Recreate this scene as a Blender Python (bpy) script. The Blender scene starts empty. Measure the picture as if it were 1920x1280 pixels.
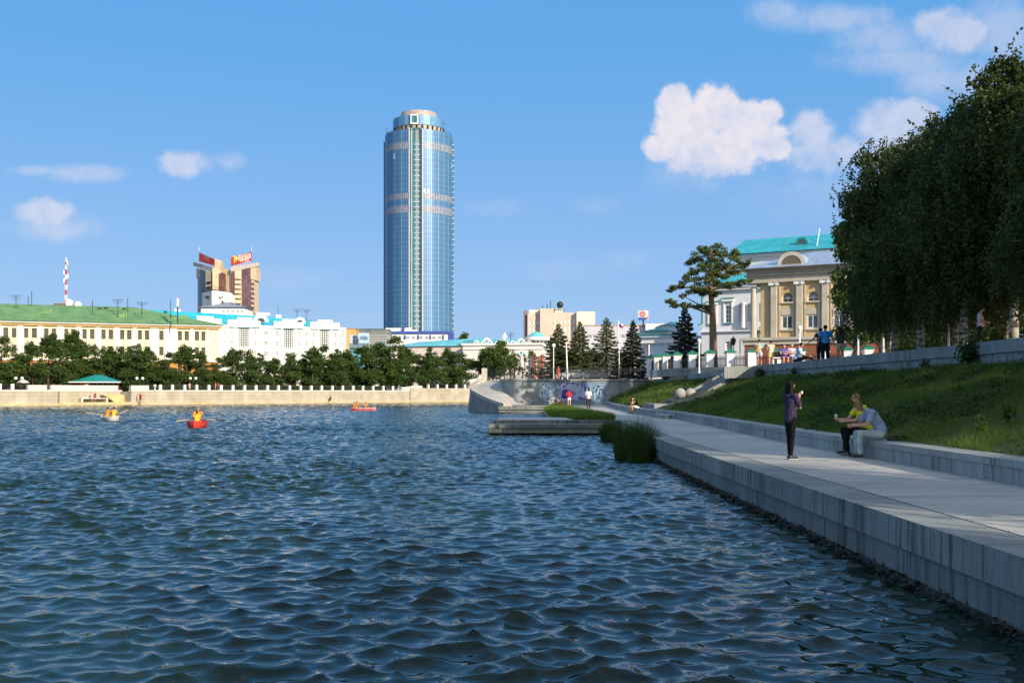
import bpy, math, random
import numpy as np
from mathutils import Vector, Matrix, noise as mnoise
random.seed(7); rng = np.random.default_rng(7)
sc = bpy.context.scene; COL = sc.collection
R = math.radians
# ------------------------------------------------------------------ camera, sky, sun
CAMZ = 2.13; FPX = 2000.0; HZ = 735.0
cam = bpy.data.cameras.new('camera'); co = bpy.data.objects.new('camera', cam); COL.objects.link(co)
co.location = (0, 0, CAMZ); co.rotation_euler = (R(90), 0, 0)
cam.sensor_width = 36; cam.lens = 36*FPX/1920; cam.shift_y = (HZ-640)/1920; cam.clip_start = 0.1; cam.clip_end = 6000
sc.camera = co
SUN_AZ = R(38); SUN_EL = R(22)          # azimuth measured from -Y (behind the camera) towards +X
sund = bpy.data.lights.new('sun', 'SUN'); suno = bpy.data.objects.new('sun', sund); COL.objects.link(suno)
sund.energy = 5.0; sund.angle = R(0.5); sund.color = (1.0, 0.87, 0.69)
sdir = Vector((math.sin(SUN_AZ)*math.cos(SUN_EL), -math.cos(SUN_AZ)*math.cos(SUN_EL), math.sin(SUN_EL)))
suno.rotation_euler = sdir.to_track_quat('Z', 'Y').to_euler()
suno.location = (60, -60, 80)
sc.view_settings.view_transform = 'Standard'; sc.view_settings.look = 'None'
sc.view_settings.gamma = 1; sc.view_settings.exposure = 0.27

world = bpy.data.worlds.new('World'); sc.world = world; world.use_nodes = True
wt = world.node_tree; wt.nodes.clear()
class NB:
    """tiny node helper"""
    def __init__(s, tree): s.t = tree
    def n(s, typ, **kw):
        nd = s.t.nodes.new(typ)
        for k, v in kw.items(): setattr(nd, k, v)
        return nd
    def l(s, a, b): s.t.links.new(a, b)
    def setin(s, sock, v):
        if isinstance(v, bpy.types.NodeSocket): s.l(v, sock)
        else: sock.default_value = v
    def m(s, op, a, b=0.0, c=0.0, clamp=False):
        nd = s.n('ShaderNodeMath', operation=op); nd.use_clamp = clamp
        for i, v in enumerate((a, b, c)): s.setin(nd.inputs[i], v)
        return nd.outputs[0]
    def mix(s, f, a, b, bt='MIX'):
        nd = s.n('ShaderNodeMix', data_type='RGBA', blend_type=bt)
        s.setin(nd.inputs[0], f)
        for i, v in ((6, a), (7, b)):
            if not isinstance(v, bpy.types.NodeSocket): v = (*v[:3], 1)
            s.setin(nd.inputs[i], v)
        return nd.outputs[2]
    def ramp(s, f, a, b, lo=0.0, hi=1.0):
        nd = s.n('ShaderNodeMapRange', interpolation_type='SMOOTHSTEP')
        for i, v in enumerate((f, a, b, lo, hi)): s.setin(nd.inputs[i], v)
        return nd.outputs[0]
    def noise(s, vec, scale, detail=4, rough=.55, dist=0.0):
        nd = s.n('ShaderNodeTexNoise'); s.l(vec, nd.inputs['Vector'])
        nd.inputs['Scale'].default_value = scale; nd.inputs['Detail'].default_value = detail
        nd.inputs['Roughness'].default_value = rough; nd.inputs['Distortion'].default_value = dist
        return nd.outputs
    def mapv(s, vec, scale=(1, 1, 1), loc=(0, 0, 0), rot=(0, 0, 0)):
        nd = s.n('ShaderNodeMapping'); s.l(vec, nd.inputs[0]); nd.inputs[1].default_value = loc
        nd.inputs[2].default_value = rot; nd.inputs[3].default_value = scale
        return nd.outputs[0]
wb = NB(wt)
sky = wb.n('ShaderNodeTexSky', sky_type='NISHITA'); sky.sun_disc = False
sky.sun_elevation = SUN_EL
sky.sun_rotation = math.pi - SUN_AZ
sky.altitude = 200; sky.air_density = 1.0; sky.dust_density = 0.5; sky.ozone_density = 2.5
hsv = wb.n('ShaderNodeHueSaturation'); wb.l(sky.outputs[0], hsv.inputs['Color'])
hsv.inputs['Saturation'].default_value = 1.22; hsv.inputs['Value'].default_value = 1.0
tcw = wb.n('ShaderNodeTexCoord'); gen = tcw.outputs['Generated']
sp = wb.n('ShaderNodeSeparateXYZ'); wb.l(gen, sp.inputs[0])
dy = wb.m('MAXIMUM', sp.outputs[1], 0.02)
u = wb.m('DIVIDE', sp.outputs[0], dy); v = wb.m('DIVIDE', sp.outputs[2], dy)
front = wb.ramp(sp.outputs[1], 0.05, 0.3)
cn1 = wb.noise(gen, 26.0, 8, .62, .3)[0]; cn2 = wb.noise(gen, 85.0, 6, .62)[0]
cnz = wb.m('ADD', wb.m('MULTIPLY', wb.m('SUBTRACT', cn1, .5), 1.5), wb.m('MULTIPLY', wb.m('SUBTRACT', cn2, .5), .85))
def blobs(lst, soft):
    tot = None
    for (px, py, rx, ry) in lst:
        u0 = (px-960)/FPX; v0 = (HZ-py)/FPX
        a = wb.m('DIVIDE', wb.m('SUBTRACT', u, u0), rx/FPX); b = wb.m('DIVIDE', wb.m('SUBTRACT', v, v0), ry/FPX)
        d = wb.m('SQRT', wb.m('ADD', wb.m('MULTIPLY', a, a), wb.m('MULTIPLY', b, b)))
        f = wb.m('SUBTRACT', 1.0, d)
        tot = f if tot is None else wb.m('MAXIMUM', tot, f)
    return tot
big = blobs([(1262, 195, 42, 50), (1290, 250, 75, 70), (1345, 205, 58, 55), (1400, 235, 70, 60), (1330, 290, 120, 55), (1240, 280, 45, 35),
             (1440, 212, 34, 30), (1440, 265, 60, 45)], 0)
mid = blobs([(84, 402, 66, 36), (350, 308, 66, 34), (1520, 248, 62, 45), (1560, 290, 120, 50), (1660, 230, 85, 60), (1710, 215, 60, 42), (1700, 290, 150, 60), (1790, 65, 95, 62), (1750, 50, 60, 40)], 0)
thin = blobs([(1460, 25, 75, 40), (1560, 35, 170, 38), (1660, 75, 130, 55), (1700, 115, 200, 40), (1800, 150, 170, 60), (1880, 60, 120, 90), (1300, 330, 120, 60), (1560, 370, 260, 60),
              (105, 428, 110, 34), (165, 325, 105, 24), (60, 320, 60, 14), (430, 302, 40, 26), (1175, 487, 60, 26), (1060, 505, 120, 34), (930, 390, 80, 24), (1115, 385, 70, 26), (520, 520, 160, 30)], 0)
dbig = wb.ramp(wb.m('ADD', big, wb.m('MULTIPLY', cnz, .62)), .02, .40)
dmid = wb.m('MULTIPLY', wb.ramp(wb.m('ADD', mid, wb.m('MULTIPLY', cnz, .6)), .02, .60), .60)
dthin = wb.m('MULTIPLY', wb.ramp(wb.m('ADD', thin, wb.m('MULTIPLY', cnz, .5)), .0, .85), .38)
dens = wb.m('MAXIMUM', wb.m('MAXIMUM', dbig, dmid), dthin)
# the underside of a cloud bank melts into the haze
base = wb.m('MAXIMUM', wb.ramp(wb.m('ADD', v, wb.m('MULTIPLY', cnz, .02)), (HZ-385)/FPX, (HZ-255)/FPX, .28, 1.0), wb.ramp(u, -.28, -.30))
dens = wb.m('MULTIPLY', wb.m('MULTIPLY', dens, base), front)
# clouds overhead and behind, out of the frame: they show only as light in the water
ovn = wb.noise(wb.mapv(gen, (1.0, 1.0, 2.2)), 2.6, 8, .6)[0]
over = wb.m('MULTIPLY', wb.ramp(ovn, .56, .70), wb.ramp(sp.outputs[2], .42, .60))
dens = wb.m('MAXIMUM', dens, wb.m('MULTIPLY', over, .75))
ccol = wb.mix(wb.ramp(wb.m('ADD', wb.m('MULTIPLY', cn1, .6), wb.m('MULTIPLY', cn2, .4)), .33, .66), (5.0, 5.5, 7.1), (7.2, 6.8, 7.2))
hg = wb.ramp(sp.outputs[2], -.02, .36); zg = wb.ramp(sp.outputs[2], .30, 1.0)
grad = wb.mix(zg, wb.mix(hg, (2.95, 4.55, 7.4), (1.05, 3.45, 7.1)), (2.4, 3.8, 6.2))
sunv = wb.n('ShaderNodeVectorMath', operation='DOT_PRODUCT'); wb.l(gen, sunv.inputs[0]); sunv.inputs[1].default_value = tuple(sdir)
glow = wb.ramp(sunv.outputs['Value'], -.1, 1.0)      # the milky, brighter half of the sky on the sun's side, behind the camera
clear = wb.mix(.86, hsv.outputs[0], wb.mix(wb.m('MULTIPLY', glow, .95), grad, (7.8, 7.9, 7.8)))
skyc = wb.mix(dens, clear, ccol)
bg = wb.n('ShaderNodeBackground'); wb.l(skyc, bg.inputs[0]); bg.inputs[1].default_value = 0.10
wo = wb.n('ShaderNodeOutputWorld'); wb.l(bg.outputs[0], wo.inputs[0])

# ------------------------------------------------------------------ helpers
def X(px, d): return (px-960)/FPX*d
def Zat(py, d): return CAMZ+(HZ-py)/FPX*d
def tag(o, label=None, cat=None, group=None, kind=None):
    if label: o['label'] = label
    if cat: o['category'] = cat
    if group: o['group'] = group
    if kind: o['kind'] = kind
    return o
def thing(name, label, cat, loc=(0, 0, 0), rz=0.0, group=None):
    o = bpy.data.objects.new(name, None); COL.objects.link(o); o.empty_display_size = .3
    o.location = loc; o.rotation_euler = (0, 0, rz)
    return tag(o, label, cat, group)
def link_mesh(name, me, parent=None, loc=None):
    o = bpy.data.objects.new(name, me); COL.objects.link(o)
    if parent is not None: o.parent = parent
    if loc: o.location = loc
    return o
def clone(root, loc=None, rz=None, label=None, group=None, scale=None):
    def rec(o, par):
        c = o.copy(); COL.objects.link(c)
        if par is not None: c.parent = par
        for ch in list(o.children): rec(ch, c)
        return c
    c = rec(root, None)
    if loc is not None: c.location = loc
    if rz is not None: c.rotation_euler = (0, 0, rz)
    if scale is not None: c.scale = scale if hasattr(scale, '__len__') else (scale,)*3
    if label: c['label'] = label
    if group: c['group'] = group
    return c
class MB:
    """mesh collector: builds ONE mesh object"""
    def __init__(s): s.v = []; s.f = []
    def add(s, vs, fs):
        b = len(s.v); s.v += [tuple(p) for p in vs]; s.f += [tuple(i+b for i in f) for f in fs]; return s
    def box(s, x0, x1, y0, y1, z0, z1):
        vs = [(x, y, z) for z in (z0, z1) for y in (y0, y1) for x in (x0, x1)]
        return s.add(vs, [(0, 2, 3, 1), (4, 5, 7, 6), (0, 1, 5, 4), (2, 6, 7, 3), (0, 4, 6, 2), (1, 3, 7, 5)])
    def cbox(s, c, sx, sy, sz): return s.box(c[0]-sx/2, c[0]+sx/2, c[1]-sy/2, c[1]+sy/2, c[2]-sz/2, c[2]+sz/2)
    def quad(s, a, b, c, d): return s.add([a, b, c, d], [(0, 1, 2, 3)])
    def poly(s, pts): return s.add(pts, [tuple(range(len(pts)))])
    def bar(s, a, b, w, h=None):
        """square bar between two points"""
        a = Vector(a); b = Vector(b); d = (b-a).normalized(); h = h or w
        up = Vector((0, 0, 1)) if abs(d.z) < .9 else Vector((1, 0, 0))
        sx = d.cross(up).normalized()*w/2; sz = sx.cross(d).normalized()*h/2
        vs = [p+i*sx+j*sz for p in (a, b) for i, j in ((-1, -1), (1, -1), (1, 1), (-1, 1))]
        return s.add(vs, [(0, 1, 2, 3), (7, 6, 5, 4), (0, 4, 5, 1), (1, 5, 6, 2), (2, 6, 7, 3), (3, 7, 4, 0)])
    def tube(s, pts, rs, n=8, caps=True):
        pts = [Vector(p) for p in pts]
        if not hasattr(rs, '__len__'): rs = [rs]*len(pts)
        b = len(s.v); prev = None
        for i, p in enumerate(pts):
            d = (pts[min(i+1, len(pts)-1)]-pts[max(i-1, 0)]).normalized()
            if prev is None:
                up = Vector((0, 0, 1)) if abs(d.z) < .9 else Vector((1, 0, 0)); sx = d.cross(up).normalized()
            else: sx = (prev-d*prev.dot(d)).normalized()
            prev = sx; sy = d.cross(sx)
            for k in range(n):
                a = 2*math.pi*k/n; s.v.append(tuple(p+sx*(math.cos(a)*rs[i])+sy*(math.sin(a)*rs[i])))
        for i in range(len(pts)-1):
            for k in range(n):
                k2 = (k+1) % n; s.f.append((b+i*n+k, b+i*n+k2, b+(i+1)*n+k2, b+(i+1)*n+k))
        if caps:
            s.f.append(tuple(b+k for k in reversed(range(n)))); s.f.append(tuple(b+(len(pts)-1)*n+k for k in range(n)))
        return s
    def lathe(s, prof, c=(0, 0, 0), n=16, a0=0.0, a1=2*math.pi, sx=1.0, sy=1.0):
        """prof = [(r,z)...] about the vertical through c"""
        full = abs(a1-a0-2*math.pi) < 1e-6; m = n if full else n+1; b = len(s.v)
        for r, z in prof:
            for k in range(m):
                a = a0+(a1-a0)*k/n; s.v.append((c[0]+r*sx*math.cos(a), c[1]+r*sy*math.sin(a), c[2]+z))
        for i in range(len(prof)-1):
            for k in range(n):
                k2 = (k+1) % m; s.f.append((b+i*m+k, b+i*m+k2, b+(i+1)*m+k2, b+(i+1)*m+k))
        return s
    def ball(s, c, r, n=14, sc3=(1, 1, 1)):
        prof = [(max(1e-4, math.sin(math.pi*i/n)), -math.cos(math.pi*i/n)) for i in range(n+1)]
        b = len(s.v); s.lathe(prof, (0, 0, 0), n=max(8, int(n*1.4)))
        for i in range(b, len(s.v)):
            p = s.v[i]; s.v[i] = (c[0]+p[0]*r*sc3[0], c[1]+p[1]*r*sc3[1], c[2]+p[2]*r*sc3[2])
        return s
    def prism(s, pts, z0, z1):
        """vertical prism over a counter-clockwise outline"""
        n = len(pts); vs = [(p[0], p[1], z0) for p in pts]+[(p[0], p[1], z1) for p in pts]
        fs = [tuple(reversed(range(n))), tuple(range(n, 2*n))]+[(i, (i+1) % n, n+(i+1) % n, n+i) for i in range(n)]
        return s.add(vs, fs)
    def holes(s, x0, x1, z0, z1, hs, y=0.0, depth=.18):
        """a wall in the plane y with real openings; hs = (xa,xb,za,zb[,arch])"""
        xs = sorted({x0, x1, *[h[0] for h in hs], *[h[1] for h in hs]}); zs = sorted({z0, z1, *[h[2] for h in hs], *[h[3] for h in hs]})
        xs = [a for a in xs if x0-1e-6 <= a <= x1+1e-6]; zs = [a for a in zs if z0-1e-6 <= a <= z1+1e-6]
        for i in range(len(xs)-1):
            for j in range(len(zs)-1):
                cx = (xs[i]+xs[i+1])/2; cz = (zs[j]+zs[j+1])/2
                if any(h[0] < cx < h[1] and h[2] < cz < h[3] for h in hs): continue
                s.quad((xs[i], y, zs[j]), (xs[i+1], y, zs[j]), (xs[i+1], y, zs[j+1]), (xs[i], y, zs[j+1]))
        for h in hs:
            xa, xb, za, zb = h[:4]; d = y+depth; arch = len(h) > 4 and h[4]
            s.quad((xa, y, za), (xb, y, za), (xb, d, za), (xa, d, za))
            if not arch:
                s.quad((xa, y, zb), (xa, d, zb), (xb, d, zb), (xb, y, zb))
                s.quad((xa, y, za), (xa, d, za), (xa, d, zb), (xa, y, zb)); s.quad((xb, y, za), (xb, y, zb), (xb, d, zb), (xb, d, za))
            else:
                r = (xb-xa)/2; cx = (xa+xb)/2; zc = zb-r; N = 12
                if zc > za+1e-3:
                    s.quad((xa, y, za), (xa, d, za), (xa, d, zc), (xa, y, zc)); s.quad((xb, y, za), (xb, y, zc), (xb, d, zc), (xb, d, za))
                arc = [(cx-r*math.cos(math.pi*k/N), zc+r*math.sin(math.pi*k/N)) for k in range(N+1)]
                for k in range(N):
                    a, b2 = arc[k], arc[k+1]; s.quad((a[0], y, a[1]), (a[0], d, a[1]), (b2[0], d, b2[1]), (b2[0], y, b2[1]))
                    cor = (xa, y, zb) if k < N/2 else (xb, y, zb)
                    s.add([(a[0], y, a[1]), (b2[0], y, b2[1]), cor], [(0, 1, 2)])
        return s
    def build(s, name, mat, parent=None, smooth=False, label=None):
        me = bpy.data.meshes.new(name); me.from_pydata(s.v, [], s.f); me.update()
        if mat: me.materials.append(mat)
        if smooth: me.polygons.foreach_set('use_smooth', [True]*len(me.polygons))
        o = link_mesh(name, me, parent)
        if label: o['label'] = label
        return o
def np_mesh(name, V, F, mat, smooth=False):
    """V (n,3), F (m,k) constant k"""
    me = bpy.data.meshes.new(name); k = F.shape[1]
    me.vertices.add(len(V)); me.vertices.foreach_set('co', np.ascontiguousarray(V, dtype=np.float32).ravel())
    me.loops.add(F.size); me.loops.foreach_set('vertex_index', np.ascontiguousarray(F, dtype=np.int32).ravel())
    me.polygons.add(len(F)); me.polygons.foreach_set('loop_start', np.arange(0, F.size, k, dtype=np.int32))
    me.polygons.foreach_set('loop_total', np.full(len(F), k, dtype=np.int32))
    if smooth: me.polygons.foreach_set('use_smooth', np.ones(len(F), dtype=bool))
    me.update(calc_edges=True)
    if mat: me.materials.append(mat)
    return me
# ------------------------------------------------------------------ materials
MATS = {}
def mat(name, c1, c2=None, scale=2.0, rough=.7, metal=0.0, bump=0.0, stretch=(1, 1, 1), spec=.5, bscale=None, detail=5, lo=.35, hi=.65):
    if name in MATS: return MATS[name]
    m = bpy.data.materials.new(name); m.use_nodes = True; t = m.node_tree; b = NB(t); p = t.nodes['Principled BSDF']
    p.inputs['Roughness'].default_value = rough; p.inputs['Metallic'].default_value = metal; p.inputs['Specular IOR Level'].default_value = spec
    tc = b.n('ShaderNodeTexCoord').outputs['Object']
    if c2 is None:
        c2 = tuple(min(1, x*1.12) for x in c1); c1 = tuple(x*.88 for x in c1)
    nz = b.noise(b.mapv(tc, stretch), scale, detail, .6)[0]
    b.l(b.mix(b.ramp(nz, lo, hi), c1, c2), p.inputs['Base Color'])
    if bump:
        bn = b.n('ShaderNodeBump'); bn.inputs['Strength'].default_value = bump; bn.inputs['Distance'].default_value = .05
        b.l(b.noise(b.mapv(tc, stretch), bscale or scale*4, 6, .65)[0], bn.inputs['Height']); b.l(bn.outputs[0], p.inputs['Normal'])
    MATS[name] = m; return m
def leafmat(name, c1, c2, trans=.25, scale=1.2):
    m = bpy.data.materials.new(name); m.use_nodes = True; t = m.node_tree; t.nodes.clear(); b = NB(t)
    geo = b.n('ShaderNodeNewGeometry'); tc = b.n('ShaderNodeTexCoord').outputs['Object']
    rnd = geo.outputs['Random Per Island']; nz = b.noise(tc, scale, 3)[0]
    f = b.m('ADD', b.m('MULTIPLY', rnd, .6), b.m('MULTIPLY', b.ramp(nz, .35, .65), .4))
    c = b.mix(f, c1, c2)
    d = b.n('ShaderNodeBsdfPrincipled'); b.l(c, d.inputs['Base Color']); d.inputs['Roughness'].default_value = .55; d.inputs['Specular IOR Level'].default_value = .25
    tr = b.n('ShaderNodeBsdfTranslucent'); b.l(b.mix(.5, c, (c2[0]*1.5, c2[1]*1.6, c2[2]*.6)), tr.inputs[0])
    mx = b.n('ShaderNodeMixShader'); mx.inputs[0].default_value = trans; b.l(d.outputs[0], mx.inputs[1]); b.l(tr.outputs[0], mx.inputs[2])
    o = b.n('ShaderNodeOutputMaterial'); b.l(mx.outputs[0], o.inputs[0]); return m
def granite(name, c1, c2, joint_axis=1, joint=1.1, streak=.6, stainc=(.03, .035, .03), jw=.012, zlines=None, rough=.75):
    """sawn grey granite: vertical run-off streaks, slab joints every `joint` metres"""
    m = bpy.data.materials.new(name); m.use_nodes = True; t = m.node_tree; b = NB(t); p = t.nodes['Principled BSDF']
    p.inputs['Roughness'].default_value = rough; p.inputs['Specular IOR Level'].default_value = .35
    tc = b.n('ShaderNodeTexCoord').outputs['Object']
    big_ = b.noise(tc, .6, 4)[0]; fine = b.noise(tc, 45, 3, .7)[0]
    col = b.mix(b.ramp(b.m('ADD', b.m('MULTIPLY', big_, .6), b.m('MULTIPLY', fine, .4)), .38, .62), c1, c2)
    s3 = b.n('ShaderNodeSeparateXYZ'); b.l(tc, s3.inputs[0]); ax = s3.outputs[joint_axis]
    cell = b.m('FLOOR', b.m('DIVIDE', ax, joint))
    wn = b.n('ShaderNodeTexWhiteNoise', noise_dimensions='1D'); b.l(cell, wn.inputs['W'])
    col = b.mix(b.m('MULTIPLY', wn.outputs[0], .35), col, (c1[0]*.6, c1[1]*.62, c1[2]*.62))
    st = b.noise(b.mapv(tc, (6, 6, .35)), 1.3, 5, .75)[0]
    st2 = b.noise(b.mapv(tc, (20, 20, .5)), 1.0, 3, .7)[0]
    geo = b.n('ShaderNodeNewGeometry'); sn = b.n('ShaderNodeSeparateXYZ'); b.l(geo.outputs['Normal'], sn.inputs[0])
    vert = b.ramp(b.m('ABSOLUTE', sn.outputs[2]), .7, .3)
    wet = b.ramp(b.noise(b.mapv(tc, (1, 1, .1), (7, 3, 0)), .55, 3)[0], .40, .62, .25, 1.0)
    sf = b.m('MULTIPLY', b.m('MULTIPLY', b.m('MAXIMUM', b.m('MULTIPLY', b.ramp(st, .49, .60), wet), b.m('MULTIPLY', b.m('MULTIPLY', b.ramp(st2, .57, .66), .7), wet)), streak), vert)
    col = b.mix(sf, col, stainc)
    fr = b.m('FRACT', b.m('DIVIDE', ax, joint)); jl = b.m('LESS_THAN', fr, jw/joint)
    if zlines:
        for z in zlines: jl = b.m('MAXIMUM', jl, b.m('LESS_THAN', b.m('ABSOLUTE', b.m('SUBTRACT', s3.outputs[2], z)), .012))
    col = b.mix(b.m('MULTIPLY', jl, .8), col, (.02, .022, .018))
    b.l(col, p.inputs['Base Color'])
    bn = b.n('ShaderNodeBump'); bn.inputs['Strength'].default_value = .35; bn.inputs['Distance'].default_value = .02
    b.l(fine, bn.inputs['Height']); b.l(bn.outputs[0], p.inputs['Normal']); return m
M_glass = mat('window_glass', (.02, .03, .035), (.05, .065, .075), scale=.8, rough=.08, spec=1.0)
M_glass_green = mat('green_glass', (.03, .06, .055), (.07, .12, .11), scale=.6, rough=.08, spec=1.0)
M_white = mat('white_render', (.72, .72, .70), (.80, .79, .76), scale=1.2, rough=.85, bump=.1)
M_whitepaint = mat('white_paint', (.70, .70, .70), (.80, .80, .79), scale=6, rough=.5)
M_black = mat('black_iron', (.012, .012, .014), (.02, .02, .022), rough=.5)
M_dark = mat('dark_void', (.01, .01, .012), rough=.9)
M_turq = mat('turquoise_sheet', (.02, .30, .37), (.04, .38, .45), scale=.5, rough=.45, stretch=(1, 1, 1), bump=.05)
M_turq_lt = mat('pale_turquoise_sheet', (.11, .44, .52), (.17, .52, .60), scale=.4, rough=.5)
M_teal = mat('teal_sheet', (.01, .20, .19), (.015, .27, .25), scale=2, rough=.4)
# ================================================================== WATER
def water_mesh():
    NR, NC = 2350, 760
    r = 5.2*np.power(300/5.2, np.linspace(0, 1, NR)); a = np.linspace(-R(52), R(52), NC)
    rr, aa = np.meshgrid(r, a, indexing='ij')
    x = rr*np.sin(aa); y = rr*np.cos(aa); dr = rr*math.log(300/5.2)/NR
    z = np.zeros_like(x); dx = np.zeros_like(x); dyy = np.zeros_like(x)
    g = np.random.default_rng(21); n = 170
    lam = np.exp(g.uniform(np.log(.11), np.log(2.6), n)); th = g.normal(R(-96), R(52), n)
    for l, t in zip(lam, th):
        k = 2*np.pi/l; slope = .043*math.exp(-((math.log(l)-math.log(.40))/.85)**2)
        A = slope/k; fade = np.clip((l/dr-2.0)/2.0, 0, 1)
        ph = k*(x*math.cos(t)+y*math.sin(t))+g.uniform(0, 6.28)
        s, c = np.sin(ph), np.cos(ph)
        boost = 1+(.7 if l > .7 else 0)*np.clip((rr-18)/50, 0, 1); z += A*fade*c*boost; q = .75*A*fade*boost
        dx -= q*math.cos(t)*s*2.0; dyy -= q*math.sin(t)*s*2.0
    # gusts: patches of stronger and calmer chop
    gust = 1+.22*np.sin(x*.21+1.3*np.sin(y*.11))*np.sin(y*.17+.7)+.18*np.sin(x*.63+2*np.sin(y*.29+1))*np.sin(y*.47+np.sin(x*.4))
    V = np.stack([x+dx*gust, y+dyy*gust, z*gust], -1).reshape(-1, 3)
    i = np.arange(NR*NC).reshape(NR, NC)
    F = np.stack([i[:-1, :-1], i[:-1, 1:], i[1:, 1:], i[1:, :-1]], -1).reshape(-1, 4)
    return V, F[:, ::-1]
wm = bpy.data.materials.new('pond_water'); wm.use_nodes = True
b = NB(wm.node_tree); p = wm.node_tree.nodes['Principled BSDF']
p.inputs['Base Color'].default_value = (.005, .017, .011, 1); p.inputs['Roughness'].default_value = .03
p.inputs['IOR'].default_value = 1.33; p.inputs['Specular IOR Level'].default_value = .5
tc = b.n('ShaderNodeTexCoord').outputs['Object']; geo = b.n('ShaderNodeNewGeometry')
cd = b.n('ShaderNodeVectorMath', operation='LENGTH'); b.l(tc, cd.inputs[0])
far = b.ramp(cd.outputs['Value'], 8, 70, .24, 1.5)
vm = b.n('ShaderNodeVectorMath', operation='SUBTRACT'); b.l(b.noise(b.mapv(tc, (1, 1.5, 1)), 5.5, 5, .7)[1], vm.inputs[0]); vm.inputs[1].default_value = (.5, .5, .5)
vs = b.n('ShaderNodeVectorMath', operation='SCALE'); b.l(vm.outputs[0], vs.inputs[0]); b.l(far, vs.inputs['Scale'])
va = b.n('ShaderNodeVectorMath', operation='ADD'); b.l(vs.outputs[0], va.inputs[0]); b.l(geo.outputs['Normal'], va.inputs[1])
vn = b.n('ShaderNodeVectorMath', operation='NORMALIZE'); b.l(va.outputs[0], vn.inputs[0]); b.l(vn.outputs[0], p.inputs['Normal'])
V, F = water_mesh()
tag(link_mesh('water', np_mesh('water', V, F, wm, True)), kind='structure')

# ================================================================== QUAY, BANK, TERRACE
QZ = .69; TZ = 3.55
M_pave = granite('quay_granite', (.20, .205, .20), (.30, .30, .285), 1, 1.6, 0, jw=.008)
def pave_mat():
    m = bpy.data.materials.new('quay_paving'); m.use_nodes = True; t = m.node_tree; b = NB(t); p = t.nodes['Principled BSDF']
    tc = b.n('ShaderNodeTexCoord').outputs['Object']; s3 = b.n('ShaderNodeSeparateXYZ'); b.l(tc, s3.inputs[0])
    n1 = b.noise(b.mapv(tc, (.35, 2.2, 1)), 1.4, 6, .65)[0]; n2 = b.noise(tc, 50, 3, .7)[0]; n3 = b.noise(tc, .35, 3)[0]
    f = b.m('ADD', b.m('ADD', b.m('MULTIPLY', n1, .55), b.m('MULTIPLY', n2, .2)), b.m('MULTIPLY', n3, .25))
    col = b.mix(b.ramp(f, .36, .64), (.32, .31, .285), (.58, .545, .48))
    spots = b.ramp(b.noise(tc, 2.3, 2, .5)[0], .70, .78); col = b.mix(b.m('MULTIPLY', spots, .5), col, (.09, .09, .085))
    ys_ = b.m('FRACT', b.m('DIVIDE', s3.outputs[1], 2.4)); seam = b.m('LESS_THAN', ys_, .006)
    wn = b.n('ShaderNodeTexWhiteNoise', noise_dimensions='1D'); b.l(b.m('FLOOR', b.m('DIVIDE', s3.outputs[1], 2.4)), wn.inputs['W'])
    col = b.mix(b.m('MULTIPLY', wn.outputs[0], .22), col, (.15, .155, .155)); col = b.mix(b.m('MULTIPLY', seam, .55), col, (.07, .07, .06))
    crk = b.noise(b.mapv(tc, (1, 1, 1)), 1.1, 8, .7, 1.5)[0]; col = b.mix(b.m('MULTIPLY', b.m('LESS_THAN', b.m('ABSOLUTE', b.m('SUBTRACT', crk, .5)), .0022), .5), col, (.08, .08, .07))
    b.l(col, p.inputs['Base Color']); p.inputs['Roughness'].default_value = .62; p.inputs['Specular IOR Level'].default_value = .4
    bn = b.n('ShaderNodeBump'); bn.inputs['Strength'].default_value = .3; bn.inputs['Distance'].default_value = .01
    b.l(n1, bn.inputs['Height']); b.l(bn.outputs[0], p.inputs['Normal']); return m
M_paving = pave_mat()
M_face_up = granite('kerb_granite', (.20, .215, .205), (.33, .34, .32), 1, 1.25, 1.0, jw=.02)
M_face_lo = granite('footing_granite', (.25, .28, .22), (.42, .44, .36), 1, 1.55, .75, stainc=(.10, .12, .06))
M_face_x = granite('granite_facing_across', (.16, .175, .165), (.25, .26, .245), 0, 1.3, .9)
M_rubble = mat('wet_rubble', (.008, .009, .006), (.07, .065, .045), scale=9, rough=.6, bump=1.0, bscale=14, lo=.4, hi=.7)
quay_edge = [(4.45, -14), (4.45, 10), (4.45, 30), (4.6, 37), (5.0, 44), (5.3, 50), (5.4, 54.3)]
M_pavetop = M_paving
# walkway top: body of the quay
out = quay_edge+[(5.4, 54.5), (-.76, 54.5), (-.9, 61), (2.1, 61.5), (2.3, 80), (3.6, 98), (3.9, 107), (-1.3, 107.5), (-1.9, 112), (-1.4, 119), (0, 122), (17, 125), (17, -14)]
def inset_edge(pts, dx): return [(x+dx, y) for x, y in pts]
MB().prism(list(reversed(out)), -1.2, QZ-.004).build('quay_body', M_face_x).__setitem__('kind', 'structure')
def strip(name, L, Rr, z, m):
    mb = MB(); n = len(L); mb.add([(*q, z) for q in L]+[(*q, z) for q in Rr], [(i, n+i, n+i+1, i+1) for i in range(n-1)])
    o = mb.build(name, m); tag(o, kind='structure'); return o
edge_in = [(x+.62, y) for x, y in quay_edge]
wall_line = [(7.75, -14), (7.75, 8), (7.75, 28), (8.05, 37), (8.4, 46), (8.6, 52), (8.75, 57.0)]
strip('quay_pavement', [(x+.635, y) for x, y in quay_edge], [(x+.1, y) for x, y in wall_line], QZ+.004, M_paving)
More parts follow.
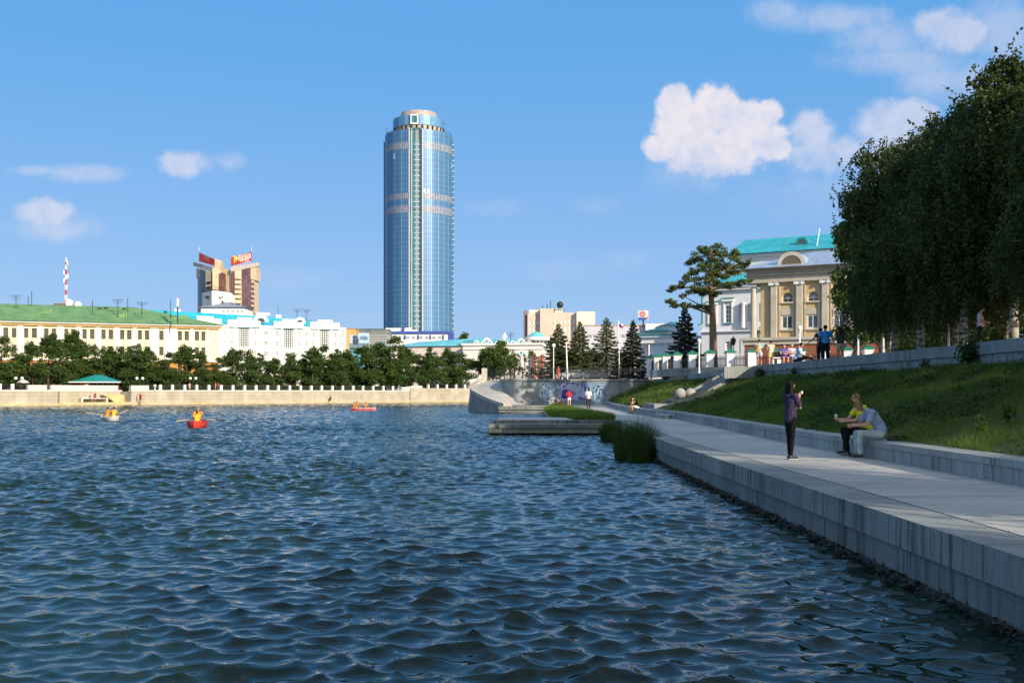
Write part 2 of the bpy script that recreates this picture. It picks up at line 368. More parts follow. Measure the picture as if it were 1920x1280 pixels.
MB().poly([(x, y, QZ+.003) for x, y in [(6.05, 54.5), (9.2, 54.5), (9.2, 62), (8.6, 71), (9.2, 90), (10.6, 119.5), (12, 121), (0, 121), (-1.2, 118), (-1.7, 112), (-1.25, 107.6), (3.95, 107.1), (4.6, 107), (5.0, 90), (5.5, 66), (5.6, 61), (-.8, 60.8), (-.7, 55.1), (5.5, 55.1)]]).build('quay_pavement', M_paving)['kind'] = 'structure'
# kerb slabs along the water (retaining wall of the walkway)
qw = thing('quay_wall', 'long grey granite quay wall with dark run-off streaks rising from the water below the walkway', 'wall', (0, 0, 0))
def ribbon_solid(path, w0, w1, z0, z1, name, m, par, smooth=False):
    """solid along a path between offsets w0..w1 in +x"""
    mb = MB(); n = len(path)
    vs = [(x+w0, y, z0) for x, y in path]+[(x+w1, y, z0) for x, y in path]+[(x+w1, y, z1) for x, y in path]+[(x+w0, y, z1) for x, y in path]
    fs = []
    for i in range(n-1):
        for a, c in ((0, 1), (1, 2), (2, 3), (3, 0)): fs.append((a*n+i, a*n+i+1, c*n+i+1, c*n+i))
    fs += [(0, n, 2*n, 3*n), (3*n+n-1, 2*n+n-1, n+n-1, n-1)]
    mb.add(vs, fs); return mb.build(name, m, par, smooth)
ribbon_solid(quay_edge, -.03, .62, .36, QZ+.012, 'coping', M_face_up, qw)
ribbon_solid(quay_edge, .004, .5, .09, .357, 'footing', M_face_lo, qw)
# stained concrete gap line with moss between kerb and paving
g = MB()
yy = 6.0
while yy < 54:
    xe = np.interp(yy, [q[1] for q in quay_edge], [q[0] for q in quay_edge])+.628
    for _ in range(3):
        h = random.uniform(.003, .010)*(1+1.5*(random.random() < .05)); a = random.uniform(0, 3.14); w = .004+h*.25; px_, py_ = xe+random.uniform(-.012, .012), yy+random.uniform(0, .07)
        g.add([(px_-w*math.cos(a), py_-w*math.sin(a), QZ+.006), (px_+w*math.cos(a), py_+w*math.sin(a), QZ+.006), (px_+random.uniform(-.01, .01), py_, QZ+.008+h)], [(0, 1, 2)])
    yy += .035 if yy < 25 else .08
M_moss = leafmat('moss', (.012, .022, .006), (.04, .06, .02))
g.build('moss_joint', M_moss)['kind'] = 'stuff'
MB().poly([(x+.615, y, QZ+.0145) for x, y in quay_edge]+[(x+.638, y, QZ+.0145) for x, y in reversed(quay_edge)]).build('joint_seam', M_dark, qw)
# rubble and weed at the waterline
def rubble():
    mb = MB(); g2 = random.Random(4); y = 3.0
    while y < 52:
        xe = np.interp(y, [q[1] for q in quay_edge], [q[0] for q in quay_edge])
        for _ in range(4):
            s = g2.uniform(.015, .05); c = (xe-g2.uniform(-.03, .16), y+g2.uniform(0, .1), g2.uniform(-.06, .085))
            vs = [Vector((g2.gauss(0, 1), g2.gauss(0, 1), g2.gauss(0, .7))).normalized() for _ in range(7)]
            vs = [(c[0]+q.x*s, c[1]+q.y*s*1.3, c[2]+q.z*s*.8) for q in vs]
            mb.add(vs, [(0, 1, 2), (0, 2, 3), (1, 4, 2), (3, 4, 5), (0, 3, 5), (1, 5, 4), (2, 6, 3), (4, 6, 2), (6, 4, 3), (0, 5, 1)])
        y += .06
    return mb
o = rubble().build('rubble_footing', M_rubble); tag(o, kind='stuff')
ribbon_solid(quay_edge, -.05, .3, -1.2, .055, 'rubble_bed', M_rubble, qw)

# platform over the water
pf = thing('platform', 'low stepped granite platform jutting out over the water before the ramp', 'platform', (0, 0, 0))
pl = [(-1.17, 53), (5.6, 53), (5.6, 54.6), (-1.17, 54.6)]
MB().prism([(-1.17, 53), (5.38, 53), (5.38, 54.6), (-.9, 54.6), (-1.05, 61.2), (-1.3, 61.2)], .35, .535).build('lower_step', M_face_x, pf)
MB().prism([(-1.12, 53.1), (5.38, 53.1), (5.38, 54.4), (-.9, 54.4), (-1.0, 61), (-1.22, 61)], .10, .347).build('footing', granite('platform_facing', (.20, .23, .17), (.32, .35, .28), 0, 1.5, .8, stainc=(.07, .09, .05)), pf)
MB().prism([(-1.0, 53.4), (5.38, 53.4), (5.38, 54.4), (-.9, 54.4), (-1.0, 60.9), (-1.1, 60.9)], -1, .097).build('dark_base', M_rubble, pf)
MB().prism([(-.8, 54.46), (5.36, 54.46), (5.36, 55.05), (-.74, 55.05)], .538, .705).build('upper_kerb', M_face_x, pf)
MB().prism([(-.92, 54.9), (-.75, 55.06), (-.85, 61.1), (-1.0, 61.1)], .538, .703).build('side_kerb', M_face_x, pf)
# far ledge
lg = thing('landing_ledge', 'granite ledge above the water at the foot of the curved ramp', 'ledge', (0, 0, 0))
MB().prism([(-1.35, 107.2), (4.0, 106.9), (4.0, 107.8), (-1.35, 107.8)], .38, .72).build('coping', M_face_x, lg)
MB().prism([(-1.3, 107.35), (4.0, 107.05), (4.0, 107.7), (-1.3, 107.7)], .12, .377).build('footing', M_face_x, lg)
MB().prism([(-1.2, 107.45), (4.0, 107.15), (4.0, 107.7), (-1.2, 107.7)], -1, .117).build('dark_base', M_rubble, lg)

# low bench wall beside the walkway
M_bench = granite('bench_granite', (.27, .285, .275), (.40, .41, .39), 1, 1.45, .8)
bw = thing('low_wall', 'low granite bench wall between the walkway and the grass bank where the couple sits', 'wall')
ribbon_solid(wall_line, .03, .6, QZ-.2, .96, 'wall_face', M_bench, bw)
ribbon_solid(wall_line, 0, .62, .962, 1.08, 'coping', M_bench, bw)
wall2 = [(8.35, 62), (8.25, 71), (8.9, 90), (9.5, 103), (10.3, 118)]
bw2 = thing('low_wall', 'low granite bench wall under the seated woman in black beyond the steps', 'wall')
ribbon_solid(wall2, .03, .6, QZ-.2, .96, 'wall_face', M_bench, bw2)
ribbon_solid(wall2, 0, .62, .962, 1.08, 'coping', M_bench, bw2)

def xb(y): return np.interp(y, [-60, 28, 37, 46, 57, 62, 71, 90, 103, 118, 130], [7.75, 7.75, 8.05, 8.4, 8.75, 8.4, 8.25, 8.9, 9.5, 10.3, 10.9])
def bankz(x, y):
    x0 = xb(y)+.55; t = np.clip((x-x0)/(15.45-x0), 0, 1)
    ztop = np.interp(y, [-60, 66, 75, 118], [2.98, 2.98, 3.0, 3.05])
    hump = .14*np.sin(x*.9+np.sin(y*.23)*2)*np.sin(y*.31+x*.2)+.07*np.sin(x*2.3+y*1.1)*np.sin(y*1.7)
    return 1.03+(ztop-1.03)*(t**.92)+hump*np.sin(np.pi*t)
M_soil = mat('bank_turf', (.03, .04, .014), (.09, .085, .04), scale=1.1, rough=.95, bump=.6, bscale=12)
def bank():
    ys = np.concatenate([np.linspace(-14, 4, 14), np.linspace(5, 60, 200), np.linspace(60.5, 120.5, 110)]); ts = np.linspace(0, 1, 56)
    Y, T = np.meshgrid(ys, ts, indexing='ij'); X0 = xb(Y)+.5; XX = X0+(15.6-X0)*T
    Z = bankz(XX, Y); V = np.stack([XX, Y, Z], -1).reshape(-1, 3); i = np.arange(Y.size).reshape(Y.shape)
    F = np.stack([i[:-1, :-1], i[:-1, 1:], i[1:, 1:], i[1:, :-1]], -1).reshape(-1, 4)
    return np_mesh('grass_bank', V, F, M_soil, True)
tag(link_mesh('grass_bank', bank()), kind='structure')

# upper promenade and terrace ground
M_prom = mat('promenade_paving', (.24, .22, .19), (.33, .30, .26), scale=1.0, rough=.9, bump=.2)
MB().poly([(15.6, -60, TZ), (120, -60, TZ), (120, 190, TZ), (9, 190, TZ), (-3, 150, TZ), (-3.2, 130, TZ), (-.6, 127, TZ), (-.3, 124, TZ), (1.5, 120.4, TZ), (15.6, 120.4, TZ)]).build('terrace_ground', M_prom)['kind'] = 'structure'
# body that carries the terrace
MB().prism([(15.7, -60), (119, -60), (119, 189), (9.2, 189), (-2.8, 150), (-2.6, 131), (0, 128.5), (2, 121.4), (15.7, 121.4)], -1, TZ-.01).build('terrace_body', M_prom)['kind'] = 'structure'
M_cop = granite('parapet_granite', (.23, .25, .24), (.34, .36, .34), 1, 1.5, .75)
uw = thing('upper_parapet', 'long grey granite parapet along the top of the grass bank below the strolling people', 'wall')
up1 = [(15.15, -60), (15.2, 30), (15.45, 37), (15.4, 45), (15.3, 57), (15.0, 66.4)]
ribbon_solid(up1, 0, .62, 3.37, 3.77, 'coping', M_cop, uw)
ribbon_solid(up1, .07, .5, 2.4, 3.367, 'wall_face', M_cop, uw)
up2 = [(15.0, 74.2), (15.2, 90), (15.5, 104), (15.75, 119.2)]
uw2 = thing('upper_parapet', 'granite parapet behind the stone spheres running from the stairs to the graffiti wall', 'wall')
def sloped(path, zs, w0, w1, drop, name, m, par):
    n = len(path); vs = [(x+w0, y, z-drop) for (x, y), z in zip(path, zs)]+[(x+w1, y, z-drop) for (x, y), z in zip(path, zs)]+[(x+w1, y, z) for (x, y), z in zip(path, zs)]+[(x+w0, y, z) for (x, y), z in zip(path, zs)]
    fs = []
    for i in range(n-1):
        for a, c in ((0, 1), (1, 2), (2, 3), (3, 0)): fs.append((a*n+i, a*n+i+1, c*n+i+1, c*n+i))
    fs += [(0, n, 2*n, 3*n), (4*n-1, 3*n-1, 2*n-1, n-1)]
    return MB().add(vs, fs).build(name, m, par)
sloped(up2, [3.74, 3.66, 3.58, 3.5], 0, .6, .4, 'coping', M_cop, uw2)
sloped(up2, [3.337, 3.257, 3.177, 3.097], .08, .5, .9, 'wall_face', M_cop, uw2)
# short stone wall block on the plaza behind the stairs
pb = thing('plaza_wall', 'low grey stone wall at the top of the stairs in front of the white pillars', 'wall')
FD = [(1220, 104), (1233, 101), (1249, 98), (1270, 95.5), (1298, 93.5), (1331, 91.7), (1369, 90), (1409, 88.5), (1455, 87.5), (1500, 86.5), (1545, 86), (1587, 85), (1627, 82.5), (1677, 80.5), (1725, 79), (1775, 78), (1830, 77)]
wp_ = [(X(p_, d-1.6), d-1.6) for p_, d in FD if 1225 < p_ < 1420]
def wallpath(path, th, z0, z1, name, m, par):
    mb = MB(); n = len(path)
    vs = [(x, y, z0) for x, y in path]+[(x+.1, y+th, z0) for x, y in path]+[(x+.1, y+th, z1) for x, y in path]+[(x, y, z1) for x, y in path]
    fs = [(a*n+i, a*n+i+1, c*n+i+1, c*n+i) for i in range(n-1) for a, c in ((0, 1), (1, 2), (2, 3), (3, 0))]+[(0, n, 2*n, 3*n), (4*n-1, 3*n-1, 2*n-1, n-1)]
    return mb.add(vs, fs).build(name, m, par)
wallpath(wp_, .5, TZ, TZ+.45, 'wall_face', M_cop, pb); wallpath([(x, y-.1) for x, y in wp_], .7, TZ+.452, TZ+.68, 'coping', M_cop, pb)
# stairs up the bank
st = thing('stone_stairs', 'granite stairs with sloping side slabs climbing the grass bank behind the stone spheres', 'stairs')
N = 14; sx0, sx1 = 11.5, 15.2
for k in range(N):
    xa = sx0+(sx1-sx0)*k/N; zb = 1.55+(TZ-1.55)*(k+1)/N
    MB().box(xa, xa+(sx1-sx0)/N+.02 if k < N-1 else 15.7, 67.5, 73.2, zb-.5, zb).build('step', M_cop, st)
M_slab = granite('cheek_granite', (.22, .23, .22), (.33, .33, .31), 0, 1.4, .5)
for nm, y0 in (('side_slab', 66.9), ('side_slab', 73.2)):
    zt = lambda x: 1.75+(x-11.3)/(15.0-11.3)*2.0
    vs = []
    for y in (y0, y0+.45):
        vs += [(11.0, y, 1.0), (11.0, y, 1.67), (11.35, y, zt(11.3)), (15.0, y, zt(15.0)), (15.6, y, 3.76), (15.6, y, 1.5)]
    MB().add(vs, [(5, 4, 3, 2, 1, 0), (6, 7, 8, 9, 10, 11)]+[(i, (i+1) % 6, 6+(i+1) % 6, 6+i) for i in range(6)]).build(nm, M_slab, st)
MB().box(9.0, 11.6, 67.4, 73.3, .7, 1.38).build('landing', M_cop, st)
MB().box(8.85, 10.2, 63.5, 67.3, .7, 1.12).build('landing', M_cop, st)
bl = thing('step_block', 'low granite step block in the gap of the bench wall below the spheres', 'steps')
MB().box(8.15, 9.0, 57.3, 61.9, QZ, .90).build('lower_step', M_bench, bl)
MB().box(8.75, 9.6, 57.2, 61.95, QZ, 1.09).build('upper_step', M_bench, bl)
pd = thing('pedestal', 'granite plinth block carrying the two big stone spheres', 'plinth')
MB().box(10.5, 12.55, 69.9, 72.2, 1.0, 1.55).build('base', M_slab, pd); MB().box(10.45, 12.6, 69.8, 72.25, 1.553, 1.675).build('coping', M_slab, pd)
M_sph = mat('sphere_granite', (.27, .26, .24), (.38, .37, .34), scale=14, rough=.7, bump=.15)
for i, (px_, lab) in enumerate(((1275.5, 'sunlit round granite sphere on the plinth at left'), (1294.5, 'shaded round granite sphere on the plinth nearest the stairs'))):
    d = 71.0+i*.2; o = MB().ball((0, 0, 0), .37, 24).build('stone_sphere', M_sph, smooth=True); o.location = (X(px_, d), d, 1.675+.36); tag(o, lab, 'stone sphere', 'stone spheres on the plinth')

# graffiti wall under the iron fence
M_gw = granite('graffiti_wall_stone', (.20, .225, .235), (.30, .325, .33), 0, 2.4, .5, stainc=(.09, .11, .12))
gw = thing('graffiti_wall', 'grey stone retaining wall with blue and violet graffiti below the iron fence', 'wall')
inner = [(X(943, 126), 126, Zat(712, 126)), (X(941, 121.5), 121.5, Zat(726, 121.5)), (X(952, 119), 119, Zat(739, 119)), (X(969, 117.6), 117.6, Zat(750, 117.6)), (X(1000, 117.6), 118.2, Zat(757.5, 118)), (X(1040, 119), 119.4, QZ), (5.5, 120, QZ), (10.4, 120, QZ)]
def catmull(P, n=8):
    P = [np.array(q, float) for q in P]; P = [2*P[0]-P[1]]+P+[2*P[-1]-P[-2]]; out = []
    for i in range(1, len(P)-2):
        for k in range(n):
            t = k/n; out.append(.5*((2*P[i])+(-P[i-1]+P[i+1])*t+(2*P[i-1]-5*P[i]+4*P[i+1]-P[i+2])*t*t+(-P[i-1]+3*P[i]-3*P[i+1]+P[i+2])*t**3))
    out.append(P[-2]); return out
ic = catmull(inner, 8)
mb = MB(); n = len(ic); WT = 3.4
mb.add([(q[0], q[1], -.5) for q in ic]+[(q[0], q[1], WT) for q in ic], [(i, i+1, n+i+1, n+i) for i in range(n-1)])
mb.box(10.4, 15.7, 120, 121, -.5, WT)
mb.add([(10.4, 120, -.5), (10.4, 121, -.5), (10.4, 121, WT), (10.4, 120, WT)], [(0, 1, 2, 3)])
mb.build('wall_face', M_gw, gw)
mb = MB(); nrm = []
for i in range(n):
    a = ic[max(i-1, 0)]; c = ic[min(i+1, n-1)]; t = np.array([c[0]-a[0], c[1]-a[1]]); t /= np.linalg.norm(t); nrm.append((t[1], -t[0]))
top = []
for w, z in ((.14, WT+.003), (.14, 3.6), (-1.6, 3.6), (-1.6, WT+.003)):
    top.append([(ic[i][0]+nrm[i][0]*w, ic[i][1]+nrm[i][1]*w, z) for i in range(n)])
vs = sum(top, []); fs = []
for a in range(4):
    c = (a+1) % 4
    for i in range(n-1): fs.append((a*n+i, a*n+i+1, c*n+i+1, c*n+i))
mb.add(vs, fs); mb.box(10.42, 15.75, 119.86, 121.6, WT+.003, 3.6); mb.build('coping', M_cop, gw)

# curved ramp, its parapet and batter wall
ro = [(905, 709, 128.5), (888, 716, 126), (881, 723, 121.5), (884, 730, 117.5), (904, 741, 113), (925, 750, 110), (946, 757, 107.6)]
outer = [np.array((X(a, d), d, Zat(b_, d))) for a, b_, d in ro]
oc = catmull(outer, 8); m_ = len(oc)
rp = thing('ramp_parapet', 'curved sloping ramp wall with a pale sunlit coping rising to a stone pillar', 'wall')
cent = np.array((1.5, 121.0)); mb = MB(); tops = []; base = []
wb_in = []
for q in oc:
    dv = cent-q[:2]; dv /= np.linalg.norm(dv); wb_in.append(dv)
mb.add([(q[0], q[1], q[2]) for q in oc]+[(q[0]+d[0]*.6, q[1]+d[1]*.6, q[2]) for q, d in zip(oc, wb_in)]+
       [(q[0]+d[0]*.6, q[1]+d[1]*.6, q[2]-.35) for q, d in zip(oc, wb_in)]+[(q[0], q[1], q[2]-.35) for q in oc],
       [(a*m_+i, a*m_+i+1, c*m_+i+1, c*m_+i) for a, c in ((0, 1), (1, 2), (2, 3), (3, 0)) for i in range(m_-1)]+[(0, m_, 2*m_, 3*m_), (4*m_-1, 3*m_-1, 2*m_-1, m_-1)])
mb.build('coping', mat('pale_coping', (.42, .38, .31), (.52, .47, .39), scale=3, rough=.8), rp)
mb = MB()
vs = [(q[0]+d[0]*.05, q[1]+d[1]*.05, q[2]-.352) for q, d in zip(oc, wb_in)]
vb = []
for q, d in zip(oc, wb_in):
    bt = .12+.26*max(0, q[2]-.7)/3; vb.append((q[0]-d[0]*bt, q[1]-d[1]*bt, -.6))
vi = [(q[0]+d[0]*.5, q[1]+d[1]*.5, q[2]-.352) for q, d in zip(oc, wb_in)]; vib = [(q[0]+d[0]*.5, q[1]+d[1]*.5, -.6) for q, d in zip(oc, wb_in)]
mb.add(vb+vs+vi+vib, [(a*m_+i, a*m_+i+1, c*m_+i+1, c*m_+i) for a, c in ((0, 1), (2, 3)) for i in range(m_-1)]+[(0, m_, 2*m_, 3*m_), (4*m_-1, 3*m_-1, 2*m_-1, m_-1)])
mb.build('batter_wall', granite('batter_stone', (.19, .205, .21), (.29, .30, .30), 0, 40, .6, stainc=(.10, .11, .12)), rp)
# end block and pillar
e = oc[-1]; MB().box(e[0]-.12, e[0]+.75, e[1]-.3, e[1]+.35, .6, 1.12).build('end_block', MATS['pale_coping'], rp)
t0 = oc[0]; MB().box(t0[0]-.1, t0[0]+.55, t0[1]-.5, t0[1]+.4, 2.0, Zat(690, 128)).build('pillar', MATS['pale_coping'], rp)
# ramp surface between the walls
rs = MB(); K = min(len(oc), 40); ip = ic[:33]; 
IO = [oc[int(round(i*(len(oc)-1)/40))] for i in range(41)]; II = [ip[int(round(i*(len(ip)-1)/40))] for i in range(41)]
vs = []
for i in range(41):
    o_ = IO[i]; dv = cent-o_[:2]; dv /= np.linalg.norm(dv)
    zi = max(QZ+.012, min(II[i][2], TZ)); zo = max(QZ+.012, o_[2]-.38)
    zz = (zi+zo)/2; vs += [(o_[0]+dv[0]*.55, o_[1]+dv[1]*.55, zz), (II[i][0]+.02, II[i][1]-.0, zz)]
rs.add(vs, [(2*i, 2*i+1, 2*i+3, 2*i+2) for i in range(40)]); rs.build('ramp', M_paving)['kind'] = 'structure'
MB().poly([(X(905, 128)+.4, 128.2, TZ-.02), (X(943, 126), 126, TZ-.02), (0.4, 126.5, TZ-.02), (-.2, 129, TZ-.02), (-2.8, 130.5, TZ-.02)]).build('ramp_head', mat('sandy_paving', (.35, .31, .22), (.45, .40, .29), rough=.9))['kind'] = 'structure'
# ================================================================== BUILDINGS
class Frame:
    """a facade plane through pixel column px0 at depth d0, turned by ang; t runs to the right along it, s goes into the building"""
    def __init__(s, px0, d0, ang):
        s.o = Vector((X(px0, d0), d0, 0)); s.a = ang; s.u = Vector((math.cos(ang), math.sin(ang), 0)); s.n = Vector((-math.sin(ang), math.cos(ang), 0))
    def t(s, px, off=0.0):
        k = (px-960)/FPX; o = s.o+s.n*off
        return (k*o.y-o.x)/(s.u.x-k*s.u.y)
    def z(s, px, py, off=0.0):
        t = s.t(px, off); return Zat(py, (s.o+s.n*off+s.u*t).y)
    def root(s, name, label, cat, group=None): return thing(name, label, cat, s.o, s.a, group)
def window(par, x0, x1, z0, z1, y=0.12, mf=None, mg=None, nv=1, nh=1, fr=.07, arch=False, name='window'):
    mf = mf or M_whitepaint; mg = mg or M_glass; mb = MB(); e = .002
    x0 += e; x1 -= e; z0 += e; z1 -= e
    if not arch:
        mb.box(x0, x0+fr, y-.03, y+.03, z0, z1); mb.box(x1-fr, x1, y-.03, y+.03, z0, z1)
        mb.box(x0+fr, x1-fr, y-.028, y+.028, z0, z0+fr); mb.box(x0+fr, x1-fr, y-.028, y+.028, z1-fr, z1)
        for i in range(1, nv+1):
            c = x0+(x1-x0)*i/(nv+1); mb.box(c-fr*.35, c+fr*.35, y-.025, y+.025, z0+fr, z1-fr)
        for i in range(1, nh+1):
            c = z0+(z1-z0)*i/(nh+1); mb.box(x0+fr, x1-fr, y-.022, y+.022, c-fr*.3, c+fr*.3)
    else:
        r = (x1-x0)/2; cx = (x0+x1)/2; zc = z1-r; N = 12
        for k in range(N):
            a, b_ = math.pi*k/N, math.pi*(k+1)/N
            P = lambda rad, an, yy: (cx+rad*math.cos(an), yy, zc+rad*math.sin(an))
            mb.add([P(r, a, y-.03), P(r, b_, y-.03), P(r-fr, b_, y-.03), P(r-fr, a, y-.03)], [(0, 1, 2, 3)])
        for an in (R(36), R(72), R(108), R(144)): mb.bar((cx, y-.02, zc), (cx+(r-fr)*math.cos(an), y-.02, zc+(r-fr)*math.sin(an)), fr*.6)
        mb.box(x0, x1, y-.03, y+.02, zc-fr*.5, zc+fr*.5)
        if zc > z0+.05:
            mb.box(x0, x0+fr, y-.03, y+.03, z0, zc-fr*.5); mb.box(x1-fr, x1, y-.03, y+.03, z0, zc-fr*.5); mb.box(cx-fr*.4, cx+fr*.4, y-.025, y+.02, z0, zc-fr*.5)
            mb.box(x0+fr, x1-fr, y-.024, y+.02, z0, z0+fr)
    w = mb.build(name, mf, par)
    g = MB()
    if arch:
        r = (x1-x0)/2-.01; cx = (x0+x1)/2; zc = z1-r-.01
        g.poly([(x0, y+.015, z0), (x1, y+.015, z0)]+[(cx+r*math.cos(math.pi*k/12), y+.015, zc+r*math.sin(math.pi*k/12)) for k in range(13)])
    else: g.quad((x0, y+.012, z0), (x1, y+.012, z0), (x1, y+.012, z1), (x0, y+.012, z1))
    g.build('pane', mg, w); return w
def hip(mb, x0, x1, y0, y1, z0, zr, dy, hipx=None):
    """hipped roof with the ridge dy behind the front eave"""
    h = hipx if hipx is not None else dy
    a, b_, c, d = (x0, y0, z0), (x1, y0, z0), (x1, y1, z0), (x0, y1, z0); e, f = (x0+h, y0+dy, zr), (x1-h, y0+dy, zr)
    mb.add([a, b_, c, d, e, f], [(0, 1, 5, 4), (1, 2, 5), (2, 3, 4, 5), (3, 0, 4), (3, 2, 1, 0)]); return mb

# ---- green roofed institute, far left
M_cream = mat('cream_render', (.68, .60, .42), (.76, .68, .50), scale=.8, rough=.9)
M_ochre = mat('ochre_render', (.55, .22, .05), (.64, .28, .07), scale=.8, rough=.9)
M_ochre_lt = mat('cornice_ochre', (.55, .34, .12), (.62, .40, .17), scale=.8, rough=.9)
M_green = mat('green_roof_sheet', (.10, .22, .08), (.15, .29, .11), scale=.5, rough=.55, bump=.12, bscale=3)
M_woodwin = mat('brown_window_wood', (.10, .07, .05), (.16, .12, .08), scale=4)
M_stonebase = mat('rusticated_base', (.12, .085, .06), (.22, .16, .11), scale=1.5, rough=.9, bump=.6)
ang = math.atan2(2000, 5300)
G = Frame(0, 200, ang)
gb = G.root('institute_building', 'long cream and orange building with green sheet roof on the far shore at left', 'building')
tE = G.t(410); tW = G.t(-260); zE = G.z(200, 604); z1 = G.z(200, 618)
pairs = [(24, 38), (62, 77), (96.5, 109.5), (130, 143)]
raw = [(6, 15.5), (22, 30.5), (45, 53), (59.5, 69), (82.5, 91), (97, 105), (120.5, 128), (133, 141), (154.5, 162.5), (168.5, 177), (190, 198), (203.5, 212), (225, 233), (238, 246.5), (258.5, 266), (271.5, 279.5), (298.5, 306.5), (333.5, 341), (346, 354), (365, 373), (377.5, 385)]
hs = []; ws = []
zt_, zb_ = G.z(130, 616.5), G.z(130, 634.5); zt2, zb2 = G.z(130, 647.5), G.z(130, 664); zt3, zb3 = G.z(20, 679), G.z(20, 697); zt4, zb4 = G.z(15, 713), G.z(15, 727)
for a, c in [(-52, -43), (-34, -25)]+raw:
    xa, xc = G.t(a), G.t(c)
    for zz in ((zb_, zt_), (zb2, zt2)): hs.append((xa, xc, zz[0], zz[1])); ws.append((xa, xc, zz[0], zz[1], 1, 3))
hs3 = [(G.t(a), G.t(c), zb3, zt3) for a, c in [(-52, -43), (-34, -25)]+raw]; hs4 = [(G.t(a)+.2, G.t(c)-.2, zb4, zt4) for a, c in raw]
zm = G.z(20, 672)
MB().holes(tW, tE, zm, zE, hs, 0, .35).box(tW, tE, .4, .6, zm, zE).box(tE-.15, tE, .01, 14, 2, zE).build('upper_wall', M_cream, gb)
MB().holes(tW, tE, G.z(20, 707), zm-.3, hs3, 0, .35).build('middle_wall', M_ochre, gb)
MB().holes(tW, tE, 2, G.z(20, 707), hs4, .06, .3).build('base_wall', M_stonebase, gb)
for w_ in ws: window(gb, *w_[:4], y=.28, mf=M_woodwin, nv=w_[4], nh=2, fr=.12)
for h in hs3: window(gb, *h, y=.28, mf=M_woodwin, nv=1, nh=1, fr=.12)
for h in hs4[:10]: window(gb, *h, y=.3, nv=1, nh=1, fr=.1)
mb = MB()
edges = [-45]+[(raw[i][1]+raw[i+1][0])/2 for i in range(1, len(raw)-1) if raw[i+1][0]-raw[i][1] > 10]
gaps = [(32, 43.5), (70.5, 81), (107, 119), (143.5, 153), (179, 188.5), (214, 223.5), (248.5, 257), (281.5, 296.5), (308.5, 331), (356, 363.5), (387, 391)]
for a, c in [(-22, 4)]+gaps:
    mb.box(G.t(a), G.t(c), -.22, -.003, zm+.1, z1+.55)
mb.build('pilasters', M_white, gb)
MB().box(tW, tE+.3, -.35, .05, zm-.3, zm).build('belt_cornice', M_white, gb)
MB().box(tW, tE+.4, -.5, .3, z1+.56, zE-.45).build('frieze', M_ochre_lt, gb)
MB().box(tW, tE+.7, -.9, .3, zE-.448, zE-.15).build('cornice', M_white, gb)
zr = G.z(150, 573.5, 9)
rf = hip(MB(), tW-1, tE+1.1, -1.2, 19, zE-.14, zr, 9.6, 17).build('roof', M_green, gb)
def chimney(par, x, y, z0, h, w, m): return MB().box(x-w/2, x+w/2, y-w/2, y+w/2, z0, z0+h).box(x-w/2-.1, x+w/2+.1, y-w/2-.1, y+w/2+.1, z0+h, z0+h+.12).build('chimney', m, par)
def roofz(py_): return 0
for px_, py_, h in ((29, 572, .9), (187, 581, 1.0), (199, 586, 1.1), (233, 587, 1.0), (14, 579, .8), (310, 590, .7), (160, 592, .6)):
    t = G.t(px_, 7); chimney(rf, t, 7.0, zr-3.0, 1.4+h*1.1, .55, mat('chimney_dark', (.015, .05, .03)))
for px_, yd in ((77, 3.2), (221, 2.4), (332, 2.0)):
    t = G.t(px_, yd); zz = lambda y: zE-.14+(zr-zE)*(y+1.2)/9.6
    z0 = zz(yd); dm = MB().add([(t-1.3, yd, z0), (t+1.9, yd, z0), (t+1.9, yd, z0+1.0), (t+1.9, yd+2.0, zz(yd+2.0)+.02), (t-1.3, yd+1.0, zz(yd+1.0))], [(0, 1, 2), (1, 3, 2), (0, 2, 3)]).build('dormer', M_green, rf)
    MB().add([(t-1.0, yd-.02, z0+.05), (t+1.85, yd-.02, z0+.05), (t+1.85, yd-.02, z0+.92)], [(0, 1, 2)]).build('dormer_opening', M_teal, dm) if False else None
# roof clutter: antennas
def antenna(px, d, py0, py1, kind=0, label='', w=.06):
    t = thing('antenna', label, 'antenna', (X(px, d), d, Zat(py1, d))); h = Zat(py0, d)-Zat(py1, d)
    MB().tube([(0, 0, -1.5), (0, 0, h)], w, 6).build('mast', M_black, t)
    if kind:
        mb = MB()
        for k in range(3): mb.tube([(-1.2+k*.25, 0, h*(.95-.16*k)), (1.2-k*.25, 0, h*(.95-.16*k))], .035, 5)
        mb.build('aerial', M_black, t)
    return t
for i, (px_, y0, y1, k, ww) in enumerate(((30, 553, 573, 1, 'far left on the green roof'), (53, 556, 573, 0, 'beside the far left aerial on the green roof'), (59.5, 546, 573, 0, 'tall and thin left of the lattice mast'),
        (173.5, 563, 578, 0, 'first thin rod right of the lattice mast'), (221, 561, 580, 1, 'cross-barred aerial over the middle of the green roof'), (239.5, 559, 580, 0, 'slanting rod right of the cross-barred aerial'),
        (266, 566, 582, 1, 'faint low aerial towards the right of the green roof'), (320, 562, 583, 0, 'thick rod beside the white cell antenna'))):
    antenna(px_, 209, y0, y1, k, 'thin dark roof antenna, '+ww, .07)
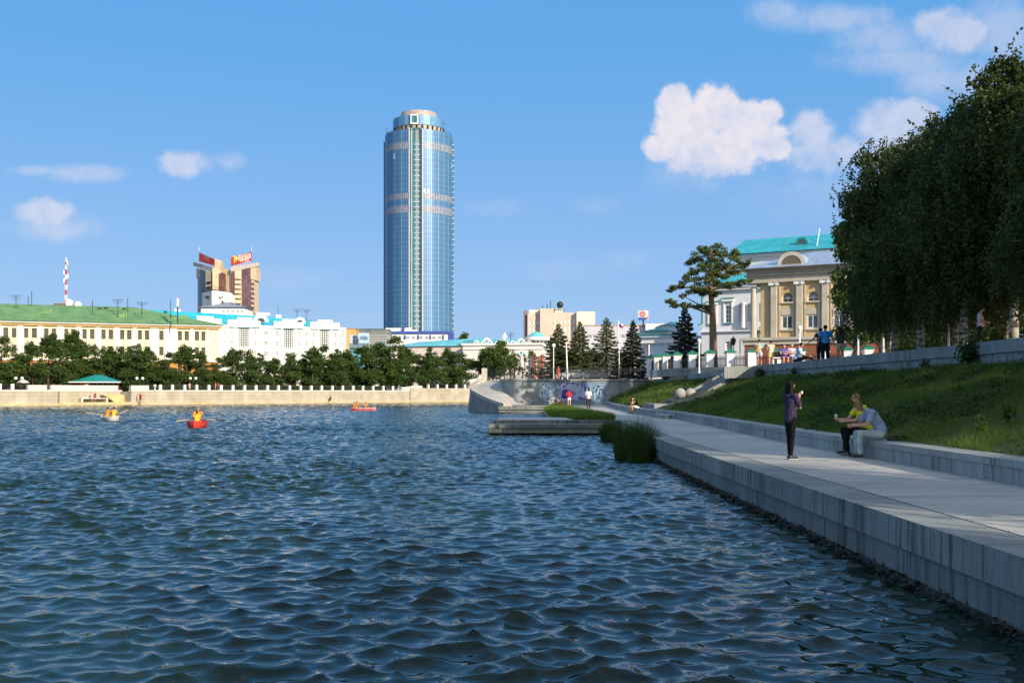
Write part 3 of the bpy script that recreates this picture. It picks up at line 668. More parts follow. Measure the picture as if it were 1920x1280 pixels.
# lattice mast, dishes
lm = thing('lattice_mast', 'tall red and white lattice mast rising behind the green roof', 'mast', (X(124, 330), 330, 0))
zt_m = Zat(486, 330); zb_m = Zat(572, 330); M_red = mat('mast_red', (.55, .06, .04)); M_mw = M_whitepaint
for band in range(9):
    z0_, z1_ = zb_m+(zt_m-zb_m)*band/9, zb_m+(zt_m-zb_m)*(band+1)/9; mb = MB(); w0 = .30-.02*band
    for sx in (-1, 1):
        for sy in (-1, 1): mb.bar((sx*w0, sy*w0, z0_), (sx*w0, sy*w0, z1_), .10)
    for q in range(3):
        a_, b_ = z0_+(z1_-z0_)*q/3, z0_+(z1_-z0_)*(q+1)/3; mb.bar((-w0, -w0, a_), (w0, -w0, b_), .07); mb.bar((w0, -w0, a_), (-w0, -w0, b_), .07)
    mb.build('lattice_section', M_red if band % 2 == 0 else M_mw, lm)
mb = MB()
for zz, s_ in ((.62, 1.1), (.7, -.9), (.9, .9), (.52, -.8), (.97, .3)): mb.tube([(s_*.6, -.4, zb_m+(zt_m-zb_m)*zz-.5), (s_*.6, -.4, zb_m+(zt_m-zb_m)*zz+.8)], .2, 8)
mb.build('cell_antennas', M_whitepaint, lm); MB().box(-3, 3, -2, 2, 15, zb_m+.4).build('base_hut', M_stonebase, lm)
for px_, py_, r_, lb in ((130.5, 568, .75, 'white satellite dish just right of the lattice mast'), (147, 571.5, .7, 'white satellite dish at the right end of the mast group')):
    d = 214; t = thing('satellite_dish', lb, 'satellite dish', (X(px_, d), d, Zat(py_, d)))
    MB().lathe([(.001, 0), (r_*.5, .07), (r_*.85, .22), (r_, .36)], n=16).build('dish', M_whitepaint, t, True).rotation_euler = (R(80), 0, R(20))
    MB().tube([(0, .1, -1.6), (0, .1, 0)], .08, 6).build('mount', M_black, t)
t = thing('cell_antenna', 'white cylindrical cell antenna on a pole at the right end of the green roof', 'antenna', (X(333, 207), 207, Zat(587, 207)))
MB().tube([(0, 0, -2), (0, 0, 1.3)], .12, 8).build('pole', M_black, t); MB().tube([(0, 0, 1.3), (0, 0, 2.9)], .26, 12).build('radome', M_whitepaint, t)
MB().cbox((-.35, 0, .6), .4, .3, .6).cbox((.4, 0, .5), .4, .3, .5).build('radio_box', M_whitepaint, t)

# ---- white building with cyan roof
W = Frame(345, 258, math.atan2(2000, 4300))
wbd = W.root('white_building', 'white building with stepped parapets and bright cyan roof beside the green roofed one', 'building')
tA, tB = W.t(340), W.t(648); zc_ = W.z(500, 607)
hs = []; ws = []
def wadd(pxa, pxb, pya, pyb, nv, nh, arch=False):
    h = (W.t(pxa), W.t(pxb), W.z((pxa+pxb)/2, pyb), W.z((pxa+pxb)/2, pya), arch); hs.append(h); ws.append((h, nv, nh))
S = 1772/360.
def zx(x): return 340+x/4.922
def zy(y): return 440+y/4.922
for xa, xb_, kinds in ((384, 405, 'n'), (452, 478, 'a'), (670, 694, 'a'), (756, 812, 'w'), (870, 896, 'a'), (1077, 1101, 'a'), (1142, 1167, 'n'), (1207, 1231, 'a'), (1407, 1429, 'a'), (1464, 1486, 'n')):
    base_y = {384: 878, 452: 878, 670: 885, 756: 888, 870: 890, 1077: 893, 1142: 897, 1207: 898, 1407: 903, 1464: 906}[xa]
    for k in range(3):
        y0 = base_y+k*93*(.96 if xa > 1000 else 1); wadd(zx(xa), zx(xb_), zy(y0), zy(y0+44), 3 if kinds == 'w' else 1, 1, False)
for xa, xb_, y0 in ((530, 628, 858), (945, 1036, 867), (1279, 1366, 877)): wadd(zx(xa), zx(xb_), zy(y0), zy(y0+185), 4, 8)
M_whitew = mat('white_stucco', (.76, .74, .69), (.84, .82, .78), scale=.7, rough=.9)
MB().holes(tA, tB, 2, zc_-.4, [h[:4] for h in hs], 0, .35).box(tA, tB, .5, .7, 2, zc_-.6).box(tB-.1, tB, .02, 14, 2, zc_-.4).build('wall', M_whitew, wbd)
for h, nv, nh in ws: window(wbd, *h[:4], y=.25, nv=nv, nh=nh, fr=.16 if nv > 2 else .13)
for xa, xb_, yt in ((140, 295, 752), (295, 368, 778), (425, 510, 784), (510, 650, 764), (650, 728, 796), (850, 925, 800), (925, 1062, 780), (1062, 1128, 808), (1185, 1255, 806), (1255, 1390, 786), (1390, 1455, 815)):
    MB().box(W.t(zx(xa)), W.t(zx(xb_)), -.45, .3, zc_-1.0, W.z(zx((xa+xb_)/2), zy(yt))).build('parapet', M_whitew, wbd)
mb = MB()
for xa, xb_ in ((420, 655), (845, 1130), (1182, 1458)): mb.box(W.t(zx(xa)), W.t(zx(xb_)), -.4, -.003, 2, zc_-1.002)
# projecting bays carry the same openings in front of the wall
for xa, xb_ in ((420, 655), (845, 1130), (1182, 1458)): pass
mb2 = MB()
for xa, xb_ in ((420, 500), (640, 728), (845, 930), (1050, 1130), (1182, 1262), (1380, 1458)):
    x0_, x1_ = W.t(zx(xa)), W.t(zx(xb_)); mb2.box(x0_, x0_+.25, -.3, -.003, 2, zc_-1.0); mb2.box(x1_-.25, x1_, -.3, -.003, 2, zc_-1.0)
mb2.box(tB-.6, tB+.02, -.35, -.003, 2, zc_-.6)
mb2.build('pilasters', M_whitew, wbd)
M_cyan = mat('cyan_sheet', (.02, .36, .50), (.03, .44, .58), scale=.5, rough=.5)
zrw = W.z(480, 586.5, 7)
rf = MB(); rf.add([(tA-6, -.2, zc_-1.2), (tB, -.2, zc_-1.2), (tB, 15, zc_-1.2), (tA-6, 15, zc_-1.2), (tA-6, 7, zrw), (tB-9, 7, W.z(610, 599, 7))], [(0, 1, 5, 4), (1, 2, 5), (2, 3, 4, 5), (3, 0, 4)])
rf = rf.build('roof', M_cyan, wbd)
for xx, yy_, rr_ in ((740, 795, 1.9), (1100, 806, 1.5)):
    t = W.t(zx(xx)); z = W.z(zx(xx), zy(yy_))
    o = MB().lathe([(rr_, 0), (rr_*.55, .001)], n=14, a0=0, a1=math.pi).build('dormer', M_whitew, rf)
    o.location = (t, .6, z-.2); o.rotation_euler = (R(90), 0, 0)
    o = MB().lathe([(rr_*.5, 0), (.001, 0)], n=14, a0=0, a1=math.pi).build('dormer_glass', M_glass, rf); o.location = (t, .62, z-.2); o.rotation_euler = (R(90), 0, 0)
MB().box(W.t(zx(740)), W.t(zx(870)), 6.5, 7.5, zrw-.6, zrw+.1).box(W.t(zx(925)), W.t(zx(975)), 6.5, 7.5, zrw-1.2, zrw-.3).build('snow_guard', M_whitew, rf)
antenna(557, 268, 579, 594, 1, 'thin roof aerial on the cyan roof, left of two'); antenna(575, 268, 580, 594, 1, 'thin roof aerial on the cyan roof, right of two'); antenna(521, 268, 574, 592, 0, 'faint single rod above the cyan roof')

# ---- twin winged bank tower
M_sand = mat('sand_panels', (.52, .41, .27), (.60, .48, .33), scale=.5, rough=.85)
M_sand_sh = mat('grey_cornice', (.42, .38, .34), (.48, .44, .40), scale=.5, rough=.8)
M_brown = mat('brown_glazing', (.10, .03, .02), (.20, .08, .05), scale=.3, rough=.12, spec=1.0)
M_navy = mat('shaded_navy_glazing', (.03, .035, .06), (.06, .07, .11), scale=.3, rough=.12, spec=1.0)  # navy carries the left wing's shade in the glazing colour
T = Frame(424, 560, 0)
bt = T.root('office_tower', 'twin winged sand coloured office tower with brown glazing and red roof signs', 'building')
def tp(px, py, off=0): return (T.t(px, off), off, T.z(px, py, off))
def adj(px, off):
    if px < 360+352/9.146: old = 10*(px-(360+130/9.146))/((350-130)/9.146); new = 9-9*(px-(360+130/9.146))/((350-130)/9.146)
    elif px > 360+667/9.146: f = (px-(360+668/9.146))/(182/9.146); old = 9-8*f; new = 5*f
    else: return off-6
    return new+(off-old)
def wingbox(pa, pb, ya0, yb0, ybot, oa, ob, m, name, par=bt, th=None):
    """vertical slab from pixel column pa to pb, its top running ya0->yb0, depth oa->ob"""
    oa, ob = adj(pa, oa), adj(pb, ob)
    A = Vector((T.t(pa, oa), oa, 0)); B_ = Vector((T.t(pb, ob), ob, 0)); zA, zB = T.z(pa, ya0, oa), T.z(pb, yb0, ob); zb0 = ybot if ybot < 60 else None
    th = th or 10
    vs = [(A.x, A.y, ybot), (B_.x, B_.y, ybot), (B_.x, B_.y, zB), (A.x, A.y, zA), (A.x, A.y+th, ybot), (B_.x, B_.y+th, ybot), (B_.x, B_.y+th, zB), (A.x, A.y+th, zA)]
    return MB().add(vs, [(0, 1, 2, 3), (5, 4, 7, 6), (3, 2, 6, 7), (4, 0, 3, 7), (1, 5, 6, 2)]).build(name, m, par)
def qx(x): return 360+x/9.146
def qy(y): return 460+y/9.146
# left wing turns away to the left-front, right wing to the right-front; centre shaft behind
wingbox(qx(130), qx(350), qy(400), qy(470), 3, 0, 10, M_navy, 'glazed_wing')
wingbox(qx(232), qx(325), qy(430), qy(465), 3, 3.2, 8.2, M_sand, 'balcony_stack', th=9)
wingbox(qx(75), qx(132), qy(385), qy(405), T.z(380, qy(520)), -.6, .2, M_sand, 'corner_panel')
wingbox(qx(95), qx(128), qy(520), qy(530), 3, .5, .6, M_navy, 'edge_bay')
wingbox(qx(668), qx(850), qy(460), qy(415), 3, 9, 1, M_sand, 'wing_wall')
wingbox(qx(852), qx(1003), qy(415), qy(390), 3, .7, -.3, M_brown, 'glazed_bay')
wingbox(qx(1003), qx(1100), qy(390), qy(370), T.z(470, qy(528)), -.7, -1.1, M_sand, 'corner_panel')
wingbox(qx(1003), qx(1068), qy(528), qy(528), 3, .4, .2, M_sand, 'edge_bay')
wingbox(qx(685), qx(735), qy(455), qy(445), 3, 7, 6, M_brown, 'glazed_strip', th=3)
def wingbox2(a, c, oa, ob, z0, z1):
    pa, pb = qx(a), qx(c); oa, ob = adj(pa, oa), adj(pb, ob); xa, xb_ = T.t(pa, oa), T.t(pb, ob)
    vs = [(xa, oa, z0), (xb_, ob, z0), (xb_, ob, z1), (xa, oa, z1)]; vs += [(x, y+1, z) for x, y, z in vs]
    return MB().add(vs, [(0, 1, 2, 3), (5, 4, 7, 6), (3, 2, 6, 7), (4, 0, 3, 7), (1, 5, 6, 2), (0, 4, 5, 1)])
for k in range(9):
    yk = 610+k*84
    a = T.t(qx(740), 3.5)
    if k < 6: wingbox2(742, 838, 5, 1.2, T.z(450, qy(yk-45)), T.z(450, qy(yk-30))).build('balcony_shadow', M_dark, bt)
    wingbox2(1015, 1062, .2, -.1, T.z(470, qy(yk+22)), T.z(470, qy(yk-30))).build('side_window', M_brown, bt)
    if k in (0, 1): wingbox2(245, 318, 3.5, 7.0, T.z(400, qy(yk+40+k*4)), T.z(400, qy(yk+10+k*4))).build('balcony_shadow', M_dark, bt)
wingbox(qx(350), qx(505), qy(400), qy(400), 3, 9, 10, M_sand, 'centre_shaft')
wingbox(qx(500), qx(672), qy(365), qy(430), 3, 9.6, 10, M_sand, 'centre_shaft')
wingbox(qx(378), qx(438), qy(430), qy(400), 3, 8.8, 8.9, mat('grey_glazing', (.18, .20, .18), (.26, .28, .25), rough=.2), 'centre_glazing', th=.2)
mb = MB(); vs = []
cx_ = [qx(455), qx(505), qx(548), qx(582)]; 
mb.add([(T.t(cx_[0], 2.5), 2.5, 30), (T.t(cx_[1], .8), .8, 30), (T.t(cx_[2], .8), .8, 30), (T.t(cx_[3], 2.5), 2.5, 30)]+
       [(T.t(cx_[0], 2.5), 2.5, T.z(415, qy(512), 8.5)), (T.t(cx_[1], .8), .8, T.z(415, qy(492), 8.5)), (T.t(cx_[2], .8), .8, T.z(415, qy(500), 8.5)), (T.t(cx_[3], 2.5), 2.5, T.z(415, qy(520), 8.5))],
       [(0, 1, 5, 4), (1, 2, 6, 5), (2, 3, 7, 6), (4, 5, 6, 7)]); mb.build('bay_window', M_brown, bt)
wingbox(qx(385), qx(500), qy(225), qy(262), T.z(410, qy(400)), 11, 11, M_sand, 'crown_panel', th=4)
# cornices (tilted slabs)
def slab(pa, pb, yat, ybt, yab, ybb, oa, ob, m, name, par=bt, th=3):
    oa, ob = adj(pa, oa), adj(pb, ob)
    A0, B0 = T.t(pa, oa), T.t(pb, ob)
    vs = [(A0, oa, T.z(pa, yab, oa)), (B0, ob, T.z(pb, ybb, ob)), (B0, ob, T.z(pb, ybt, ob)), (A0, oa, T.z(pa, yat, oa))]
    vs += [(x, y+th, z) for x, y, z in vs]
    return MB().add(vs, [(0, 1, 2, 3), (7, 6, 5, 4), (3, 2, 6, 7), (1, 0, 4, 5), (0, 3, 7, 4), (2, 1, 5, 6)]).build(name, m, par)
slab(qx(20), qx(352), qy(285), qy(372), qy(345), qy(462), -2, 7, M_sand_sh, 'cornice')
slab(qx(668), qx(1140), qy(372), qy(288), qy(452), qy(355), 7.5, -2.4, M_sand_sh, 'cornice')
# red roof signs
M_signred = mat('sign_red', (.32, .025, .025), (.40, .035, .03), rough=.5)
def text_obj(s, size, name, m, par, loc, rot=(R(90), 0, 0), bold=0.0, extr=.01, width=None, shear=0):
    cu = bpy.data.curves.new('t', 'FONT'); cu.body = s; cu.size = size; cu.extrude = extr; cu.offset = bold; cu.align_x = 'CENTER'; cu.align_y = 'CENTER'; cu.space_line = .9
    o = bpy.data.objects.new('t', cu); COL.objects.link(o); dg = bpy.context.evaluated_depsgraph_get(); dg.update()
    me = bpy.data.meshes.new_from_object(o.evaluated_get(dg)); bpy.data.objects.remove(o)
    me.materials.clear(); me.materials.append(m); r = link_mesh(name, me, par); r.rotation_euler = rot; r.location = loc
    if width:
        w = max(v_.co.x for v_ in me.vertices)-min(v_.co.x for v_ in me.vertices); k = width/w
        for v_ in me.vertices: v_.co.x *= k
    return r
M_signwhite = mat('sign_white', (.75, .70, .62)); M_signwhite_shade = mat('sign_white_shaded', (.60, .30, .26)); M_yellow = mat('emblem_yellow', (.80, .50, .05))  # left board's lettering: sign white with the wing's shade put into its colour
sg = slab(qx(668), qx(1022), qy(205), qy(112), qy(350), qy(268), 8, -1.5, M_signred, 'sign_board', th=.4)
sg['label'] = 'red sign board with white lettering and yellow tree emblem'
def on_board(px, py, oa=8, ob=-1.5, pa=qx(668), pb=qx(1022)):
    f = (px-pa)/(pb-pa); off = adj(pa, oa)+(adj(pb, ob)-adj(pa, oa))*f-.15; return Vector((T.t(px, off), off, T.z(px, py, off)))
A_, B_ = on_board(qx(800), 480), on_board(qx(1000), 480); yaw = math.atan2(B_.y-A_.y, B_.x-A_.x); tilt = math.atan2(T.z(480, qy(150))-T.z(480, qy(205)), (B_-A_).length)
for s_, py_a, w_ in (('УРАЛЬСКИЙ БАНК', 180, 11.2), ('РЕКОНСТРУКЦИИ', 222, 11.2), ('И РАЗВИТИЯ', 256, 7.5)):
    pc = on_board(qx(900), qy(py_a)); o = text_obj(s_, 2.0, 'lettering', M_signwhite, sg, pc, bold=.04, width=w_)
    o.rotation_euler = (Matrix.Rotation(yaw, 3, 'Z') @ Matrix.Rotation(R(90), 3, 'X') @ Matrix.Rotation(R(13), 3, 'Z')).to_euler()
ec = on_board(qx(728), qy(240)); mb = MB()
mb.ball((ec.x, ec.y, ec.z+.5), 1.75, 12, (1, .08, .75)); mb.tube([(ec.x, ec.y-.1, ec.z), (ec.x, ec.y-.1, ec.z-2.0)], [.25, .35], 8)
for k in (-1, 1): mb.tube([(ec.x, ec.y-.1, ec.z-.7), (ec.x+k*.9, ec.y-.1, ec.z-.2), (ec.x+k*.95, ec.y-.1, ec.z-1.2)], .18, 6)
mb.build('tree_emblem', M_yellow, sg)
sg2 = slab(qx(120), qx(385), qy(120), qy(238), qy(275), qy(352), -1, 8, M_signred, 'sign_board', th=.4); sg2['label'] = 'dim red sign board on the left wing'
for f0, s_ in ((.33, 'УРАЛЬСКИЙ БАНК'), (.62, 'РЕКОНСТРУКЦИИ'), ):
    px_ = qx(240); a1_, b1_ = adj(qx(120), -1), adj(qx(385)-5, 8); off = a1_+(b1_-a1_)*.45-.2; pc = Vector((T.t(px_, off), off, T.z(px_, qy(150+f0*150), off)))
    o = text_obj(s_, 1.7, 'lettering', M_signwhite_shade, sg2, pc, bold=.03, width=8.5)
    o.rotation_euler = (Matrix.Rotation(math.atan2(b1_-a1_, 8.1), 3, 'Z') @ Matrix.Rotation(R(90), 3, 'X') @ Matrix.Rotation(R(-17), 3, 'Z')).to_euler()
pts = []
for k in range(17):
    px_ = qx(690+k*19); fk = k/16.; off = adj(px_, 8-9.5*fk); pts.append((T.t(px_, off), off+.5, T.z(px_, qy((368 if k % 2 else 335)-75*fk), off)))
MB().tube(pts, .14, 5).build('sign_truss', M_whitepaint, bt)
for px_ in (qx(122), qx(1022)): MB().tube([(T.t(px_, 0), 0, T.z(px_, 470, 0)), (T.t(px_, 0), 0, T.z(px_, qy(40 if px_ > 400 else 30), 0))], .12, 6).build('rod', M_whitepaint, bt)

# ---- white block tower with year numerals and a grey hipped roof in front
wt_ = thing('stair_tower', 'white square tower block with small year numerals above the grey hipped roof', 'building', (X(404, 300), 300, 0))
def bx(px, d): return X(px, d)-X(404, 300)
cor = [(qx(175), 303), (qx(342), 297), (qx(665), 304)]
Pq = [(bx(a, d), d-300) for a, d in cor]; zt5 = Zat(qy(775), 298)
MB().prism([Pq[0], Pq[1], Pq[2], (Pq[1][0]+2, 14)], 3, zt5).build('wall', M_whitew, wt_)
MB().prism([(Pq[0][0]-.2, Pq[0][1]-.1), (Pq[1][0], Pq[1][1]-.3), (Pq[2][0]-.8, Pq[2][1]-.2), (Pq[1][0]+2, 14)], zt5+.002, zt5+.3).build('roof_slab', M_black, wt_)
mb = MB()
for i in range(9):
    f = i/8; 
    if f < .33: q0 = (Pq[0][0]+(Pq[1][0]-Pq[0][0])*f*3, Pq[0][1]+(Pq[1][1]-Pq[0][1])*f*3)
    else: q0 = (Pq[1][0]+(Pq[2][0]-1.3-Pq[1][0])*(f-.33)/.67, Pq[1][1]+(Pq[2][1]-Pq[1][1])*(f-.33)/.67)
    mb.tube([(q0[0], q0[1]+.2, zt5+.3), (q0[0], q0[1]+.2, zt5+1.2)], .05, 5)
mb.tube([(Pq[0][0], Pq[0][1]+.2, zt5+1.2), (Pq[1][0], Pq[1][1]+.2, zt5+1.2), (Pq[2][0]-1.3, Pq[2][1]+.2, zt5+1.2)], .05, 5)
mb.build('railing', M_black, wt_)
o = text_obj('1930', 1.0, 'year_numerals', M_black, wt_, (bx(qx(490), 299.5), -.62, Zat(qy(895), 299.5)), bold=.02)
o.rotation_euler = (R(90), 0, math.atan2(7, Pq[2][0]-Pq[1][0]))
MB().box(bx(qx(240), 299)-.1, bx(qx(298), 299), -1.6, -.2, Zat(qy(905), 299), Zat(qy(870), 299)).build('balcony', M_black, wt_)
lb = thing('attic_block', 'low white attic storey under a grey hipped roof in front of the white tower', 'building', (X(440, 288), 288, 0))
x0_, x1_ = X(qx(120), 288)-X(440, 288), X(qx(935), 288)-X(440, 288); ze = Zat(qy(1060), 288)
hs = [(X(qx(a), 288)-X(440, 288), X(qx(a+50), 288)-X(440, 288), Zat(qy(1150), 288), Zat(qy(1118), 288)) for a in (510, 588, 665, 757, 830)]
MB().holes(x0_+.5, x1_-.4, 3, ze, hs, 0, .3).box(x0_+.5, x1_-.4, .5, 9, 3, ze).build('wall', M_whitew, lb)
for h in hs: window(lb, *h, y=.2, nv=2, nh=0, fr=.1)
hip(MB(), x0_-.4, x1_+.3, -.8, 9, ze, Zat(qy(968), 288)+.2, 5, 8).build('roof', mat('grey_roof_sheet', (.22, .25, .30), (.32, .35, .40), scale=.6, rough=.5), lb)
MB().box(X(qx(470), 288)-X(440, 288), X(qx(500), 288)-X(440, 288), 2, 2.4, ze+1.5, Zat(qy(935), 288)).build('chimney', M_black, lb)

# ---- the round glass skyscraper
def tower_mat(name, cA, cB, floor_c):
    m = bpy.data.materials.new(name); m.use_nodes = True; t = m.node_tree; b = NB(t); p = t.nodes['Principled BSDF']
    tc = b.n('ShaderNodeTexCoord').outputs['Object']; s3 = b.n('ShaderNodeSeparateXYZ'); b.l(tc, s3.inputs[0])
    ang_ = b.m('MULTIPLY', b.m('ARCTAN2', s3.outputs[1], s3.outputs[0]), 24.0)
    mu = b.m('FRACT', b.m('DIVIDE', ang_, 1.35)); ml = b.m('LESS_THAN', mu, .16)
    mu2 = b.m('FRACT', b.m('DIVIDE', ang_, 5.4)); ml = b.m('MAXIMUM', b.m('MULTIPLY', ml, .45), b.m('MULTIPLY', b.m('LESS_THAN', mu2, .07), .9))
    fl = b.m('LESS_THAN', b.m('FRACT', b.m('DIVIDE', s3.outputs[2], 3.6)), .12)
    cid = b.m('ADD', b.m('FLOOR', b.m('DIVIDE', ang_, 1.35)), b.m('MULTIPLY', b.m('FLOOR', b.m('DIVIDE', s3.outputs[2], 3.6)), 37.0))
    wn = b.n('ShaderNodeTexWhiteNoise', noise_dimensions='1D'); b.l(cid, wn.inputs['W'])
    colid = b.n('ShaderNodeTexWhiteNoise', noise_dimensions='1D'); b.l(b.m('FLOOR', b.m('DIVIDE', ang_, 2.7)), colid.inputs['W'])
    c = b.mix(b.m('ADD', b.m('MULTIPLY', wn.outputs[0], .35), b.m('MULTIPLY', colid.outputs[0], .65)), cA, cB)
    c = b.mix(b.m('MULTIPLY', fl, .45), c, floor_c); c = b.mix(ml, c, (.32, .48, .60))
    spot = b.m('GREATER_THAN', wn.outputs[0], .997); c = b.mix(b.m('MULTIPLY', spot, .6), c, (.7, .78, .8))
    b.l(c, p.inputs['Base Color']); p.inputs['Roughness'].default_value = .42; p.inputs['Metallic'].default_value = .15; p.inputs['Specular IOR Level'].default_value = .5
    return m
M_tw = tower_mat('tower_glass', (.028, .115, .265), (.062, .18, .35), (.14, .29, .45))
tw = thing('glass_skyscraper', 'tall round blue glass skyscraper with balcony strip rising above the far shore', 'skyscraper', (X(785.5, 750), 750, 0))
TR = 23.7; zT = Zat(242, 727)
def arcwall(rad, a0, a1, z0, z1, m, name, par=tw, n=40, th=1.5):
    A0, A1 = R(a0), R(a1); mb = MB(); mb.lathe([(rad-th, z0), (rad, z0), (rad, z1), (rad-th, z1)], n=n, a0=A0, a1=A1)
    for A in (A0, A1):
        c, s_ = math.cos(A), math.sin(A); mb.add([(rad*c, rad*s_, z0), ((rad-th)*c, (rad-th)*s_, z0), ((rad-th)*c, (rad-th)*s_, z1), (rad*c, rad*s_, z1)], [(0, 1, 2, 3)])
    return mb.build(name, m, par)
# angle -90 faces the camera.  recess strip between -102 and -72 (px 773..801)
aL = -90-math.degrees(math.asin((785.5-773)/64.5)); aR = -90+math.degrees(math.asin((797.5-785.5)/64.5))
arcwall(TR, -205, aL, 3, zT, M_tw, 'left_glass_wall')
arcwall(TR, aR, 25, 3, zT, M_tw, 'right_glass_wall')
arcwall(TR-1.6, -210, 30, 3, Zat(455, 727)+60, M_dark, 'core', th=3)
M_rec = mat('recess_glass', (.03, .12, .16), (.07, .22, .27), scale=.3, rough=.25, stretch=(1, 1, .4), spec=.8)
arcwall(TR-1.2, aL-1, aR+1, 3, zT+1, M_rec, 'recess_glazing', th=.4)
for a, w_ in ((aL, .35), (aR, .4)):
    A = R(a); c, s_ = math.cos(A), math.sin(A); MB().box(TR*c-w_/2, TR*c+w_/2, TR*s_-.5, TR*s_+1.2, 3, zT+.5).build('white_fin', M_whitepaint, tw)
# darker wide side wall inside the slot at its right side
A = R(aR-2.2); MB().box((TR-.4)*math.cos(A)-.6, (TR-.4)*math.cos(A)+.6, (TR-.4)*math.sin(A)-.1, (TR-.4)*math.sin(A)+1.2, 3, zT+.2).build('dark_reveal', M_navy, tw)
M_ledge = mat('tower_ledge', (.32, .45, .53), (.44, .56, .62), scale=.5)
xa_, xb2 = (777-785.5)/FPX*727, (793.5-785.5)/FPX*727
yf = -math.sqrt(TR**2-5**2)+.25
for k in range(36):
    z = Zat(613-k*9.75, 727)
    if z > zT-4: break
    MB().box(xa_+1.6, xb2, yf-.05, yf+1.5, z, z+.6).build('balcony_slab', M_ledge, tw)
MB().box(xa_, xa_+.35, yf, yf+.4, 3, zT).box(xa_+3, xa_+3.3, yf+.2, yf+.5, 3, zT).box(xb2-1.8, xb2-1.5, yf+.2, yf+.5, 3, zT).build('strip_mullion', M_whitepaint, tw)
# technical floors: ribbed bands
M_rib1 = mat('band_rib_light', (.26, .30, .38), (.40, .42, .47), scale=.4, rough=.4); M_rib2 = mat('band_rib_dark', (.05, .09, .18), rough=.3)
for (yt, yb) in ((266, 279.5), (361.5, 372.5), (385, 398.5)):
    z0_, z1_ = Zat(yb, 727), Zat(yt, 727)
    for nm, a0, a1 in (('left_band', -200, aL-1.5), ('right_band', aR+1.5, 20)):
        mb = MB(); mbd = MB(); nn = int((a1-a0)/3.1)
        for i in range(nn):
            q0, q1 = a0+(a1-a0)*i/nn, a0+(a1-a0)*(i+.58)/nn
            for (mm, s0, s1, rr_) in ((mb, q0, q1, TR+.12), (mbd, q1, a0+(a1-a0)*(i+1)/nn, TR+.06)):
                c0, s0_, c1, s1_ = math.cos(R(s0)), math.sin(R(s0)), math.cos(R(s1)), math.sin(R(s1))
                mm.add([(rr_*c0, rr_*s0_, z0_), (rr_*c1, rr_*s1_, z0_), (rr_*c1, rr_*s1_, z1_), (rr_*c0, rr_*s0_, z1_)], [(0, 1, 2, 3)])
        bb = mb.build('ribbed_band', M_rib1, tw); mbd.build('band_recess', M_rib2, bb)
# side fins and the saw-tooth balconies on the right edge
MB().box(-TR-.9, -TR+.6, -2, 2, 3, Zat(267, 750)).build('side_fin', M_tw, tw)
z = Zat(618, 750); k = 0
while z < Zat(270, 750):
    MB().box(TR-1, TR+1.15, -2, 2.5, z, z+.8).build('side_balcony', M_ledge, tw); z += 3.68
MB().box(TR-1, TR+.55, -1.4, 1.8, 3, Zat(267, 750)).build('side_glazing', M_rec, tw)
# crown
zc0, zc1, zc2, zc3 = Zat(242, 727), Zat(233, 732), Zat(215.5, 732), Zat(206, 738)
RC = 17.6
MB().lathe([(TR-.5, zT-.3), (RC-1.2, zT-.3), (RC-1.2, zT+.3)], n=48).build('roof_deck', M_sand_sh, tw)
MB().lathe([(RC, zc0-.3), (RC, zc1+.2)], n=48).build('crown_base', mat('crown_concrete', (.33, .30, .25), (.46, .42, .36), scale=.5), tw)
cm = tower_mat('crown_glass', (.03, .16, .36), (.12, .32, .52), (.14, .3, .5))
MB().lathe([(RC+.5, zc1), (RC+.5, zc2), (RC-.8, zc2)], n=48).build('crown_glass_ring', cm, tw)
MB().lathe([(RC-.8, zc2-1), (12.2, zc2-1), (12.2, zc2+.6), (13.4, zc2+1.4), (12.4, zc3), (8, zc3+.7), (.1, zc3+.8)], n=40).build('roof_cap', mat('cap_metal', (.32, .28, .25), (.44, .39, .35), scale=.3, rough=.5), tw)
MB().box(-4.2, 1.2, -RC-1, -RC+1, zc1, zc2+.3).build('crown_bay', M_whitepaint, tw); MB().box(-3.4, .4, -RC-1.05, -RC-.9, zc1+.9, zc2-.6).build('crown_bay_glass', M_rec, tw)
mb = MB()
for i in range(28):
    a = R(-200+i*8.2); rr_ = TR-1; mb.box(rr_*math.cos(a)-.12, rr_*math.cos(a)+.12, rr_*math.sin(a)-.1, rr_*math.sin(a)+.1, zT, zT+1.6)
mb.build('parapet_posts', M_black, tw)
mb = MB()
for i in range(14):
    a = R(-175+i*12.2); mb.box((RC+.1)*math.cos(a)-.6, (RC+.1)*math.cos(a)+.6, (RC+.1)*math.sin(a)-.3, (RC+.1)*math.sin(a)+.2, zc0+.2, zc1-.4)
mb.build('crown_vents', M_dark, tw)
mb = MB().tube([(-TR+1.5, -3, zT), (-TR+1.5, -3, zT+7.2)], .12, 6)
for k in range(5): mb.tube([(-TR+.8, -3, zT+1+k*1.1), (-TR+2.2, -3, zT+1+k*1.1)], .1, 5)
mb.build('antenna', M_black, tw)

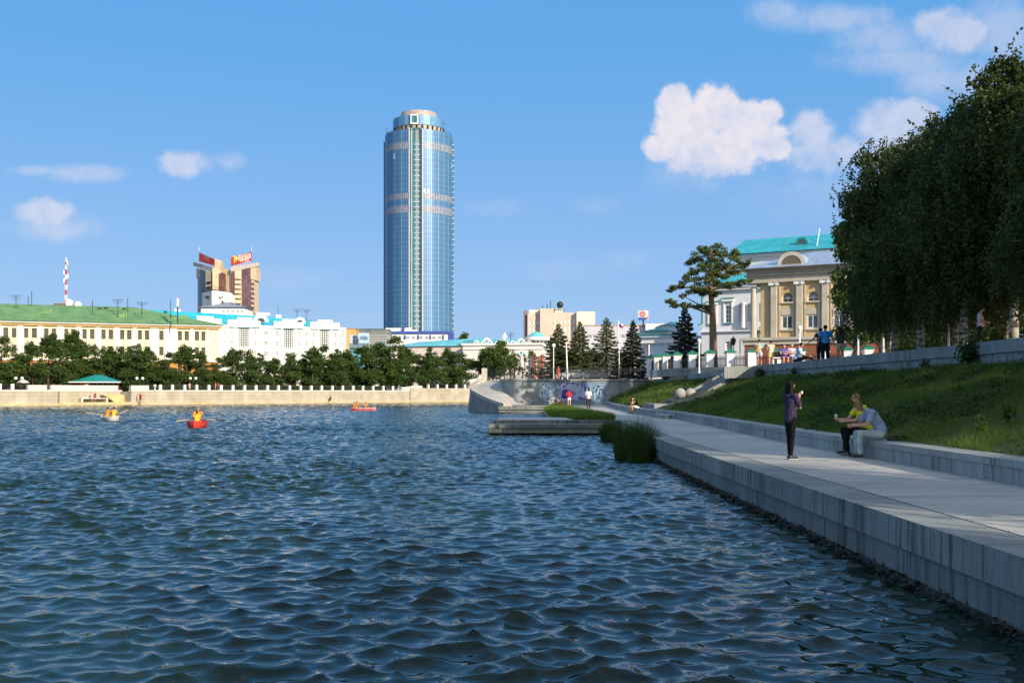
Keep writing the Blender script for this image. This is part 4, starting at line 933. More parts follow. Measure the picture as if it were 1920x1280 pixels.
# ---- low blue and white building in front of the skyscraper, billboard and roofs behind the trees
bb = thing('blue_trimmed_building', 'low white office block with dark blue roof band in front of the glass skyscraper', 'building', (X(780, 420), 420, 0))
def lx(px): return X(px, 420)-X(780, 420)
zt6, zb6 = Zat(626, 420), Zat(655, 420); M_blue = mat('blue_band', (.03, .06, .28), (.05, .09, .36), rough=.5)
MB().box(lx(716), lx(841), 0, 15, 3, zt6).build('wall', M_whitew, bb)
MB().box(lx(714), lx(842), -.5, .4, zt6, zt6+1.1).box(lx(841), lx(847.5), -.4, 15, 3, zt6+.9).build('roof_band', M_blue, bb)
hs = []
for px_ in (728, 738, 747, 761, 772, 786, 797, 810, 821): 
    w_ = window(bb, lx(px_), lx(px_+6.5), Zat(636, 420), Zat(630, 420), y=-.06, mf=M_whitepaint, mg=M_glass_green, nv=1, nh=0, fr=.18)
for px_ in (733, 758, 783, 806, 830): MB().box(lx(px_), lx(px_+2.6), -.5, -.01, Zat(636, 420), Zat(628, 420)).build('blue_pier', M_blue, bb)
MB().box(lx(721), lx(750), 3, 10, zt6+1, Zat(614, 420)).box(lx(746), lx(780), 2, 9, zt6+1, Zat(618, 420)).box(lx(690), lx(722), 2, 9, 10, Zat(617, 420)).box(lx(757), lx(769), 4, 8, zt6+1, Zat(613.5, 420)).build('roof_house', M_whitew, bb)
MB().box(lx(752), lx(757), 1.5, 4, zt6+1, Zat(614, 420)).build('roof_tank', M_blue, bb)
ob_ = thing('orange_block', 'small orange tiled block showing right of the white cyan roofed building', 'building', (X(656, 330), 330, 0))
MB().box(-1.4, 1.7, 0, 8, 3, Zat(616.5, 330)).build('wall', M_ochre_lt, ob_); MB().box(-2, 1.9, -.2, 8, Zat(616.5, 330), Zat(615.5, 330)).build('roof', M_ochre, ob_)
gs = thing('grey_hangar', 'dark grey low roof stretching behind the billboard', 'building', (X(685, 345), 345, 0))
MB().box(-4, 7.5, 0, 8, 3, Zat(617, 345)).build('wall', mat('grey_sheet', (.13, .15, .15), (.2, .22, .21), scale=.3), gs)
hip(MB(), -4.2, 7.7, -.3, 8, Zat(617, 345), Zat(615, 345), 4).build('roof', mat('dark_roof', (.05, .07, .07)), gs)
bd = thing('billboard', 'pale blue roof billboard with two people and dark lettering', 'billboard', (X(675, 300), 300, 0))
kx = lambda px: X(px, 300)-X(675, 300)
M_bb = mat('billboard_blue', (.33, .52, .66), (.45, .62, .74), scale=.3, rough=.5); M_bbd = mat('billboard_ink', (.05, .08, .14))
MB().box(kx(656.5), kx(692.5), -.2, .2, Zat(643, 300), Zat(628, 300)).box(kx(673), kx(692.4), -.1, .15, Zat(628, 300), Zat(624, 300)).build('board', M_bb, bd)
for px_ in (664.6, 669): MB().ball((kx(px_), -.3, Zat(632, 300)), .42, 10, (1, .25, 1.3)).ball((kx(px_)+.1, -.3, Zat(639.5, 300)), .95, 10, (.55, .2, 1.1)).build('printed_figure', M_bbd, bd)
text_obj('АВИАМИКС', 1.1, 'lettering', M_bbd, bd, (kx(682.5), -.22, Zat(635, 300)), bold=.03, width=2.35); text_obj('МАРКЕТ', .6, 'lettering', M_bbd, bd, (kx(682.5), -.22, Zat(631, 300)), width=1.6)
MB().box(kx(655), kx(690), -.3, 6, 3, Zat(644, 300)).build('support_wall', mat('slate_blue_wall', (.12, .20, .27), (.18, .27, .34)), bd)
ln = thing('louvre_block', 'grey building with horizontal louvres beside the billboard', 'building', (X(712, 320), 320, 0))
MB().box(X(693, 320)-X(712, 320), X(727, 320)-X(712, 320), 0, 8, 3, Zat(627, 320)).build('wall', mat('louvre_grey', (.36, .37, .36), (.44, .45, .43)), ln)
mb = MB()
for k in range(5): mb.box(-3, 2.4, -.1, -.01, Zat(629+k*3, 320), Zat(629+k*3, 320)+.12)
mb.build('louvres', M_black, ln)
gh = thing('gabled_house', 'small house with grey gable roof and turquoise trim peeking over the shore trees', 'house', (X(688, 262), 262, 0))
hx = lambda px: X(px, 262)-X(688, 262)
MB().box(hx(660), hx(694), 0, 8, 3, Zat(654, 262)).build('wall', M_turq_lt, gh)
MB().add([(hx(672), -.6, Zat(653, 262)), (hx(698), -.6, Zat(653, 262)), (hx(691), 3, Zat(643, 262)), (hx(672), 8, Zat(653, 262)), (hx(698), 8, Zat(653, 262))], [(0, 1, 2), (1, 4, 2), (4, 3, 2), (3, 0, 2)]).build('roof', mat('khaki_roof', (.26, .25, .19), (.34, .33, .26)), gh)
MB().box(hx(656), hx(672), -.4, 8, Zat(654, 262), Zat(652, 262)).build('eave', mat('dark_roof2', (.06, .08, .08)), gh)
tq = thing('turquoise_roofed_hall', 'small hipped turquoise roof above the trees left of the long turquoise roof', 'building', (X(710, 275), 275, 0))
MB().box(X(700, 275)-X(710, 275), X(722, 275)-X(710, 275), 0, 6, 3, Zat(648, 275)).build('wall', M_white, tq); hip(MB(), X(699, 275)-X(710, 275), X(724, 275)-X(710, 275), -.3, 6, Zat(648, 275), Zat(640, 275), 2).build('roof', M_turq, tq)

# ---- long turquoise roof and the ornate house
lr = Frame(756, 275, math.atan2(-2000, 7000))
lh = lr.root('long_hall', 'long low pink-white wing with pale turquoise sheet roof above the shore trees', 'building')
tA, tB = lr.t(745), lr.t(905); zz0 = lr.z(800, 649)
MB().box(tA, tB+8, 0, 10, 3, zz0).build('wall', mat('pinkish_render', (.62, .52, .48), (.70, .60, .56), scale=.6), lh)
MB().add([(tA-.5, -.6, zz0), (tB, -.6, zz0), (tB, 5, lr.z(870, 633, 5)), (tA+4, 5, lr.z(760, 641, 5)), (tA-.5, 11, zz0), (tB, 11, zz0)], [(0, 1, 2, 3), (3, 2, 5, 4), (0, 3, 4)]).build('roof', M_turq_lt, lh)
sv = Frame(868, 262, math.atan2(-2000, 9000))
oh = sv.root('ornate_house', 'ornate white and turquoise house with scroll gables behind the terrace trees', 'building')
tA, tB = sv.t(868), sv.t(1018); zc7 = sv.z(940, 647); M_orn = mat('ornate_pinkwhite', (.74, .66, .62), (.82, .76, .72), scale=.5, rough=.9)
hs = [(sv.t(p_), sv.t(p_+5), sv.z(p_, 697), sv.z(p_, 668)) for p_ in (962, 971, 980, 989, 998, 912, 922, 932, 942, 952)]
MB().holes(tA, tB, 3, zc7, hs, 0, .4).box(tA, tB, .6, 9, 3, zc7).build('wall', M_orn, oh)
for h in hs: window(oh, *h, y=.25, nv=1, nh=2, fr=.14)
mb = MB()
mb.box(tA-.3, tB+.3, -.5, .3, zc7, zc7+.45); mb.box(tA, tB, -.3, -.003, sv.z(940, 655), sv.z(940, 652)); mb.build('cornice', M_white, oh)
def scroll(pxc, pyb, w, h, par):
    c = sv.t(pxc); wv = w/2*262/FPX; z0_ = sv.z(pxc, pyb); hv = h*262/FPX
    out_ = [(-1, 0), (-1, .25), (-.8, .5), (-.62, .55), (-.5, .85), (-.25, 1.0), (0, 1.08), (.25, 1.0), (.5, .85), (.62, .55), (.8, .5), (1, .25), (1, 0)]
    mb = MB(); o_ = [(c+x*wv, z0_+y*hv) for x, y in out_]; i_ = [(c+x*wv*.68, z0_+.08*hv+y*hv*.66) for x, y in out_]; n = len(o_)
    vs = [(x, -.42, z) for x, z in o_]+[(x, -.42, z) for x, z in i_]+[(x, .2, z) for x, z in o_]
    mb.add(vs, [(k, k+1, n+k+1, n+k) for k in range(n-1)]+[(k, 2*n+k, 2*n+k+1, k+1) for k in range(n-1)]); g_ = mb.build('scroll_gable', M_whitepaint, par)
    MB().poly([(x, -.3, z) for x, z in i_]).build('gable_panel', M_turq, g_)
    r_ = MB().lathe([(wv*.42, 0), (wv*.22, .0)], n=16).build('gable_ring', M_whitepaint, g_); r_.rotation_euler = (R(90), 0, 0); r_.location = (c, -.36, z0_+.42*hv)
for p_, w_, h_ in ((893.5, 11, 8), (913, 22, 12), (932, 11, 6), (962, 11, 7), (977.5, 22, 11), (992.5, 11, 7)): scroll(p_, 645.5, w_, h_, oh)
for p_ in (977.5,): scroll(p_, 666, 22, 9, oh)
# gable tower with pinnacles, railing, domed corner rotunda
mb = MB(); c = sv.t(946.5); k_ = 262/FPX
mb.add([(c-3*k_, -.6, zc7), (c+3*k_, -.6, zc7), (c+3*k_, -.6, zc7+14*k_), (c, -.6, zc7+23*k_), (c-3*k_, -.6, zc7+14*k_), (c-3*k_, 1, zc7+14*k_), (c, 1, zc7+23*k_), (c+3*k_, 1, zc7+14*k_)], [(0, 1, 2, 3, 4), (4, 3, 6, 5), (3, 2, 7, 6)])
for dx_, h_ in ((-9, 14), (-6, 15), (6, 15), (8.5, 13), (-3.5, 21)):
    mb.add([(c+(dx_-.8)*k_, -.6, zc7), (c+(dx_+.8)*k_, -.6, zc7), (c+dx_*k_, -.5, zc7+h_*k_), (c+dx_*k_, 0, zc7)], [(0, 1, 2), (1, 3, 2), (3, 0, 2)])
mb.build('pinnacled_gable', M_whitepaint, oh)
mb = MB(); x0_, x1_ = sv.t(870), sv.t(888); zr_ = zc7+.5
for k in range(9): mb.bar((x0_+(x1_-x0_)*k/8, -.2, zr_), (x0_+(x1_-x0_)*k/8, -.2, zr_+.6), .06)
mb.bar((x0_, -.2, zr_+.6), (x1_, -.2, zr_+.6), .1); mb.build('roof_railing', M_black, oh)
MB().add([(tA-2, 1, zc7+.4), (tB-2, 1, zc7+.4), (tB-6, 6, sv.z(950, 634)), (tA+2, 6, sv.z(900, 633.5)), (tA-2, 10, zc7), (tB-2, 10, zc7)], [(0, 1, 2, 3), (3, 2, 5, 4), (1, 5, 2), (0, 3, 4)]).build('roof', M_turq_lt, oh)
rc_ = (sv.t(999), 4.6); Rr = 31*k_/1.5
mb = MB().lathe([(Rr, 3), (Rr, sv.z(999, 637)), (Rr+.6, sv.z(999, 636.5)), (Rr+.6, sv.z(999, 630.5)), (Rr-.4, sv.z(999, 630))], (rc_[0], rc_[1], 0), n=28); mb.build('corner_rotunda', M_orn, oh)
MB().lathe([(Rr-.3, sv.z(999, 630)), (Rr*.62, sv.z(999, 625)), (Rr*.3, sv.z(999, 621.5)), (.05, sv.z(999, 619.5))], (rc_[0], rc_[1], 0), n=28).build('dome_roof', M_turq_lt, oh, True)
for i in range(9):
    a = R(-165+i*18.7)
    w_ = MB().box(-.35, .35, -.08, .05, sv.z(999, 652), sv.z(999, 638.5)).build('rotunda_window', M_glass, oh); w_.location = (rc_[0]+Rr*math.cos(a), rc_[1]+Rr*math.sin(a), 0); w_.rotation_euler = (0, 0, a+R(90))
for p_ in (1004, 1018):
    MB().tube([(sv.t(p_), -.7, 3), (sv.t(p_), -.7, sv.z(p_, 664))], .34, 10).build('red_column', mat('red_column', (.45, .10, .06)), oh)
antenna(957.5, 268, 624, 640, 1, 'dark cross-shaped aerial on the ornate turquoise roofed house', .1)

# ---- beige slab block behind the spruces
M_beige = mat('beige_panels', (.52, .44, .36), (.58, .50, .42), scale=.3, rough=.9); M_beige_lt = mat('pale_beige_end', (.72, .64, .52), (.78, .70, .58), scale=.3, rough=.9)
hb = Frame(982, 470, 0); ho = hb.root('panel_building', 'tall beige panel office building with blank end walls behind the spruces', 'building')
k6 = 1920/170.
def ux(x): return 960+x/k6*1.0
def uy(y): return 560+y/k6*1.0
def blk(xa, xb_, yt, m, nm, off=0, dep=12, hs=None):
    x0_, x1_ = hb.t(ux(xa), off), hb.t(ux(xb_), off); zt = hb.z(1000, uy(yt), off); mb = MB()
    mb.holes(x0_, x1_, 3, zt, hs or [], off, .4); mb.box(x0_, x1_, off+.5, off+dep, 3, zt-.01).box(x0_, x1_, off, off+dep, zt-.009, zt)
    mb.box(x0_, x0_+.02, off, off+.5, 3, zt); mb.box(x1_-.02, x1_, off, off+.5, 3, zt); return mb.build(nm, m, ho)
h1 = [(hb.t(ux(a)), hb.t(ux(a+45)), hb.z(1000, uy(y+75)), hb.z(1000, uy(y))) for a in (365, 450, 530) for y in (470, 612)]
blk(328, 592, 315, M_beige, 'left_wall', 0, 12, h1)
blk(255, 330, 250, mat('brown_stripe', (.20, .13, .13), (.26, .18, .18)), 'dark_corner', 1.5)
blk(360, 590, 235, M_beige_lt, 'rear_block', 6)
blk(592, 885, 205, M_beige, 'blank_shaft', -2.5)
h2 = [(hb.t(ux(a)), hb.t(ux(a+45)), hb.z(1000, uy(y+80)), hb.z(1000, uy(y))) for a in (1040, 1125, 1205, 1290) for y in (435, 580, 725)]+[(hb.t(ux(905)), hb.t(ux(940)), hb.z(1000, uy(y+75)), hb.z(1000, uy(y))) for y in (445, 545)]
blk(886, 1368, 290, M_beige, 'middle_wall', 0, 12, h2)
blk(1368, 1762, 272, M_beige_lt, 'pale_end_wall', -3)
blk(905, 1085, 215, M_beige_lt, 'plant_room', 5, 6)
for h in h1+h2: window(ho, *h, y=.25, nv=1, nh=0, fr=.3)
mb = MB()
for a, y0, y1 in ((905, 190, 240), (990, 110, 250), (1075, 190, 240), (1110, 180, 270), (655, 120, 205), (755, 95, 205), (825, 20, 205)): mb.tube([(hb.t(ux(a)), 6, hb.z(1000, uy(y1))-1), (hb.t(ux(a)), 6, hb.z(1000, uy(y0)))], .18, 6)
mb.box(hb.t(ux(903)), hb.t(ux(1080)), 4.6, 5, hb.z(1000, uy(218)), hb.z(1000, uy(208))); mb.ball((hb.t(ux(1028)), 5, hb.z(1000, uy(108))), 1.5, 8); mb.build('roof_aerials', M_black, ho)

# ---- flat grey block behind the pavilion, with rotating sign cube, and the pavilion
gg = thing('grey_flat_block', 'pale grey flat roofed block behind the pavilion carrying the sign cube', 'building', (X(1150, 300), 300, 0))
gx = lambda px: X(px, 300)-X(1150, 300)
hs = [(gx(p_), gx(p_+8), Zat(634, 300), Zat(627.5, 300)) for p_ in (1101, 1111, 1163, 1172, 1200)]
MB().holes(gx(1095), gx(1262), 3, Zat(610, 300), hs, 0, .3).box(gx(1095), gx(1209), .5, 10, 3, Zat(610, 300)).build('wall', mat('pale_lilac_render', (.46, .46, .52), (.52, .52, .58), scale=.3), gg)
for h in hs: window(gg, *h, y=.2, nv=2, nh=1, fr=.12)
MB().box(gx(1209), gx(1263), -2, 10, 3, Zat(607.5, 300)).build('end_wall', M_whitew, gg); MB().box(gx(1095), gx(1209), -.3, .4, Zat(610, 300), Zat(609, 300)).build('coping', M_ochre_lt, gg)
sc_ = thing('sign_cube', 'small cube sign with a red emblem on a post above the flat grey block', 'sign', (X(1206, 299), 299, 0), R(-18))
z0_, z1_ = Zat(600.5, 299), Zat(582.5, 299)
MB().box(-1.2, 1.2, -1.2, 1.2, z0_, z1_).build('sign_box', M_whitepaint, sc_)
MB().box(-1.18, 1.18, -1.26, -1.205, z0_+.02, z0_+.75).build('blue_strip', mat('sign_blue', (.05, .12, .45)), sc_)
mb = MB().lathe([(.62, 0), (.3, 0)], n=16); o = mb.build('red_emblem', mat('emblem_red', (.75, .10, .05)), sc_); o.rotation_euler = (R(90), 0, 0); o.location = (0, -1.25, (z0_+z1_)/2+.35)
mb = MB()
for k in range(8): a = k*math.pi/4; mb.box(.85*math.cos(a)-.13, .85*math.cos(a)+.13, -1.27, -1.21, (z0_+z1_)/2+.35+.75*math.sin(a)-.13, (z0_+z1_)/2+.35+.75*math.sin(a)+.13)
mb.build('emblem_dots', MATS['emblem_red'], sc_)
MB().box(1.205, 1.25, -.9, .7, z0_+.1, z0_+1.2).build('red_mark', MATS['emblem_red'], sc_)
MB().tube([(0, 0, Zat(609, 299)-.5), (0, 0, z0_)], .2, 8).build('post', M_black, sc_)

M_paleb = mat('pale_blue_render', (.50, .58, .66), (.58, .66, .73), scale=.4, rough=.85)
pv = Frame(1222, 170, math.atan2(-2000, 3700)); po = pv.root('gate_pavilion', 'pale blue classical pavilion with teal hipped roof and one column left of the dark spruce', 'building')
tA, tB = pv.t(1218), pv.t(1275)
MB().box(tA, tB, 0, 9, TZ, pv.z(1240, 643)).build('wall', M_paleb, po)
MB().box(pv.t(1200), tB+.5, -.5, 9, pv.z(1240, 643), pv.z(1240, 632.5)).build('entablature', M_white, po)
MB().box(pv.t(1196), tB+.8, -.9, 9.2, pv.z(1240, 632.5), pv.z(1240, 629)).build('cornice', M_paleb, po)
MB().box(pv.t(1195.5), tB+.9, -1, 9.3, pv.z(1240, 629), pv.z(1240, 626.8)).build('teal_flashing', M_teal, po)
MB().box(pv.t(1206), pv.t(1252), .4, 6, pv.z(1240, 626.8), pv.z(1240, 620)).build('attic', M_white, po)
hip(MB(), pv.t(1200), pv.t(1254), -.2, 7, pv.z(1240, 620), pv.z(1240, 611.5), 3.4, 2.4).build('roof', M_teal, po)
MB().lathe([(.42, TZ), (.42, TZ+.2), (.33, TZ+.25), (.30, pv.z(1210, 646)), (.42, pv.z(1210, 645)), (.42, pv.z(1210, 643.3))], (pv.t(1210), .6, 0), 16).build('column', M_white, po, True)
pv2 = thing('teal_roofed_wing', 'second teal roofed pale wing rising behind the pavilion and dark spruce', 'building', (X(1262, 185), 185, 0))
v2 = lambda px: X(px, 185)-X(1262, 185)
MB().box(v2(1240), v2(1290), 0, 8, TZ, Zat(609, 185)).build('wall', M_paleb, pv2); MB().box(v2(1265), v2(1312), -1.6, 2, TZ, Zat(642, 183)).build('yellow_wing_wall', mat('cream_light', (.66, .62, .48), (.72, .68, .55)), pv2)
hip(MB(), v2(1238), v2(1300), -.4, 9, Zat(609, 185), Zat(601, 185), 4, 3.4).build('roof', M_teal, pv2); MB().box(v2(1264), v2(1314), -2, 2, Zat(642, 183), Zat(637, 183)).build('teal_coping', M_teal, pv2)

# ---- palace complex on the right
PA = math.atan2(-2000, 3560)
M_yel = mat('beige_yellow_render', (.53, .38, .20), (.61, .45, .25), scale=.6, rough=.9); M_pil = mat('pilaster_grey', (.46, .42, .34), (.54, .50, .42), scale=.8, rough=.9)
M_brick = mat('red_brown_plinth', (.24, .08, .045), (.32, .12, .07), scale=1.4, rough=.9)
PB = Frame(1412, 112, PA); pb_ = PB.root('classical_building', 'beige classical building with pilasters and lunette windows over a red-brown plinth', 'building')
zE = PB.z(1470, 503); zLed = PB.z(1480, 632); zArch = PB.z(1480, 524)
tL, tR = PB.t(1426), PB.t(1790)
step = (PB.t(1548)-PB.t(1499)); pils = [PB.t(1452), PB.t(1499.5)]+[PB.t(1548)+step*k for k in range(0, 9)]
hs = []; W_ = []
for k in range(len(pils)-1):
    c = (pils[k]+pils[k+1])/2+.05; ww = .62
    if k == 0 or True:
        hs.append((c-.62, c+.62, PB.z(1478, 566), PB.z(1478, 548), True)); W_.append(hs[-1])
        hs.append((c-.64, c+.58, PB.z(1478, 617), PB.z(1478, 591))); W_.append(hs[-1])
M_sill = M_pil
MB().holes(tL, tR, zLed, zArch, hs, 0, .38).box(tL, tR, .5, 10, zLed, zArch).box(tL, tL+.02, 0, .5, zLed, zArch).build('wall', M_yel, pb_)
for h in W_:
    if len(h) > 4: window(pb_, *h[:4], y=.3, mf=M_whitepaint, mg=M_glass, arch=True, fr=.09)
    else: window(pb_, *h[:4], y=.1, nv=1, nh=0, fr=.14, mg=M_glass_green)
for h in W_:
    MB().box(h[0]-.15, h[1]+.15, -.2, -.003, h[2]-.16, h[2]-.02).build('sill', M_sill, pb_)
    if len(h) > 4: MB().box(h[0]-.05, h[1]+.02, -.05, -.003, h[2]-1.35, h[2]-.72).build('relief_panel', M_sill, pb_)
for k, t in enumerate(pils):
    pl_ = MB().box(t-.30, t+.30, -.32, -.003, zLed, zArch-.55).build('pilaster', M_pil, pb_)
    MB().box(t-.40, t+.40, -.42, -.003, zArch-.55, zArch-.30).build('capital', M_whitepaint, pl_)
    mb = MB()
    for s_ in (-1, 1): mb.tube([(t+s_*.36, -.5, zArch-.42), (t+s_*.36, -.02, zArch-.42)], .17, 12)
    mb.build('volute', M_whitepaint, pl_)
    MB().box(t+.5, t+.62, -.1, -.003, zLed, zArch-.02).box(t-.72, t-.56, -.1, -.003, zLed, zArch-.02).build('lesene', M_pil, pl_)
cl = MB().lathe([(.42, zLed), (.36, zLed+.25), (.30, zArch-.7), (.28, zArch-.6)], (0, .25, 0), 20).build('corner_column', M_pil, pb_, True)
MB().box(-.42, .42, -.2, .7, zArch-.58, zArch-.25).build('capital', M_whitepaint, cl)
MB().box(-.9, tR, -.75, 10, zLed-.75, zLed-.02).box(-1.1, tR, -.95, 10, zLed-.3, zLed-.021).build('plinth_cornice', M_pil, pb_)
MB().box(-.75, tR, -.6, 10, TZ-.2, zLed-.752).build('plinth', M_brick, pb_)
MB().box(-.55, tR, -.45, 10, zArch-.24, zArch+1.1).box(-.75, tR, -.65, 10, zArch+.45, zArch+.6).box(-1.0, tR, -.95, 10, zArch+1.1, zE).build('entablature', M_pil, pb_)
zRd = PB.z(1500, 471.5, 6)
mb = MB().add([(-1.6, -1.5, zE), (tR, -1.5, zE), (tR, 7, zRd), (4.4, 7, zRd), (-1.6, 12, zE), (tR, 12, zE)], [(0, 1, 2, 3), (0, 3, 4), (3, 2, 5, 4), (4, 5, 1, 0)])
rr = mb.build('roof', mat('silver_roof_sheet', (.34, .40, .50), (.46, .52, .60), scale=.8, rough=.35, metal=.3, stretch=(3, .4, 1)), pb_)
tD = PB.t(1489, 1); o = MB().lathe([(1.45, 0), (1.05, 0)], n=18, a0=0, a1=math.pi).build('dormer_ring', M_pil, rr); o.rotation_euler = (R(90), 0, 0); o.location = (tD, -.2, PB.z(1489, 498, 1)-.1)
o = MB().lathe([(1.06, 0), (.001, 0)], n=18, a0=0, a1=math.pi).build('dormer_glass', M_woodwin, rr); o.rotation_euler = (R(90), 0, 0); o.location = (tD, -.15, PB.z(1489, 498, 1)-.1)
mb = MB(); N = 12; zb0 = PB.z(1489, 498, 1)-.1
vs = [(tD+1.45*math.cos(math.pi*k/N), -.2, zb0+1.45*math.sin(math.pi*k/N)) for k in range(N+1)]+[(tD+1.45*math.cos(math.pi*k/N), 3.6, zb0+1.45*math.sin(math.pi*k/N)) for k in range(N+1)]
mb.add(vs, [(k, k+1, N+2+k, N+1+k) for k in range(N)]).build('dormer_hood', MATS['silver_roof_sheet'], rr)
MB().lathe([(.05, 0)], n=3) if False else None
mb = MB()
for k in range(7): mb.bar((-.1+.0, .5+k*.3, zLed), (-.1, .5+k*.3, zLed+1.0), .05)
for k in range(6): mb.bar((.6+k*.25, .3, zLed), (.6+k*.25, .3, zLed+1.1), .05)
mb.bar((.5, .3, zLed+1.1), (2.1, .3, zLed+1.1), .08); mb.build('balcony_railing', M_black, pb_)

WP = Frame(1315, 140, PA); wp = WP.root('palace_wing', 'pale bluish white palace wing with tall windows and drainpipe left of the beige building', 'building')
tA, tB = WP.t(1315), WP.t(1440); zc8 = WP.z(1360, 540); M_wp = mat('cool_white_render', (.62, .63, .66), (.70, .71, .73), scale=.5, rough=.9)
hs = [(WP.t(1330), WP.t(1342), WP.z(1360, 606), WP.z(1360, 578)), (WP.t(1359.5), WP.t(1371.5), WP.z(1360, 605), WP.z(1360, 572.5)), (WP.t(1386), WP.t(1391.5), WP.z(1360, 605), WP.z(1360, 572)), (WP.t(1402), WP.t(1407), WP.z(1360, 605), WP.z(1360, 572)), (WP.t(1422), WP.t(1427), WP.z(1360, 605), WP.z(1360, 572)),
      (WP.t(1360), WP.t(1373), WP.z(1360, 656), WP.z(1360, 640)), (WP.t(1385), WP.t(1389), WP.z(1360, 664), WP.z(1360, 638)), (WP.t(1335), WP.t(1342), WP.z(1360, 664), WP.z(1360, 642))]
MB().holes(tA, tB, TZ, zc8, hs, 0, .4).box(tA, tB, .6, 12, TZ, zc8).box(tA, tA+.02, 0, .6, TZ, zc8).build('wall', M_wp, wp)
for i, h in enumerate(hs): window(wp, *h, y=.25, nv=1, nh=3 if i < 5 else 2, fr=.10)
MB().box(tA-.2, tB, -.35, .2, WP.z(1360, 622), WP.z(1360, 620)).box(tA-.3, tB, -.5, .2, zc8-.3, zc8).box(tA-.5, tB, -.7, .2, zc8, zc8+.3).build('cornice', M_white, wp)
mb = MB()
for h in hs[:2]: mb.box(h[0]-.2, h[0]-.01, -.15, -.003, h[2]-.1, h[3]+.5); mb.box(h[1]+.01, h[1]+.2, -.15, -.003, h[2]-.1, h[3]+.5); mb.box(h[0]-.35, h[1]+.35, -.4, -.003, h[3]+.5, h[3]+.8)
mb.build('window_surround', M_white, wp)
for h in hs[:2]: MB().box(h[0]-.4, h[1]+.4, -.45, -.002, h[3]+.802, h[3]+.95).box(h[0]-.1, h[1]+.1, -.2, -.003, h[2]-.2, h[2]-.02).build('teal_flashing', M_teal, wp)
for p_ in (1394.5, 1413): MB().lathe([(.30, WP.z(1360, 616)), (.27, WP.z(1360, 572)), (.36, WP.z(1360, 571)), (.36, WP.z(1360, 569))], (WP.t(p_), -.35, 0), 14).build('half_column', M_whitepaint, wp, True)
rz0, rz1 = zc8+.3, WP.z(1395, 512, 4)
MB().add([(tA-.8, -.9, rz0), (tB, -.9, rz0), (tB, 5, rz1+.8), (tA+3.5, 5, rz1), (tA-.8, 12, rz0), (tB, 12, rz0)], [(0, 1, 2, 3), (0, 3, 4), (3, 2, 5, 4)]).build('roof', M_turq, wp)
MB().tube([(tA+.2, -.3, zc8), (tA+.2, -.3, WP.z(1315, 607)), (tA-.3, -.5, WP.z(1315, 609))], .12, 8).build('drainpipe', M_teal, wp)
BH = Frame(1372, 156, PA); bh = BH.root('palace_main_block', 'tall palace block with big turquoise hipped roof behind the beige building', 'building')
tA, tB = BH.t(1372), BH.t(1760); zc9 = BH.z(1460, 478)
MB().box(tA+.4, tB, .5, 15, TZ, zc9).build('wall', M_wp, bh); MB().box(tA, tB, 0, 15, zc9, zc9+.4).build('cornice', M_white, bh)
zr9 = BH.z(1450, 445.5, 7)
r9 = MB().add([(tA-.6, -.6, zc9+.42), (tB, -.6, zc9+.42), (tB, 7.5, zr9), (BH.t(1397, 7.5), 7.5, zr9), (tA-.6, 15.5, zc9+.42), (tB, 15.5, zc9+.42)], [(0, 1, 2, 3), (0, 3, 4), (3, 2, 5, 4)]).build('roof', M_turq, bh)
mb = MB(); t = tA
while t < tB: mb.bar((t, -.6, zc9+.46), (t+1.2, 7.4, zr9+.02), .05); t += .9
mb.build('standing_seams', M_turq, r9)
tD = BH.t(1505, 3); zD = BH.z(1505, 459, 3)
o = MB().lathe([(.95, 0), (.68, 0)], n=16).build('dormer_ring', M_teal, r9); o.rotation_euler = (R(90), 0, 0); o.location = (tD, 2.4, zD+.1)
o = MB().lathe([(.7, 0), (.001, 0)], n=16).build('dormer_glass', M_glass_green, r9); o.rotation_euler = (R(90), 0, 0); o.location = (tD, 2.42, zD+.1)
mb = MB(); vs = [(tD+.95*math.cos(2*math.pi*k/16), 2.4, zD+.1+.95*math.sin(2*math.pi*k/16)) for k in range(17)]+[(tD+.95*math.cos(2*math.pi*k/16), 6, zD+.1+.95*math.sin(2*math.pi*k/16)) for k in range(17)]
mb.add(vs, [(k, k+1, 18+k, 17+k) for k in range(16)]).build('dormer_hood', M_turq, r9)
MB().tube([(BH.t(1531, 1), .5, zc9), (BH.t(1531, 1), 3, zr9+.3)], .06, 6).build('lightning_rod', M_whitepaint, r9)
# ================================================================== FAR SHORE
FS = Frame(0, 168, math.atan2(72, 68.6))
M_emb = granite('embankment_stone', (.37, .33, .26), (.50, .45, .37), 0, 2.2, .35, stainc=(.32, .24, .12), zlines=(.9, 1.45))
M_embp = mat('pale_parapet_stone', (.52, .49, .45), (.62, .58, .53), scale=1.5, rough=.85)
M_ylw = mat('yellow_ledge_stone', (.45, .35, .16), (.58, .48, .28), scale=.8, rough=.85)
ew = FS.root('embankment_wall', 'long pale stone embankment wall along the far shore with dark gaps and a landing', 'wall')
f = FS.t; ZW = 2.25
MB().box(f(-130), f(112), 0, .8, -1, ZW).box(f(246), f(768), 0, .8, -1, ZW).box(f(112), f(246), 4, 4.8, -1, ZW).box(f(112)-.4, f(112), 0, 4.8, -1, ZW).box(f(246), f(246)+.4, .8, 4.8, -1, ZW).build('wall_face', M_emb, ew)
MB().box(f(768)+.02, f(1010), -.3, .8, -1, ZW+.75).build('raised_wall', M_emb, ew)
MB().box(f(768)+.02, f(790), -.35, .9, ZW+.753, ZW+1.25).box(f(753), f(768), -.1, .9, ZW+.253, ZW+1.0).build('parapet', M_embp, ew)
MB().box(f(-130), f(112), -.08, 1.0, ZW+.003, ZW+.25).box(f(246), f(768), -.08, 1.0, ZW+.003, ZW+.25).box(f(112)-.3, f(246)+.3, 3.92, 5.0, ZW+.003, ZW+.25).build('coping', M_embp, ew)
